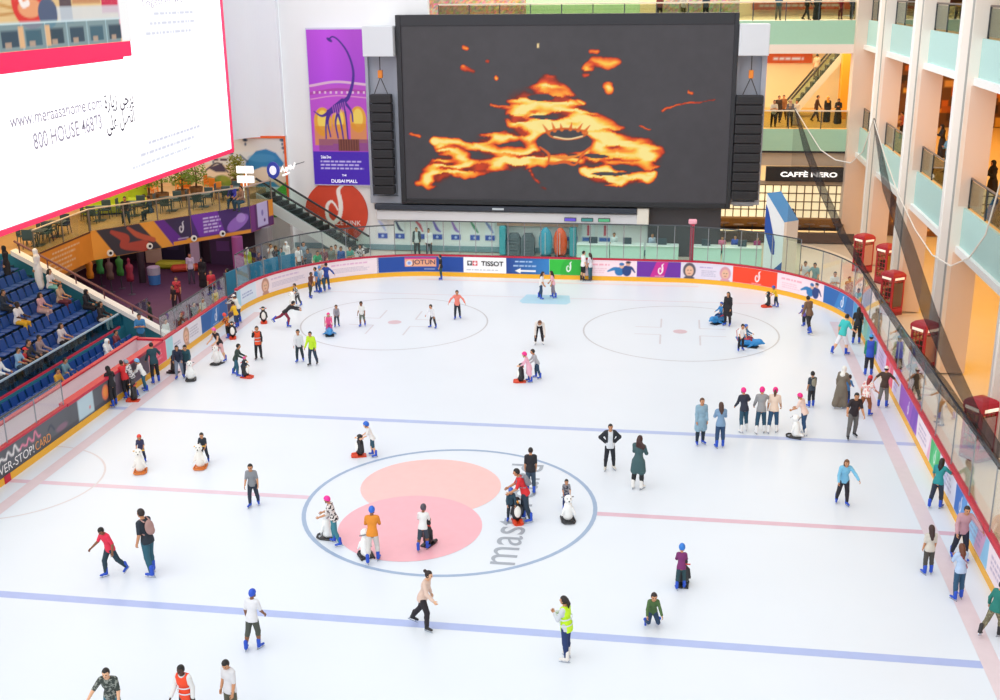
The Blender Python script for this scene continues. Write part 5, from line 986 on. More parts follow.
def skeleton(H, pose, kid, skates, head=(0, 0)):
    p = POSES[pose]; J = {}; hk = 1+.28*kid; lk = 1-.06*kid; up = (.075 if skates else .02)
    T = Rx(-p['lean']); pel = np.zeros(3); legs = []
    for i, s in ((0, 1), (1, -1)):
        sw, ab, kn = p['legs'][i]; hip = pel+np.array([s*.047*H, 0, -.02*H])
        def dv(a, b): a, b = R_(a), R_(b); return np.array([s*math.sin(b), math.sin(a)*math.cos(b), -math.cos(a)*math.cos(b)])
        knee = hip+dv(sw, ab)*.24*H*lk; ank = knee+dv(sw-kn, ab*.6)*.225*H*lk; legs.append([hip, knee, ank, sw-kn])
    low = min(l[2][2] for l in legs); base = -low+.045*H+up
    off = np.array([0, 0, base])
    for l in legs: l[:3] = [x+off for x in l[:3]]
    pel = pel+off; U = lambda x, y, z: pel+T@(np.array([x, y, z])*H)
    J.update(T=T, pel=pel, legs=legs, waist=U(0, 0, .1), chest=U(0, .0, .22), neck=U(0, -.002, .315))
    arms = []
    for i, s in ((0, 1), (1, -1)):
        sw, ab, el, inn = p['arms'][i]; sh = U(s*(.097-.008*kid), 0, .285)
        def av(a, b): a, b = R_(a), R_(b); return np.array([s*math.sin(b), math.sin(a)*math.cos(b), -math.cos(a)*math.cos(b)])
        elb = sh+av(sw, ab)*.165*H; wr = elb+av(sw+el, ab-inn if inn else ab*.6)*.145*H; arms.append((sh, elb, wr))
    J['arms'] = arms; hp = p.get('hp', 0)+head[0]; HR = Rz(head[1])@Rx(-(p['lean']*.55+hp)); J['HR'] = HR
    J['head'] = J['neck']+T@np.array([0, .012*H, .03*H])+HR@np.array([0, .01*H, .062*H*hk]); J['hk'] = hk; J['up'] = up; return J
def torso(J, H, e=0., fem=0., fat=1.):
    T = J['T']; P = lambda x, y, z: J['pel']+T@(np.array([x, y, z])*H); R = T; g = fat
    return [('e', P(0, -.004, .0), (.084*H*g+e, .064*H*g+e, .082*H+e), R), ('e', P(0, 0, .1), ((.076-.008*fem)*H*g+e, .055*H*g+e, .1*H+e), R), ('e', P(0, .002, .215), ((.097-.008*fem)*H*g+e, .064*H*g+e, .105*H+e), R),
            ('c', J['arms'][0][0]*.85+J['arms'][1][0]*.15, J['arms'][1][0]*.85+J['arms'][0][0]*.15, .04*H+e, .04*H+e)]
def arm(J, i, H, e=0., upto=1.):
    s, el, w = J['arms'][i]; o = [('c', s, el if upto >= .5 else s+(el-s)*upto*2, .03*H+e, .024*H+e)]
    if upto > .5: q = el+(w-el)*((upto-.5)*2); o.append(('c', el, q, .027*H+e, .019*H+e if upto >= .99 else .021*H+e))
    return o
def leg(J, i, H, e=0., upto=1.):
    h, k, a, _ = J['legs'][i]; o = [('c', h, h+(k-h)*min(1, upto*2), .055*H+e, .055*H+(.039*H-.055*H)*min(1, upto*2)+e)]
    if upto > .5: t = (upto-.5)*2; m = k+(a-k)*min(t, .35)+np.array([0, -.006*H, 0]); o += [('c', k, m, .038*H+e, .037*H+e), ('c', m, k+(a-k)*t, .037*H+e, .025*H+e)]
    return o
NP = [0]
def person(loc, H, face, pose='stand', top=('shirt', 'ffffff', 'tee'), bot=('trousers', '2a3040', 1.), skin='m', hair=('short', '1c1614'), hat=None, shoes='skate', shoecol='1f4fc4', kid=None, fem=0., extra=(), label='', group=None, head=(0, 0), fat=1., flip=False):
    """loc: where the feet (or seat) rest; face: heading in degrees, 0 away from the camera, 90 left, 180 towards it"""
    kid = (1. if H < 1.25 else .5 if H < 1.45 else 0.) if kid is None else kid
    if flip and pose in POSES: POSES.setdefault(pose+'_', {**POSES[pose], 'legs': POSES[pose]['legs'][::-1], 'arms': POSES[pose]['arms'][::-1]}); pose = pose+'_'
    J = skeleton(H, pose, kid, shoes == 'skate', head); r = empty('person', loc, R_(face), label, 'person', group); M = None
    if POSES[pose].get('seat'): M = Matrix.Translation((0, -.05, .06*H-J['pel'][2])); 
    if M is not None: sh = np.array([0, -.05, .06*H-J['pel'][2]+.02]); J['pel'] = J['pel']+sh; J['waist'] += sh; J['chest'] += sh; J['neck'] += sh; J['head'] += sh; J['arms'] = [tuple(x+sh for x in a) for a in J['arms']]; J['legs'] = [[x+sh for x in l[:3]]+[l[3]] for l in J['legs']]
    h = .021 if H > 1.2 else .018; hk = J['hk']; hr = (.046*H*hk, .057*H*hk, .066*H*hk); HR = J['HR']; hc = J['head']; Hd = lambda x, y, z: hc+HR@(np.array([x*hr[0], y*hr[1], z*hr[2]]))
    body = torso(J, H, 0, fem, fat)+arm(J, 0, H)+arm(J, 1, H)+leg(J, 0, H)+leg(J, 1, H)+[('c', J['neck']-J['T']@np.array([0, 0, .03*H]), hc-HR@np.array([0, .01*H, .02*H]), .031*H, .03*H)]
    V, F = snet(field(body, .014*H), *bounds(body, h*1.6), h); V = [V]; F = [F]; mi = [np.zeros(len(F[0]), int)]; nv = len(V[0])
    hd = [('e', hc, hr, HR), ('e', Hd(0, .28, -.55), (hr[0]*.72, hr[1]*.62, hr[2]*.5), HR), ('c', Hd(0, .95, .05), Hd(0, 1.12, -.22), .006*H, .0085*H), ('e', Hd(1.0, -.05, -.05), (.006*H, .012*H, .018*H), HR), ('e', Hd(-1.0, -.05, -.05), (.006*H, .012*H, .018*H), HR)]
    v2, f2 = snet(field(hd, .008*H), *bounds(hd, .02), .0115 if H > 1.2 else .0105); c = v2[f2].mean(1); loc_ = (c-hc)@HR/np.array(hr); m2 = np.zeros(len(f2), int); fr = loc_[:, 1] > .45
    m2[fr & (np.hypot((np.abs(loc_[:, 0])-.4)/.2, (loc_[:, 2]-.06)/.12) < 1)] = 1; m2[fr & (np.hypot(loc_[:, 0]/.36, (loc_[:, 2]+.5)/.09) < 1)] = 2
    V.append(v2); F.append(f2+nv); mi.append(m2); nv += len(v2)
    for i, s in ((0, 1), (1, -1)):
        el, wr = J['arms'][i][1], J['arms'][i][2]; hv, hf = HANDS[s]; X = frame_to(wr-el); k = H/1.75*(1+.1*kid); q = wr+(hv*k)@X.T; V.append(q); F.append(np.array([x if len(x) == 4 else x[:4] for x in hf], dtype=int)+nv); mi.append(np.zeros(len(hf), int)); nv += len(q)
    link('body', meshdata('body', np.concatenate(V), np.concatenate(F), True, np.concatenate(mi)), [mat(SKINS[skin], .55), EYE, LIP], r)
    # clothing
    e = .0075*H
    if top:
        nm, col, cut = top[:3]; m = mat(col, .75, noise=.12, scale=14) if len(top) < 4 else patterned(col, top[3]); up = {'tee': .46, 'long': .97, 'vest': .08, 'coat': .97, 'robe': .95, 'dress': .9}[cut]
        pr = torso(J, H, e, fem, fat*(1.04 if cut in ('coat', 'robe') else 1.))+arm(J, 0, H, e, up)+arm(J, 1, H, e, up); P = lambda x, y, z: J['pel']+J['T']@(np.array([x, y, z])*H)
        hem = {'coat': 9, 'robe': 9, 'dress': 9}.get(cut, .055 if cut != 'long' else .065); pr.append(('e', P(0, -.004, -.03), (.1*H*fat+e*1.1, .074*H*fat+e*1.1, .17*H), J['T']))
        if cut in ('coat', 'robe', 'dress'):
            for i in (0, 1):
                a, k_, q, _ = J['legs'][i]; pr.append(('c', a, k_ if cut != 'coat' else a+(k_-a)*.75, .072*H+e, .075*H+e))
                if cut == 'robe': pr.append(('c', k_, q+np.array([0, 0, .03]), .075*H, .085*H)); pr.append(('c', k_, (J['legs'][0][2]+J['legs'][1][2])/2, .07*H, .07*H))
            mid = (J['legs'][0][1]+J['legs'][1][1])/2; pr.append(('c', J['pel'], mid*.9+J['pel']*.1 if cut != 'coat' else mid*.6+J['pel']*.4, .08*H+e, .085*H+e))
        nk = J['neck']; shape(nm, pr, m, r, h, .016*H, cut=lambda p: np.maximum(.045*H-np.linalg.norm(p-(nk+J['T']@np.array([0, .015*H, .035*H])), axis=1), np.where(np.abs((p-J['pel'])@J['T'][:, 0]) < .125*H, -((p-J['pel'])@J['T'][:, 2])-hem*H, -1.)))
    if bot:
        nm, col, ln = bot[:3]; pr = []
        pr.append(('e', J['pel'], (.088*H*fat+e*.5, .066*H*fat+e*.5, .07*H), J['T']))
        for i in (0, 1): pr += leg(J, i, H, .006*H, ln)
        if nm == 'skirt': mid = (J['legs'][0][1]+J['legs'][1][1])/2; pr.append(('c', J['pel'], mid, .08*H, .12*H))
        shape(nm, pr, mat(col, .8, noise=.15, scale=12) if len(bot) < 4 else patterned(col, bot[3]), r, h, .01*H)
    # footwear
    ks = H/1.72*(1.1 if kid else 1.)
    for i, s in ((0, 1), (1, -1)):
        a, kx = J['legs'][i][2], J['legs'][i][3]; pit = min(0, max(-55, (kx+14)*1.1)) if kx < -14 else 0; pit = 0 if POSES[pose].get('seat') else pit
        R3 = Rz(-s*(9+(14 if shoes == 'skate' else 0)*.5))@Rx(pit); hs = (.045*H+(.075 if shoes == 'skate' else .02)); o = a-R3@np.array([0, 0, hs]); Mx = Matrix([[*(R3[q]*ks), o[q]] for q in range(3)]+[[0, 0, 0, 1]])
        nm = 'ice_skate' if shoes == 'skate' else 'shoe'; key = ('boot', nm, shoecol)
        if key not in PROTO: v, f = BOOT if shoes == 'skate' else SHOE; me = meshdata(nm, v, f, True); me.materials.append(mat(shoecol, .4)); PROTO[key] = me
        bo = bpy.data.objects.new(nm, PROTO[key]); COL.objects.link(bo); bo.parent = r; bo.matrix_local = Mx
        if shoes == 'skate':
            if not BLADE.materials: BLADE.materials.append(mat('b8bec8', .25, .9))
            bl = bpy.data.objects.new('blade', BLADE); COL.objects.link(bl); bl.parent = bo
    # hair and headgear
    if hair:
        st, col = hair; hx = [('e', Hd(0, -.1, .12), (hr[0]*1.13, hr[1]*1.08, hr[2]*1.05), HR)]
        if st == 'bun': hx.append(('e', Hd(0, -1.25, .75), (.028*H,)*3, HR))
        if st in ('long', 'flow'): hx += [('c', Hd(0, -.55, -.1), Hd(0, -.95, -1.6), .05*H, .05*H), ('c', Hd(.45, -.4, -.2), Hd(.5, -.6, -1.5), .035*H, .03*H), ('c', Hd(-.45, -.4, -.2), Hd(-.5, -.6, -1.5), .035*H, .03*H), ('c', Hd(0, -.95, -1.5), Hd(0 if st == 'long' else 1.4, -1.3, -2.6 if st == 'long' else -2.0), .05*H, .028*H)]
        if st == 'flow': hx += [('c', Hd(0, -.9, -.4), Hd(3.2, -2.2, -1.5), .045*H, .018*H), ('c', Hd(0, -.9, -.9), Hd(2.6, -2., -2.2), .045*H, .015*H)]
        if st == 'pony': hx += [('c', Hd(0, -1.0, .4), Hd(0, -1.45, -.6), .024*H, .026*H), ('c', Hd(0, -1.45, -.6), Hd(0, -1.2, -2.0), .026*H, .012*H)]
        cutf = lambda p: -np.maximum(np.maximum(-((p-hc)@HR)[:, 1]+hr[1]*.28, ((p-hc)@HR)[:, 2]-hr[2]*.52), -((p-hc)@HR)[:, 2]-hr[2]*1.4)
        cut2 = (lambda p: np.maximum(cutf(p), -((p-hc)@HR)[:, 2]-hr[2]*.42)) if st in ('short', 'bun', 'pony') and False else cutf
        if st in ('short',): cut2 = lambda p: np.maximum(cutf(p), -((p-hc)@HR)[:, 2]-hr[2]*.45+np.maximum(0, ((p-hc)@HR)[:, 1])*1.2)
        shape('hair', hx, mat(col, .5), r, .0125, .012*H, cut2)
    if hat:
        kd, col = hat
        if kd == 'helmet':
            o = shape('helmet', [('e', Hd(0, -.05, .2), (hr[0]*1.3, hr[1]*1.25, hr[2]*1.18), HR)], mat(col, .3), r, .0125, .01, lambda p: -((p-hc)@HR)[:, 2]+hr[2]*(.0+.5*np.clip(((p-hc)@HR)[:, 1]/hr[1], -1, 1)))
            b = MB(); b.tube([Hd(1.1, .15, .0), Hd(.8, .5, -.8), Hd(0, .7, -1.12), Hd(-.8, .5, -.8), Hd(-1.1, .15, .0)], .006*H, 4); b.build('chin_strap', mat('2a2a2e'), o)
        elif kd == 'cap':
            o = shape('cap', [('e', Hd(0, -.05, .2), (hr[0]*1.17, hr[1]*1.12, hr[2]*1.05), HR)], mat(col, .6), r, .0125, .01, lambda p: -((p-hc)@HR)[:, 2]+hr[2]*.25)
            b = MB(); v = [Hd(x, y, .33) for x, y in ((-.9, .7), (-.6, 1.6), (0, 1.85), (.6, 1.6), (.9, .7))]; b.add(v+[q+HR@np.array([0, 0, .008]) for q in v], [(4, 3, 2, 1, 0), (5, 6, 7, 8, 9), (0, 1, 6, 5), (1, 2, 7, 6), (2, 3, 8, 7), (3, 4, 9, 8), (4, 0, 5, 9)]); b.build('peak', mat(col, .6), o)
        elif kd == 'scarf':
            shape('headscarf', [('e', Hd(0, -.1, .05), (hr[0]*1.24, hr[1]*1.18, hr[2]*1.15), HR), ('c', Hd(0, -.2, -.8), J['neck']-J['T']@np.array([0, 0, .05*H]), .05*H, .085*H)], mat(col, .8, noise=.1), r, .017, .02*H, lambda p: .95*(hr[0]*.92)-np.hypot(np.linalg.norm(p-Hd(0, 1.05, -.1), axis=1), 0))
        elif kd == 'hood': shape('hood', [('e', Hd(0, -.12, .08), (hr[0]*1.3, hr[1]*1.22, hr[2]*1.17), HR), ('c', Hd(0, -.4, -.7), J['neck']-J['T']@np.array([0, .03*H, .02*H]), .045*H, .07*H)], mat(col, .8), r, .015, .02*H, lambda p: .9*hr[0]-np.linalg.norm(p-Hd(0, 1.05, -.05), axis=1))
    T = J['T']; C = lambda x, y, z: J['pel']+T@(np.array([x, y, z])*H)
    for ex in extra:
        if ex[0] == 'backpack':
            o = shape('backpack', [('e', C(0, -.105, .2), (.075*H, .05*H, .115*H), T), ('e', C(0, -.14, .15), (.055*H, .03*H, .06*H), T)], mat(ex[1], .7, noise=.15), r, .018, .02)
            b = MB()
            for s in (-1, 1): b.tube([C(s*.05, -.08, .29), C(s*.06, .0, .335), C(s*.06, .078, .25), C(s*.07, .05, .14), C(s*.075, -.05, .1)], .011*H, 5)
            b.build('strap', mat(ex[1], .7), o)
        elif ex[0] in ('vest', 'gilet'):
            pr = torso(J, H, .016*H, fem, fat)+[('e', C(0, -.004, -.03), (.1*H*fat+.016*H, .074*H*fat+.016*H, .19*H), T)]; o = shape('safety_vest' if ex[0] == 'vest' else 'gilet', pr, mat(ex[1], .6, emit=0), r, h, .016*H, lambda p: np.maximum(np.maximum(np.abs((p-J['pel'])@T[:, 0])-.088*H, .055*H-np.linalg.norm(p-(J['neck']+T@np.array([0, .02*H, .03*H])), axis=1)), -((p-J['pel'])@T[:, 2])-.085*H))
            b = MB()
            for z in (.03, .13) if ex[0] == 'vest' else ():
                q = [C((.119+.004*(z > .1))*math.cos(a), .0945*math.sin(a), z) for a in np.linspace(0, 2*math.pi, 21)]; n = len(q); v = q+[x+T@np.array([0, 0, .022*H]) for x in q]; b.add(v, [(i, i+1, n+i+1, n+i) for i in range(n-1)])
            if ex[0] == 'vest': b.build('reflective_band', mat('d8dce0', .3), o)
        elif ex[0] == 'bag': o = shape('shoulder_bag', [('e', C(.11, .03, .02), (.03*H, .05*H, .045*H), T)], mat(ex[1], .5), r, .016, .01); b = MB(); b.tube([C(.1, .03, .05), C(.05, .08, .18), C(-.06, .06, .3), C(-.06, -.06, .3), C(.06, -.085, .15), C(.1, .0, .05)], .006*H, 4); b.build('strap', mat(ex[1]), o)
        elif ex[0] == 'jacket':    # open dark jacket with paler front
            shape('open_jacket', torso(J, H, .016*H, fem, fat)+arm(J, 0, H, .016*H)+arm(J, 1, H, .016*H), mat(ex[1], .7), r, h, .016*H, lambda p: np.maximum(np.minimum(.05*H-np.abs((p-J['pel'])@T[:, 0]), ((p-J['pel'])@T[:, 1])), .05*H-np.linalg.norm(p-(J['neck']+T@np.array([0, .02*H, .03*H])), axis=1)))
    return r, J
PROTO = {}
def patterned(c1, c2):
    key = ('pat', c1, c2)
    if key in MATS: return MATS[key]
    m = bpy.data.materials.new('patterned_cloth'); m.use_nodes = True; nt = m.node_tree; b = nt.nodes['Principled BSDF']; tc = nt.nodes.new('ShaderNodeTexCoord'); v = nt.nodes.new('ShaderNodeTexNoise'); v.inputs['Scale'].default_value = 16
    r = nt.nodes.new('ShaderNodeValToRGB'); r.color_ramp.interpolation = 'CONSTANT'; r.color_ramp.elements[0].color = (*lin(c1), 1); r.color_ramp.elements[1].color = (*lin(c2), 1); r.color_ramp.elements[1].position = .53
    nt.links.new(tc.outputs['Object'], v.inputs['Vector']); nt.links.new(v.outputs['Fac'], r.inputs[0]); nt.links.new(r.outputs[0], b.inputs['Base Color']); b.inputs['Roughness'].default_value = .8; MATS[key] = m; return m
def headtop(H, pose, kid, skates):
    J = skeleton(H, pose, kid, skates); return J['head'][2]+.066*H*J['hk']
def onice(fx, fy, hy, face, pose='stand', Hlim=None, z=0., **kw):
    """stand a person so that the feet meet the floor at (fx, fy) and the head reaches row hy of the photograph"""
    g = onz(fx, fy, z); d = ray(fx, hy); nh = np.array([CF[0], CF[1]]); t = ((g[:2]-CC[:2])@nh)/(d[:2]@nh); ztop = CC[2]+t*d[2]-z
    sk = kw.get('shoes', 'skate') == 'skate'; H = kw.pop('H', None)
    if H is None:
        H = 1.6
        for _ in range(4): k = 1. if H < 1.25 else .5 if H < 1.45 else 0.; H = H*ztop/headtop(H, pose, k, sk)
    return person((g[0], g[1], z), H, face, pose, **kw)
# ---- skating aids
def eyespots(b, pts, r):
    for p in pts: b.lathe([(r, -r*.4), (r*1.0, 0), (r*.6, r*.7), (r*.1, r)], p, 8)
def penguin(base='d8421e'):
    r = empty('penguin_skate_aid'); shape('body', [('c', (0, 0, .19), (0, 0, .5), .145, .12), ('e', (0, .0, .7), (.105, .105, .11)), ('c', (.13, 0, .48), (.18, -.04, .25), .04, .026), ('c', (-.13, 0, .48), (-.18, -.04, .25), .04, .026)], mat('1f1f24', .35), r, .022, .05)
    shape('white_belly', [('e', (0, .065, .34), (.105, .1, .24)), ('e', (.045, .085, .71), (.032, .03, .04)), ('e', (-.045, .085, .71), (.032, .03, .04))], mat('f6f4ee', .4), r, .02, .02)
    b = MB(); b.tube([(0, .085, .7), (0, .18, .68)], [.04, .008], 8); b.build('beak', mat('f09a20', .4), r)
    b = MB(); b.prism([(-.14, -.2), (.14, -.2), (.16, .16), (.09, .32), (-.09, .32), (-.16, .16)], .0, .045); b.tube([(.1, .1, .06), (.1, .3, .05)], [.07, .05], 8); b.tube([(-.1, .1, .06), (-.1, .3, .05)], [.07, .05], 8); b.build('sliding_base', mat(base, .4), r)
    b = MB(); b.tube([(-.17, -.1, .68), (.17, -.1, .68)], .02, 6); b.build('handlebar', mat('d83a2a', .4), r); return r
def seal(body='f6f6f4', base='2a2a2e'):
    r = empty('seal_skate_aid'); shape('body', [('c', (0, -.02, .16), (0, 0, .5), .15, .125), ('e', (0, .02, .72), (.125, .13, .125)), ('e', (0, .13, .69), (.07, .06, .05)), ('c', (.13, .05, .42), (.2, .09, .22), .042, .026), ('c', (-.13, .05, .42), (-.2, .09, .22), .042, .026), ('c', (0, -.1, .12), (0, -.26, .1), .085, .05)], mat(body, .4), r, .022, .045)
    b = MB(); b.tube([(0, .17, .705), (0, .2, .7)], [.026, .016], 8); b.tube([(.05, .115, .77), (.055, .15, .77)], [.02, .01], 6); b.tube([(-.05, .115, .77), (-.055, .15, .77)], [.02, .01], 6); b.build('nose_and_eyes', mat('1c1c20', .3), r)
    b = MB(); q = [(.18, -.26, .03), (.2, .14, .03), (.14, .27, .04), (0, .31, .05), (-.14, .27, .04), (-.2, .14, .03), (-.18, -.26, .03)]; b.tube(q, .03, 6); b.box((-.15, -.22, .01), (.15, .18, .05)); b.build('sliding_base', mat(base, .4), r)
    b = MB(); b.tube([(-.19, -.12, .72), (.19, -.12, .72)], .02, 6); b.build('handlebar', mat('e8b23a' if base != '2a2a2e' else '8a8a90', .4), r); return r
def sled():
    r = empty('dolphin_sled'); shape('body', [('c', (0, -.35, .22), (0, .35, .26), .2, .2), ('e', (0, .55, .34), (.16, .2, .16)), ('c', (0, .7, .3), (0, .82, .28), .07, .05), ('c', (0, -.5, .25), (0, -.68, .42), .1, .05), ('c', (.2, .2, .15), (.36, .05, .06), .06, .03), ('c', (-.2, .2, .15), (-.36, .05, .06), .06, .03)], mat('2a86c8', .35), r, .026, .06)
    b = MB(); b.box((-.24, -.5, .0), (.24, .5, .05), .02); b.build('runner', mat('20242c'), r); b = MB(); b.box((-.17, -.42, .4), (.17, .05, .46), .02); b.build('seat_pad', mat('d8405a', .5), r)
    b = MB(); b.tube([(-.2, -.55, .3), (-.2, -.62, .85), (.2, -.62, .85), (.2, -.55, .3)], .02, 6); b.build('push_handle', mat('c03a3a', .4), r); return r
AID = {}
def aid(kind, px, py, face, label, z=0., s=1.):
    mk = {'penguin': penguin, 'redbase': penguin, 'dark': lambda: penguin('2a2a2e'), 'orange': lambda: seal('f6f2ea', 'd8742a'), 'seal': seal, 'sled': sled}[kind]
    if kind not in AID: o = AID[kind] = mk()
    else: o = copy_tree(AID[kind])
    g = onz(px, py, z); o.location = (g[0], g[1], z); o.rotation_euler = (0, 0, R_(face)); o.scale = (s,)*3
    return tag(o, label, 'skating aid', {'sled': 'blue dolphin sleds', 'seal': 'white seal skating aids', 'orange': 'white aids with orange bases'}.get(kind, 'penguin skating aids'))
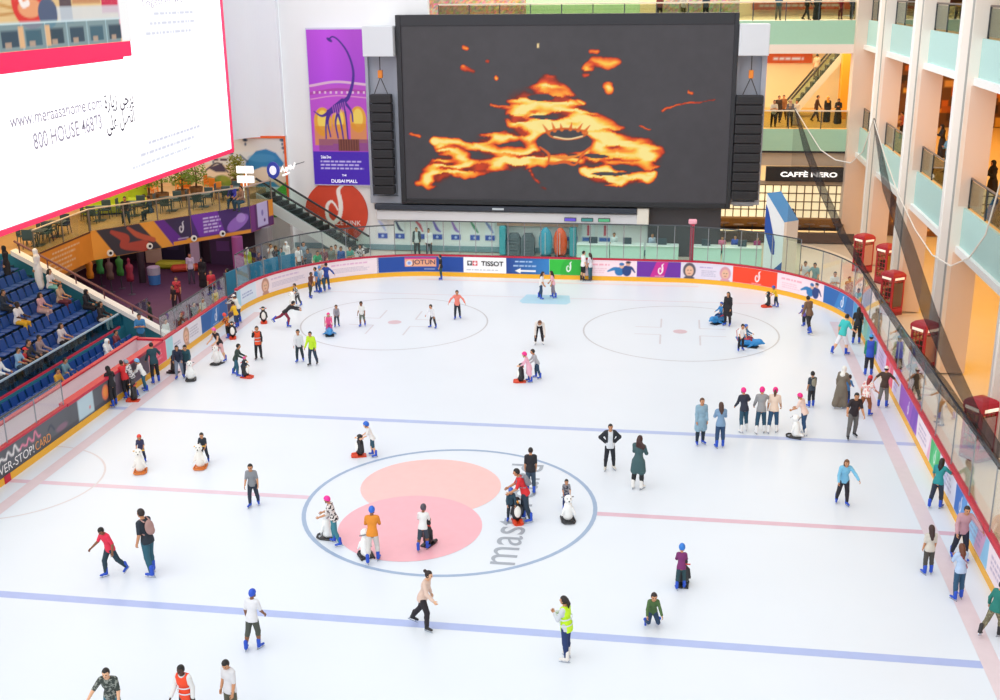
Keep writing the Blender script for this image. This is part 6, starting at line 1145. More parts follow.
# ================================================================== PEOPLE ON THE ICE
A_, L_, C_, R9 = 0, 90, 180, 270
BLK, NVY, JN, TJ, GRY, DGR, WH = '1e1e24', '222c44', '2c4670', '2f6478', '9a9ca2', '4a4c50', 'f2f1ee'
T = lambda n, c, k='tee', *a: (n, c, k, *a)
B = lambda c, l=.98, n='trousers', *a: (n, c, l, *a)
BS = dict(hair=('short', '1a1412')); LONG = dict(hair=('long', '1a1210'), fem=1.); HEL = lambda c: dict(hat=('helmet', c), hair=('short', '2a1c16'))
ICE = [
 # left boards
 (114, 406, 367, 60, 'rail', dict(top=T('jacket', BLK, 'long'), bot=B('26262c'), **LONG, hat=('hood', '17171b'), label='person in black hooded jacket leaning on the left boards')),
 (127, 398, 361, 60, 'rail', dict(top=T('shirt', 'd8262c', 'vest'), bot=B(BLK), **BS, skin='d', label='person in red top and black trousers leaning on the left boards')),
 (134, 396, 360, 100, 'push', dict(top=T('shirt', 'd8d4d2', 'tee', '6a6a72'), bot=B(DGR), **HEL('8a9aa8'), label='child in grey helmet and grey patterned top by the left boards')),
 (145, 391, 359, 100, 'hold', dict(top=T('shirt', WH, 'long'), bot=B(TJ), **HEL('7ab4e0'), label='child in light blue helmet and white top near the left boards')),
 (156, 383, 343.6, 40, 'rail', dict(top=T('hoodie', '1f4450', 'long'), bot=B(BLK), **BS, label='tall person in dark teal hoodie leaning on the bench rail')),
 (180, 378.5, 344, 200, 'hold', dict(top=T('sweater', NVY, 'long'), bot=B('8a94a8'), hair=('long', '241a16'), label='person in navy top and grey trousers bending to a white seal aid')),
 (188, 377, 343.6, 200, 'hold', dict(top=T('jacket', '24505c', 'long'), bot=B(NVY), **BS, label='person in dark teal jacket behind the white seal aid')),
 (221, 362, 327, 150, 'hold', dict(top=T('top', '2a2228', 'vest'), bot=B('f0b8b8', .5, 'shorts'), **HEL('ee5aa8'), skin='l', label='child in pink helmet and black vest holding a white seal aid')),
 (237, 376, 344, 280, 'push', dict(top=T('jacket', '33443f', 'long'), bot=B(TJ), **BS, label='person in dark green jacket and teal trousers guiding a child')),
 (243.5, 377, 356.5, 250, 'hold', dict(top=T('jacket', '2a3c52', 'long'), bot=B(NVY), **HEL('e04890'), label='small child in pink helmet beside the dark green jacket')),
 (259, 359.5, 326, 200, 'photo', dict(top=T('shirt', BLK, 'long'), bot=B(BLK), **BS, shoecol=BLK, extra=[('vest', 'f2501e')], label='rink marshal in orange vest and black clothes raising an arm')),
 (237, 327.5, 302, 60, 'hold', dict(top=T('shirt', 'f0bc28', 'tee'), bot=B(JN), hair=('short', '2a1c16'), label='person in yellow shirt and jeans at the left gate')),
 (239.5, 322, 295, 80, 'reach', dict(top=T('shirt', 'ece8e0', 'long'), bot=B(JN), hat=('cap', 'f4f2ee'), **BS, label='person in white shirt and white cap at the left gate')),
 (228.5, 338, 314, 60, 'hold', dict(top=T('shirt', 'd8702c', 'tee', '3a2420'), bot=B(BLK), **HEL('e8483c'), label='child in red helmet and orange black top at the left gate')),
 # far left
 (298, 306, 283, 140, 'push', dict(top=T('shirt', '26262c', 'tee', 'e8e6e4'), bot=B(DGR), **BS, label='person in black and white tee pushing a white seal aid on the left curve')),
 (286, 327, 308, 290, 'run', dict(H=1.4, top=T('shirt', '26232c', 'long'), bot=B('8a2440'), **BS, label='skater in black top and maroon trousers stumbling forward')),
 (311, 298, 272, 250, 'glide', dict(top=T('shirt', '6a3a34', 'tee'), bot=B('3f4440'), **BS, skin='d', label='skater in maroon brown tee and dark trousers near the left curve')),
 (322, 292, 265, 180, 'hold', dict(top=T('shirt', 'd8dce4', 'tee'), bot=B('35586a'), hat=('cap', '5a88c0'), **BS, label='skater in pale tee holding on to the blue jacket')),
 (327, 290, 263, 0, 'arms', dict(top=T('jacket', '24449a', 'long'), bot=B('2c4a68'), **BS, label='skater in bright blue jacket at the left curve boards')),
 (318, 293, 267, 120, 'glide', dict(top=T('shirt', '2a78b8', 'tee'), bot=B(JN), **BS, label='skater in mid blue tee with arm out at the left curve')),
 (337, 327, 304, 200, 'hold', dict(top=T('sweater', 'a09ca6', 'long'), bot=B('31404e'), hair=('short', '4a382e'), label='adult in grey sweater bending over a child on a blue sled')),
 (362.5, 326.5, 301, 180, 'glide', dict(top=T('shirt', WH, 'tee'), bot=B('6a7468', .5, 'shorts'), **BS, skin='d', label='skater in white tee and grey green shorts')),
 (433, 328, 304, 150, 'wide', dict(top=T('sweater', 'e6e6ea', 'long'), bot=B('2b3038'), **BS, label='skater in white sweater and dark trousers with legs spread wide')),
 (457.5, 319, 290, 190, 'arms', dict(top=T('sweater', 'f08878', 'long'), bot=B('28303c', .98, 'leggings'), hair=('short', '2a1a14'), label='skater in coral pink sweater with arms held out')),
 (441, 280, 255, 90, 'stand', dict(top=T('shirt', '1c1e28', 'tee'), bot=B('2c4a50'), **BS, skin='m', label='person in black tee standing before the blue advert')),
 (300, 362, 329, 190, 'glide', dict(top=T('sweater', 'e4e6ec', 'long'), bot=B('2a3a42'), **BS, label='skater in white sweater beside the yellow jacket')),
 (313, 365.5, 331, 170, 'glide', dict(top=T('jacket', 'c8ec2c', 'long'), bot=B('2b3d52'), **BS, shoecol='3a3230', label='marshal in neon yellow jacket and dark jeans')),
 # far middle
 (541, 299, 271.6, 260, 'glide', dict(top=T('top', 'f0eeec', 'tee'), bot=B('2f4864'), hair=('long', '1c1412'), fem=1., label='skater in white top and jeans on the pale blue crease')),
 (553, 298, 271, 90, 'glide', dict(top=T('top', 'f0b4c4', 'tee'), bot=B('8a7f90'), hair=('long', '1c1412'), fem=1., label='skater in pink top and grey trousers on the pale blue crease')),
 (539, 344, 316.6, 190, 'bend', dict(H=1.66, top=T('top', 'e6ddd6', 'long'), bot=B('26222a', .98, 'leggings'), hair=('long', '6a4028'), shoecol='f2f0ee', fem=1., label='skater bending forward with hands on knees and white skates')),
 (537, 378.5, 349, 110, 'hold', dict(top=T('hoodie', 'b4b4ba', 'long'), bot=B('2c4a64'), hair=('short', '241a16'), label='adult in grey hoodie behind the pink helmeted child')),
 (529, 382, 352.5, 90, 'hold', dict(top=T('dress', 'f0b4c8', 'dress'), bot=None, **HEL('f0288c'), skin='l', label='child in pink dress and magenta helmet with a penguin aid')),
 (583, 281, 251, 300, 'stand', dict(top=T('shirt', 'f4f2f2', 'tee'), bot=B('1f1f24', .5, 'shorts'), hair=('short', '17110f'), shoecol='2a2a2e', skin='l', label='person in white tee and black shorts by the green advert')),
 (590, 281, 253, 60, 'stand', dict(top=T('top', 'dfe2ea', 'tee'), bot=B('2f6272'), hair=('long', '3a2018'), fem=1., shoecol='3a3a40', label='person in pale top and teal jeans hugging at the far boards')),
 # far right
 (727, 326, 292, 150, 'stand', dict(top=T('coat', '1f1c22', 'coat'), bot=B('211f26'), **LONG, label='long haired person in black coat behind a blue sled')),
 (740.5, 351, 323, 190, 'hold', dict(top=T('shirt', 'f2f0ee', 'tee'), bot=B('23242c'), **BS, label='skater in white tee and black trousers pushing a child on a sled')),
 (775.5, 307, 286, 100, 'hold', dict(top=T('shirt', 'f4c41e', 'tee'), bot=B('26364a'), **HEL('2a5cb8'), label='child in yellow shirt and blue helmet with a penguin aid')),
 (808, 333, 297, 30, 'stride', dict(top=T('jacket', '7a5c46', 'long'), bot=B('2e2c30'), **BS, label='skater in long brown jacket on the right curve')),
 (841, 355, 315, 310, 'stride', dict(top=T('shirt', '3cc4c0', 'tee'), bot=B('eeeef2', .52, 'shorts'), **BS, skin='l', label='skater in turquoise tee and white shorts')),
 (856, 343.6, 308, 350, 'glide', dict(top=T('top', '26242a', 'tee'), bot=B('23242a', .98, 'leggings'), **LONG, label='long haired skater in black top by the teal advert')),
 (868, 375.5, 335, 350, 'stand', dict(top=T('hoodie', '2a8f70', 'long'), bot=B('222630'), hat=('cap', '3a9adc'), **BS, extra=[('gilet', '2450c0')], label='skater in blue vest with green sleeves and blue cap')),
 (810.5, 407, 371.6, 20, 'stand', dict(top=T('shirt', '3a4452', 'tee'), bot=B('23262e'), hair=('short', '1c1614'), extra=[('backpack', '8f8a78')], label='person in dark tee with a beige backpack')),
 (840, 408, 367, 330, 'glide', dict(top=T('robe', '7a7062', 'robe'), bot=None, hat=('scarf', 'f0eee8'), hair=None, fat=1.12, label='person in long olive robe and white headscarf')),
 (864.5, 416, 377, 320, 'stride', dict(top=T('shirt', 'f0eae4', 'tee', 'e08a84'), bot=B('9a5a34'), hat=('helmet', 'd8283c'), hair=('long', '8a2a2a'), label='child in red helmet white top and rust trousers')),
 (882.5, 407, 367, 340, 'arms', dict(top=T('shirt', '4a382e', 'tee'), bot=B('7a7a72'), hat=('cap', 'eeece8'), **BS, label='person in brown tee and white cap at the right boards')),
 (851.5, 438.8, 391.5, 190, 'rail', dict(top=T('shirt', '2c2228', 'tee'), bot=B('6c6a68'), **BS, shoecol='1f1f22', flip=False, label='person in black tee and grey trousers with black skates')),
 (700, 444.5, 398, 200, 'stand', dict(top=T('coat', '8fb0c4', 'coat'), bot=B('22303e'), hair=('short', '5a3a28'), label='person in pale blue long coat on the far blue line')),
 (719.5, 447.5, 403, 10, 'fold', dict(top=T('jacket', '7f9fc0', 'long'), bot=B('2c4a70'), hair=('long', '4a3026'), fem=1., label='long haired person in denim jacket on the far blue line')),
 (743, 431.5, 389.6, 20, 'rail', dict(top=T('sweater', '2f3444', 'long'), bot=B('31586e'), hat=('helmet', 'ec1f86'), hair=('short', '2a1c16'), shoecol='f2f0ee', label='leftmost pink helmeted skater in navy sweater')),
 (760, 433, 389, 0, 'rail', dict(top=T('sweater', '9a9a9c', 'long'), bot=B('2a5068'), hat=('helmet', 'ec1f86'), hair=('short', '2a1c16'), shoecol='f2f0ee', label='pink helmeted skater in grey sweater in the middle of three')),
 (772.5, 432.6, 389, 350, 'glide', dict(top=T('top', 'eed4c0', 'tee'), bot=B('2f5578'), hat=('helmet', 'ec1f86'), hair=('pony', '5a3a28'), shoecol='f2f0ee', label='pink helmeted skater in cream top at the right of three')),
 (803, 434.5, 395, 60, 'hold', dict(top=T('top', 'f2d4c8', 'tee'), bot=B('2b4f78'), hat=('helmet', 'ec1f86'), hair=('short', '3a2a20'), shoecol='f2f0ee', label='pink helmeted skater holding a white seal aid on the blue line')),
 (842, 505, 458, 185, 'rail', dict(top=T('sweater', '7cc0e2', 'long'), bot=B('26242c'), hair=('long', '6a4428'), fem=1., flip=True, label='person in light blue sweater with one arm out')),
 # left middle
 (142.5, 463, 433.7, 200, 'push', dict(top=T('shirt', '3a3a5c', 'tee'), bot=B(NVY), **HEL('e8402c'), label='child in red helmet pushing a white aid with orange base')),
 (205, 463, 431.4, 190, 'push', dict(top=T('shirt', '28323e', 'tee'), bot=B('2a3444'), hair=('short', '1a1412'), label='dark haired child in navy tee pushing a white aid')),
 (254, 506.4, 462.8, 190, 'glide', dict(top=T('shirt', '8c9096', 'tee'), bot=B('2c3646'), **BS, label='boy in grey tee and dark jeans near the centre line')),
 (113, 576, 524, 150, 'stride', dict(top=T('shirt', 'ec2f50', 'tee'), bot=B('28404c'), hair=('short', '1a1412'), head=(25, 20), skin='d', label='man in red tee and dark jeans looking down')),
 (151, 574, 510, 70, 'glide', dict(top=T('shirt', '26303c', 'tee'), bot=B('2f6274'), hair=('short', '2a201c'), extra=[('backpack', 'b08a84')], label='man in navy tee and teal jeans with a pink grey backpack')),
 # centre circle
 (373, 456.5, 422, 100, 'hold', dict(top=T('shirt', 'f0efec', 'tee'), bot=B('2a5266', .5, 'shorts'), **HEL('2468d0'), skin='l', label='child in blue helmet and white tee with a penguin aid above the circle')),
 (335.4, 544.5, 497, 90, 'push', dict(top=T('shirt', 'e8e0dc', 'tee', '2a262c'), bot=B('3f8494'), **HEL('f02f9c'), label='child in pink helmet and black white patterned shirt')),
 (373.5, 561.6, 509.8, 10, 'push', dict(top=T('shirt', 'e8902a', 'tee'), bot=B('dcd8d4'), **HEL('2468d0'), skin='d', label='child in blue helmet and orange tee on the pink circle')),
 (423.5, 550, 507, 0, 'push', dict(top=T('shirt', 'ecebea', 'tee'), bot=B('3a4a58', .55, 'shorts'), **HEL('4a4450'), skin='d', label='child in dark helmet and white tee on the pink circle')),
 (530.7, 494, 448, 10, 'stand', dict(top=T('shirt', '26262c', 'tee'), bot=B('3a4e62'), **BS, label='man in black tee and jeans behind the red shirted man')),
 (525, 521, 468.7, 100, 'hold', dict(top=T('shirt', 'e02c34', 'tee'), bot=B('28394a'), **BS, extra=[('backpack', '8a8c96')], label='man in red tee with a grey backpack bending to a child')),
 (511, 520.6, 486, 190, 'hold', dict(top=T('jacket', '2c4a5c', 'long'), bot=B('28323e'), **HEL('2a62c0'), label='small child in blue helmet held by the red shirted man')),
 (566, 508, 478, 190, 'push', dict(top=T('shirt', '8a8a94', 'tee', '3a3a44'), bot=B('2a3a6a'), hair=('short', '1c1512'), label='child in striped grey shirt behind a white seal aid')),
 (609.5, 470, 424, 190, 'hips', dict(top=T('shirt', 'dfe4ea', 'long'), bot=B('22262e'), **BS, shoecol='d8d2c8', extra=[('jacket', '23272f')], label='man in black and white jacket with hands on hips')),
 (637.7, 489, 436.5, 340, 'fold', dict(top=T('dress', '3f5e62', 'coat'), bot=B('24262a', .98, 'leggings'), hair=('flow', '3a1c18'), shoecol='eceae6', fem=1., label='person in dark teal tunic with long hair streaming')),
 # near
 (424, 628, 570, 260, 'stride', dict(top=T('top', 'e2c4b4', 'long'), bot=B('2a242a', .98, 'leggings'), hair=('bun', '2a1814'), shoecol='1f1d20', fem=1., skin='l', label='person in beige top and black leggings with a hair bun')),
 (566, 659.5, 597, 70, 'fold', dict(top=T('shirt', 'cfd4dc', 'long'), bot=B('22386a'), hair=('pony', '201614'), shoecol='e8e2dc', extra=[('vest', 'c6f01e')], fem=1., label='rink marshal in neon yellow vest and navy trousers')),
 (652, 625.7, 591, 190, 'kneel', dict(H=1.22, top=T('jacket', '4a6a3a', 'long'), bot=B('2a4260'), hair=('short', '2a1c18'), label='child in green jacket crouching on the ice')),
 (680.5, 588.5, 547.5, 0, 'hold', dict(top=T('jacket', '7a2a6a', 'long'), bot=B('2a4a52'), **HEL('2a78d0'), label='child in purple jacket and blue helmet')),
 (254.5, 648.8, 592, 350, 'glide', dict(top=T('shirt', 'e8e8ec', 'tee'), bot=B('50544c', .6, 'shorts'), **HEL('1f50c8'), skin='d', label='person in blue helmet white tee and dark shorts')),
 (116, 731, 664.6, 190, 'rail', dict(top=T('top', '38403c', 'tee', '8a8f88'), bot=B('2f7084'), hair=('short', '1f1614'), skin='l', fem=1., flip=False, label='person in black floral top and teal trousers at the bottom edge')),
 (190, 728, 662.8, 170, 'glide', dict(top=T('shirt', 'e6e6e4', 'long'), bot=B('34343a'), hair=('short', '120e0c'), skin='k', extra=[('vest', 'f4481c')], label='rink marshal in orange safety vest at the bottom edge')),
 (233, 724, 657.6, 150, 'stand', dict(top=T('shirt', 'dedde0', 'tee'), bot=B('5a5848'), hair=('short', '1a1412'), head=(28, 25), label='man in white tee and olive trousers looking down at the bottom edge')),
 # right boards
 (935.5, 507.7, 460, 330, 'rail', dict(top=T('top', '2a9498', 'tee'), bot=B('2a3444'), **LONG, flip=False, label='long haired person in teal top holding the right boards')),
 (959, 560, 504, 185, 'rail', dict(top=T('sweater', 'c89aa4', 'long'), bot=B('23283a'), hair=('short', '2a1c18'), flip=True, label='man in mauve sweater with a hand on the right boards')),
 (927, 573.8, 525.7, 10, 'stand', dict(top=T('top', 'd6d0c4', 'tee'), bot=B('4a4844', .98, 'leggings'), hair=('long', '3a2420'), fem=1., label='long haired girl in beige top near the right boards')),
 (957, 599, 545, 20, 'fold', dict(top=T('top', 'b8d0ee', 'tee'), bot=B('2f5878'), hair=('long', '6a3a24'), fem=1., extra=[('bag', 'a83040')], label='girl in pale blue top with a small red bag')),
 (992, 636, 583, 310, 'stride', dict(top=T('jacket', '1f7a70', 'long'), bot=B('6a6450', .98, 'trousers', '8a8468'), **BS, shoecol='26262a', label='person in teal jacket and mottled trousers at the right edge')),
]
for fx, fy, hy, fc, po, kw in ICE: onice(fx, fy, hy, fc, po, **kw)
# riders sitting on the sleds
for px, py, fc, lb, kw in ((329.5, 334.5, 200, 'blue dolphin sled carrying a pink clad child', dict(top=T('jacket', 'ee5a94', 'long'), bot=B('c84a90'), **HEL('e83a8c'), label='small child in pink riding a blue sled')),
                           (718.5, 323, 140, 'blue dolphin sled in front of the black coat', dict(top=T('jacket', '3a86c4', 'long'), bot=B('2a4a7a'), **HEL('2458b0'), label='small child in blue helmet riding a blue sled')),
                           (748.5, 346.5, 250, 'blue dolphin sled beside the white tee skater', dict(top=T('jacket', '3a78a8', 'long'), bot=B('9a3a48'), **HEL('3a6ac0'), label='small child in blue jacket riding a sled beside the white tee'))):
    o = aid('sled', px, py, fc, lb, s=.85); a = R_(fc); person((o.location.x+math.sin(a)*.08, o.location.y-math.cos(a)*.08, .38), 1.05, fc, 'sled', shoes='shoe', shoecol='2a4a9a', skin='l', **kw)
onice(803.5, 326, 306, 30, 'hold', top=T('jacket', '6a5ab0', 'long'), bot=B(NVY), **HEL('2a5cb8'), label='small child in violet jacket beside the brown jacket')
onice(846, 404, 376, 330, 'hold', top=T('jacket', '4a88c8', 'long'), bot=B('2a4a7a'), hair=('short', '2a1c16'), label='small child in blue beside the olive robe')
for a in ((134.5, 401, 'penguin', 100, 'penguin aid beside the grey helmeted child at the left boards'), (174.5, 373, 'dark', 90, 'penguin aid standing alone against the yellow kick strip'), (191, 380, 'seal', 200, 'white seal aid between the navy and teal clad pair'), (217, 364, 'seal', 160, 'white seal aid held by the child in pink helmet and black vest'),
          (246, 377.5, 'penguin', 260, 'penguin aid in front of the small pink helmeted child'), (233, 338, 'redbase', 200, 'penguin aid of the red helmeted child at the gate'), (264, 322.5, 'penguin', 200, 'penguin aid standing alone in the open ice at left'), (293, 308, 'seal', 140, 'white seal aid pushed on the left curve'),
          (521, 382, 'penguin', 100, 'penguin aid of the child in the pink dress'), (767.5, 307, 'penguin', 110, 'penguin aid of the child in the yellow shirt'), (795, 437, 'seal', 70, 'white seal aid on the far blue line'),
          (140.5, 472, 'orange', 200, 'white aid with orange base of the red helmeted child'), (200.5, 467.5, 'orange', 190, 'white aid with orange base of the child in navy tee'), (360.5, 456, 'penguin', 110, 'penguin aid with red base above the centre circle'), (327.5, 537.5, 'seal', 80, 'white seal aid of the child in the patterned shirt'),
          (366, 556, 'seal', 30, 'white seal aid of the child in the orange tee'), (428, 545, 'dark', 340, 'penguin aid of the child in the dark helmet'), (517, 521.5, 'penguin', 200, 'penguin aid between the small child and the red shirted man'), (568, 520.5, 'seal', 195, 'white seal aid facing the camera inside the circle'), (683, 585, 'dark', 0, 'penguin aid in front of the purple jacket')):
    px, py, kd, fc, lb = a; aid(kd, px, py, fc, lb)
# ================================================================== SPECTATORS
SH = dict(shoes='shoe', shoecol='2a2426')
def stand(px, py, hy, fc, po, lb, z=0., **kw): kw = {**SH, **kw}; onice(px, py, hy, fc, po, z=z, label=lb, **kw)
def onwall(px, py, X=None, Y=None): p = onx(px, py, X) if X is not None else ony(px, py, Y); return p
def at(p, H, fc, po, lb, **kw): kw = {**SH, **kw}; person(tuple(p), H, fc, po, label=lb, **kw)
# behind the left curve
CROWD = [(247, 'lime dress', dict(top=T('dress', 'b8d83a', 'robe'), bot=None, hat=('scarf', 'e8e4d8'), hair=None), 'person in lime green dress behind the left curve glass'), (258, '', dict(top=T('jacket', '4a3a5a', 'long'), bot=B('2a2a36'), skin='m'), 'person in violet jacket behind the left curve glass'), (266, '', dict(top=T('shirt', '8a3a44', 'tee'), bot=B('2c3a4a')), 'person in dark red tee behind the left curve glass'),
         (275, '', dict(top=T('jacket', '1f1f26', 'long'), bot=B('23242c'), hat=('hood', '1a1a20')), 'person in black hood behind the left curve glass'), (286, '', dict(top=T('thobe', 'f6f5f2', 'robe'), bot=None, hat=('scarf', 'fbfaf8'), hair=None), 'person in white robe and headscarf behind the left curve'), (298, '', dict(top=T('shirt', 'f0f2f4', 'tee'), bot=B('5a5c64')), 'person in white shirt and grey trousers behind the left curve'),
         (308, '', dict(top=T('shirt', '5a6a78', 'long'), bot=B('2a3038')), 'person in slate shirt behind the left curve'), (316, '', dict(top=T('shirt', '2fae74', 'tee'), bot=B('2a3a34')), 'person in bright green tee behind the left curve'), (324, '', dict(top=T('shirt', '7a3f48', 'tee'), bot=B('2a2c34')), 'person in wine red tee behind the left curve'), (331, '', dict(top=T('jacket', '7a8478', 'long'), bot=B('3a3c3a')), 'person in grey green jacket behind the left curve'),
         (341, '', dict(top=T('jacket', '2a62a8', 'long'), bot=B('2a3a4a')), 'person in blue jacket behind the left curve'), (349, '', dict(top=T('shirt', '4fa898', 'tee'), bot=B('2c3c40')), 'person in sea green tee behind the left curve'), (361, '', dict(top=T('top', 'e8e4e4', 'tee', '2a2428'), bot=B('2a2a30'), hair=('long', '17100e'), fem=1.), 'person in black and white top near the left end of the wall'), (270, '', dict(top=T('shirt', 'd8d4cc', 'tee'), bot=B('3a4450')), 'person in cream tee behind the blue hoarding'), (281, '', dict(top=T('shirt', '3a8a9a', 'tee'), bot=B('2a3a44')), 'person in dark turquoise tee behind the blue hoarding'), (303, '', dict(top=T('shirt', '8aa0b0', 'long'), bot=B('3a3f4a'), hair=('long', '2a1a14')), 'person in blue grey top behind the left curve'), (336, '', dict(top=T('shirt', 'c8c4bc', 'tee'), bot=B('4a4a44')), 'person in stone coloured tee behind the left curve')]
HEADY = (247, 252, 256, 247, 241, 246, 249, 251, 247, 246, 247, 247, 243, 244, 248, 243, 244)
for k, (px, _, kw, lb) in enumerate(CROWD):
    hy = HEADY[k]; g = onz(px, hy, 1.66); at((g[0], g[1], -.05), 1.66+.03*(k % 4), 200+(25 if k % 2 else -30), ['stand', 'fold', 'rail', 'photo', 'stand'][k % 5] if 'robe' not in str(kw['top']) else 'stand', lb, **({'hair': ('short', '1c1512')}|kw))
for px, d, kw, lb in ((181, .7, dict(top=T('jacket', '2a1f28', 'long'), bot=B('23202a')), 'dark clad person behind the low left glass'), (194, .8, dict(top=T('jacket', '23232c', 'long'), bot=B('20202a')), 'person in black jacket behind the low left glass'), (203, .7, dict(top=T('shirt', 'e4e8e8', 'tee'), bot=B('2f4848')), 'person in white tee behind the low left glass'), (215.5, .8, dict(top=T('shirt', 'd8b83a', 'tee'), bot=B('3a4a3a')), 'person in mustard tee behind the low left glass'), (166, .9, dict(top=T('shirt', 'e6ecee', 'long'), bot=B('9ab0b4')), 'person in white at the end of the low left glass')):
    y = min(np.arange(11, 20, .05), key=lambda q: abs(proj((XL-d, q, 1.))[0]-px)); at((XL-d, y, -.05), 1.5, 250, 'stand', lb, hair=('short', '1c1512'), **kw)
# foyer
for px, py, H, fc, kw, lb in ((204, 287, 1.65, 180, dict(top=T('abaya', '1c1a20', 'robe'), bot=None, hat=('scarf', '17161b'), hair=None), 'person in black robe standing by the white foyer door'), (213, 300, 1.6, 200, dict(top=T('shirt', 'd83a4a', 'tee'), bot=B('3a2a34')), 'person in red tee at the edge of the foyer'), (175, 310, 1.3, 160, dict(top=T('shirt', '2a2028', 'tee'), bot=B('3a3040')), 'child in dark clothes on the purple carpet'), (178.5, 306, 1.55, 200, dict(top=T('shirt', 'c8404a', 'tee', '8a2a34'), bot=B('5a2438')), 'person in red patterned shirt on the purple carpet'), (152, 332, 1.5, 120, dict(top=T('jacket', '2a3a34', 'long'), bot=B('2a2a30')), 'person in dark green jacket at the foyer edge behind the coping'), (230, 300, 1.68, 90, dict(top=T('jacket', '22202a', 'long'), bot=B('22222a')), 'person in black jacket behind the gate'), (192, 283, 1.7, 200, dict(top=T('shirt', 'c8c0d0', 'tee'), bot=B('4a4658')), 'person in lilac tee before the white foyer door')):
    g = onz(px, py); g[1] = min(g[1], 30.2); at((g[0], g[1], -.03), H, fc, 'stand', lb, **({'hair': ('short', '1c1512')}|kw))
# behind the far glass
for px, Y, H, fc, kw, lb in ((417, 34.6, 1.75, 180, dict(top=T('shirt', 'd8dce0', 'long'), bot=B('3a3e42'), extra=[('jacket', '3c464c')]), 'man in dark open jacket under the posters'), (429, 34.6, 1.7, 180, dict(top=T('shirt', 'f0eef2', 'long'), bot=B('3c3c44')), 'man in white shirt under the posters'), (614, 34.7, 1.65, 180, dict(top=T('shirt', 'dfe8ea', 'tee'), bot=B('3a4a54')), 'clerk in pale tee behind the ticket counters'), (652, 34.7, 1.65, 200, dict(top=T('shirt', 'b8c4dc', 'tee'), bot=B('4a4a5a')), 'person in light blue tee behind the counter left of the red post'), (722, 34.6, 1.6, 180, dict(top=T('shirt', 'e07898', 'tee'), bot=B('3a4a6a')), 'person in pink tee behind the counter right of the red post'), (735, 34.7, 1.65, 170, dict(top=T('shirt', '3a5ab8', 'tee'), bot=B('2a3a5a')), 'person in blue tee behind the counter by the pylon'), (757, 34.6, 1.6, 200, dict(top=T('shirt', 'a83a78', 'tee'), bot=B('2a3a5a')), 'person in magenta tee beside the pylon')):
    p = ony(px, 245, Y); at((p[0], Y, -.05), H, fc, 'stand', lb, **({'hair': ('short', '1c1512')}|kw))
# outside the right curve and the right boards
for px, hy, off, H, fc, po, kw, lb in ((805, 252, 1.2, 1.72, 180, 'photo', dict(top=T('shirt', 'e4ecf2', 'tee'), bot=B('2a3648')), 'man in white tee outside the right curve'), (815, 253, 1.5, 1.72, 150, 'rail', dict(top=T('shirt', '7fa8ac', 'tee'), bot=B('4a5058')), 'man in grey teal tee outside the right curve'), (834, 263, .9, 1.68, 180, 'fold', dict(top=T('shirt', 'eef2f4', 'tee'), bot=B('34507a')), 'person in white tee and jeans outside the right curve'), (848, 265, 1.1, 1.6, 200, 'stand', dict(top=T('shirt', 'b05a50', 'tee', 'e0b090'), bot=B('3a3a44')), 'person in red patterned tee outside the right curve'), (858, 275, .9, 1.3, 160, 'stand', dict(top=T('shirt', '7ac4cc', 'tee'), bot=B('6a7a84')), 'child in pale turquoise outside the right curve')):
    s = min(np.arange(CUM[3]+1, CUM[4]+4, .1), key=lambda q: abs(proj((bp(q)[0]+bp(q)[2]*off, bp(q)[1]+bp(q)[3]*off, 1.))[0]-px)); x, y, nx, ny = bp(s); at((x+nx*off, y+ny*off, -.05), H, fc, po, lb, **({'hair': ('short', '1c1512')}|kw))
for Y, off, H, fc, po, kw, lb in ((15.8, .9, 1.7, 90, 'rail', dict(top=T('shirt', 'a89a7c', 'tee'), bot=B('7a5a4a')), 'person in tan tee outside the right boards'), (11.9, .8, 1.72, 100, 'rail', dict(top=T('shirt', '34322e', 'tee'), bot=B('4a4a42')), 'person in dark tee outside the right boards'), (9.2, 1.2, 1.6, 70, 'reach', dict(top=T('shirt', 'c8aa7c', 'tee'), bot=B('b09a78')), 'person in sand coloured clothes outside the right boards')):
    at((XR+off, Y, -.05), H, fc, po, lb, hair=('short', '2a1e18'), **kw)
at((20.3, 11.6, -.05), 1.72, 100, 'walk', 'person in black walking on the yellow arcade floor', top=T('jacket', '1e1c20', 'long'), bot=B('23222a'), hair=('short', '17110f'))
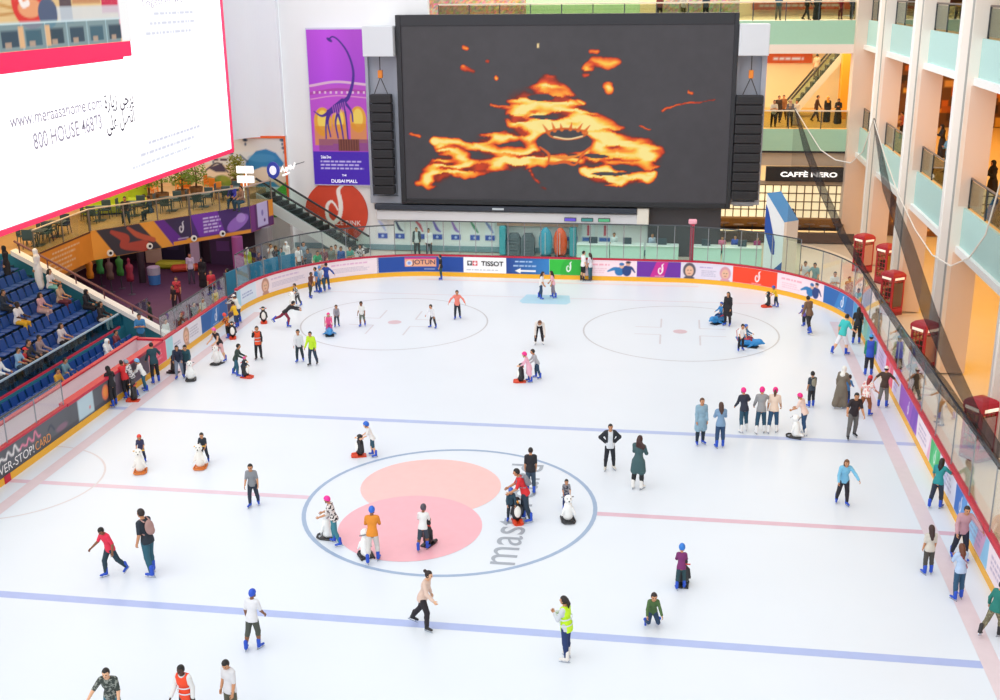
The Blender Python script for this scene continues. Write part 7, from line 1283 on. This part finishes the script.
# galleries
for px, Y, H, z, fc, po, kw, lb in (
    (774.5, 44.9, 1.7, 6.68, 180, 'fold', dict(top=T('shirt', 'd8cdb8', 'tee'), bot=B('3a3034')), 'person at the far gallery railing beside the loudspeaker'), (779, 47.5, 1.75, 6.68, 200, 'stand', dict(top=T('jacket', '3a2a28', 'long'), bot=B('2a2428')), 'person in brown jacket inside the far gallery'), (784, 49, 1.7, 6.68, 160, 'walk', dict(top=T('shirt', '8a5a34', 'long'), bot=B('4a382c')), 'person in ochre shirt inside the far gallery'), (791, 45.2, 1.7, 6.68, 170, 'fold', dict(top=T('shirt', '6a6468', 'long'), bot=B('3a3640'), hat=('scarf', 'c8a890')), 'person in grey with beige headscarf at the far gallery railing'),
    (797, 46, 1.6, 6.68, 170, 'stand', dict(top=T('robe', 'e8dcc8', 'robe'), bot=None), 'person in cream robe behind the far gallery railing'), (817, 48.5, 1.72, 6.68, 250, 'walk', dict(top=T('shirt', '4a3028', 'long'), bot=B('3a2a22')), 'person in dark brown striding through the far gallery'), (828, 48, 1.66, 6.68, 190, 'stand', dict(top=T('abaya', '1f1c1f', 'robe'), bot=None, hat=('scarf', 'd8962a'), hair=None), 'person in black robe and orange headscarf in the far gallery'), (839, 47, 1.62, 6.68, 170, 'fold', dict(top=T('abaya', '241e20', 'robe'), bot=None, hat=('scarf', '1c181a'), hair=None), 'person in black robe carrying a bag in the far gallery'), (854, 47, 1.7, 6.68, 180, 'stand', dict(top=T('shirt', '5a5048', 'long'), bot=B('3a342e')), 'person in olive shirt at the right end of the far gallery'),
    (773, 45, 1.75, 13.33, 180, 'stand', dict(top=T('shirt', '3a6a8a', 'tee'), bot=B('8a7f74')), 'person in blue tee at the top gallery railing'), (801, 45.5, 1.7, 13.33, 240, 'walk', dict(top=T('jacket', '3a3634', 'long'), bot=B('3a302c')), 'person in dark jacket walking on the top gallery'), (811, 45, 1.72, 13.33, 180, 'stand', dict(top=T('robe', '23222a', 'robe'), bot=None), 'person in black robe at the top gallery railing'), (834, 45.5, 1.4, 13.33, 200, 'stand', dict(top=T('shirt', 'b82a44', 'tee'), bot=B('7a2a34')), 'child in red on the top gallery'), (846, 45, 1.75, 13.33, 180, 'stand', dict(top=T('jacket', '3a4a6a', 'long'), bot=B('2a3a52')), 'person in slate blue on the top gallery'), (856, 45.4, 1.7, 13.33, 170, 'stand', dict(top=T('shirt', '2a5a5a', 'tee'), bot=B('2a3a3a')), 'person in dark teal at the right end of the top gallery'),
    (657, 45, 1.7, 13.33, 180, 'stand', dict(top=T('shirt', '8a3a3a', 'tee'), bot=B('3a2a2e')), 'person in dark red on the top gallery above the screen'), (680, 45, 1.7, 13.33, 190, 'walk', dict(top=T('shirt', 'd8d0c8', 'tee'), bot=B('6a6444')), 'person in pale tee on the top gallery above the screen'), (702, 45, 1.72, 13.33, 180, 'stand', dict(top=T('shirt', '3a4a5a', 'tee'), bot=B('24242c')), 'person in dark blue on the top gallery above the screen'),
    (800, 43.2, 1.7, 0, 180, 'walk', dict(top=T('abaya', '1d1b20', 'robe'), bot=None, hat=('scarf', '17161a'), hair=None), 'person in black robe in front of the cafe window')):
    p = ony(px, 100, Y); at((p[0], Y, z), H, fc, po, lb, **({'hair': ('short', '1c1512')}|kw))
a_, c_ = ESC; _t = (15.94-a_[0])/(c_[0]-a_[0]); at((15.94, 51.75, a_[2]+_t*(c_[2]-a_[2])+.2), 1.7, 0, 'stand', 'person in pale shirt riding the far escalator', top=T('shirt', 'c8b4a0', 'tee'), bot=B('8a7a68'), hair=('short', '1c1512'))
for px, py, X, H, fc, kw, lb in ((870, 118, 19.0, 1.65, 90, dict(top=T('shirt', 'f2d4d4', 'tee'), bot=B('3a3034')), 'person in pale pink tee leaning on the farthest right gallery railing'), (948, 160, 19.2, 1.7, 120, dict(top=T('shirt', '6aa0c0', 'long'), bot=B('2a5464')), 'person in light blue on the right gallery'), (940, 165, 20, 1.65, 100, dict(top=T('abaya', '2a2226', 'robe'), bot=None, hat=('scarf', '1f1a1c'), hair=None), 'person in dark robe on the right gallery'), (992, 190, 19.1, 1.75, 110, dict(top=T('abaya', '1b181a', 'robe'), bot=None, hat=('scarf', '161416'), hair=None), 'person in black robe at the nearest right gallery bay'), (902, 128, 19.4, 1.5, 100, dict(top=T('shirt', 'b85a3a', 'tee'), bot=B('3a2a2a')), 'person in rust tee in the third right gallery bay')):
    p = onx(px, py, X); at((X, p[1], 6.88), H, fc, 'fold', lb, **({'hair': ('short', '1c1512')}|kw))
# terrace diners
for px, py, fc, col, lb in ((131, 208, 200, '33303a', 'diner in dark jacket seated on the terrace'), (155, 207, 90, '2f4a58', 'diner in slate blue seated on the terrace'), (238, 195, 180, '3a3ab0', 'diner in bright blue seated at the far end of the terrace'), (247, 197, 150, '8a6a5a', 'diner in brown seated at the far end of the terrace')):
    g = onz(px, py, TZ+.8); at((g[0]-.35, g[1]+.1, TZ+.46), 1.7, fc, 'sit', lb, top=T('shirt', col, 'long'), bot=B('2a4a5c'), hair=('short', '1a1412'))
# grandstand
def slope(px, py, dz=.45):
    d = ray(px, py); k0 = 1.2+.44*0+dz; a = .55; t = (k0+a*(-17.95-CC[0])-CC[2])/(d[2]+a*d[0]); p = CC+d*t; k = max(0, min(NR-1, round((-18.0-p[0])/.8))); return np.array([-18.0-.8*k, min(p[1], YE-.6), 1.2+.44*k+dz])
for px, py, H, kw, lb in ((22, 325, 1.72, dict(top=T('shirt', 'f2ecea', 'tee'), bot=B('f0b428'), skin='k'), 'person in white tee and yellow trousers on the stand'), (57, 285, 1.62, dict(top=T('top', 'e6e2e4', 'tee'), bot=B('7fc0b8'), hair=('long', '241814'), fem=1.), 'person in white top and mint trousers near the stand end wall'), (51, 317, 1.6, dict(top=T('top', 'd8a4a8', 'tee'), bot=B('c8a8a4'), hair=('long', '201614'), fem=1.), 'person in dusty pink clothes on the stand'), (68, 306, 1.6, dict(top=T('shirt', 'c8a488', 'tee'), bot=B('6a2a3a')), 'person in tan top and wine trousers on the stand'), (91, 305, 1.62, dict(top=T('abaya', '23202a', 'long'), bot=B('1f1d26'), hat=('scarf', '1c1a22'), hair=None), 'person in black headscarf on the stand beside the coping'), (97, 318, 1.65, dict(top=T('jacket', '2c262a', 'long'), bot=B('d8ccc4'), hair=('long', '17110f')), 'person in black jacket and pale trousers on the stand'), (57, 340, 1.62, dict(top=T('top', 'dcd0d0', 'tee'), bot=B('2a2228'), hair=('long', '1a1210'), fem=1.), 'person in pale top and black trousers in the middle of the stand'),
                          (12, 385, 1.65, dict(top=T('shirt', 'eceef0', 'long'), bot=B('3a3a44')), 'person in white shirt at the lower left of the stand'), (25, 370, 1.5, dict(top=T('shirt', '8fb8d8', 'tee'), bot=B('3a4a5a')), 'person in light blue tee beside the red capped child'), (31, 366, 1.15, dict(top=T('shirt', 'c8343c', 'tee'), bot=B('3a3038'), hat=('cap', 'e03038')), 'child in red cap on the stand'), (42, 368, 1.68, dict(top=T('jacket', '35363c', 'long'), bot=B('2a2a30')), 'person in charcoal jacket on the stand'), (49, 360, 1.6, dict(top=T('shirt', 'a08a8a', 'long'), bot=B('3a3a44')), 'person in grey rose shirt on the stand'), (2, 308, 1.6, dict(top=T('jacket', '2a3444', 'long'), bot=B('202430')), 'person in dark jacket at the left edge of the stand')):
    p = slope(px, py); at(p, H, 270, 'sit', lb, **({'hair': ('short', '1c1512')}|kw))
for px, py, H, X, kw, lb in ((58, 378, 1.62, -16.7, dict(top=T('shirt', 'd8a038', 'tee'), bot=B('8a8a70')), 'person in mustard tee in the lower seats'), (66, 372, 1.6, -17.1, dict(top=T('shirt', '7aa0b0', 'tee'), bot=B('a8b0a0')), 'person in pale blue tee in the lower seats'), (107, 345, 1.66, -16.6, dict(top=T('hoodie', 'f2f4f4', 'long'), bot=B('e4e6e8'), hat=('hood', 'f4f6f6')), 'person in white hooded top in the lower seats'), (116, 338, 1.5, -17.0, dict(top=T('shirt', '8a3a44', 'tee'), bot=B('c8a8a0')), 'person in wine red tee beside the white hood')):
    p = onx(px, py, X); at((X, min(p[1], 13.2), .7), H, 270, 'sit', lb, **({'hair': ('short', '1c1512')}|kw))
at((-16.4, 13.35, .25), 1.7, 200, 'fold', 'person in blue tee standing at the end of the lower seats', top=T('shirt', '3f86c0', 'tee'), bot=B('3a5a6c'), hair=('short', '1a1412'))
at((-20.85, 13.3, 1.2+.44*4), 1.78, 100, 'stand', 'person in long white robe and white headscarf standing at the top of the stand', top=T('thobe', 'f4f1ee', 'robe'), bot=None, hat=('scarf', 'f8f4f4'), hair=None)
at((-21.8, 12.5, 1.2+.44*5), 1.62, 120, 'stand', 'person in black robe beside the white robe at the top of the stand', top=T('abaya', '1c1a20', 'robe'), bot=None, hat=('scarf', '18171c'), hair=None)
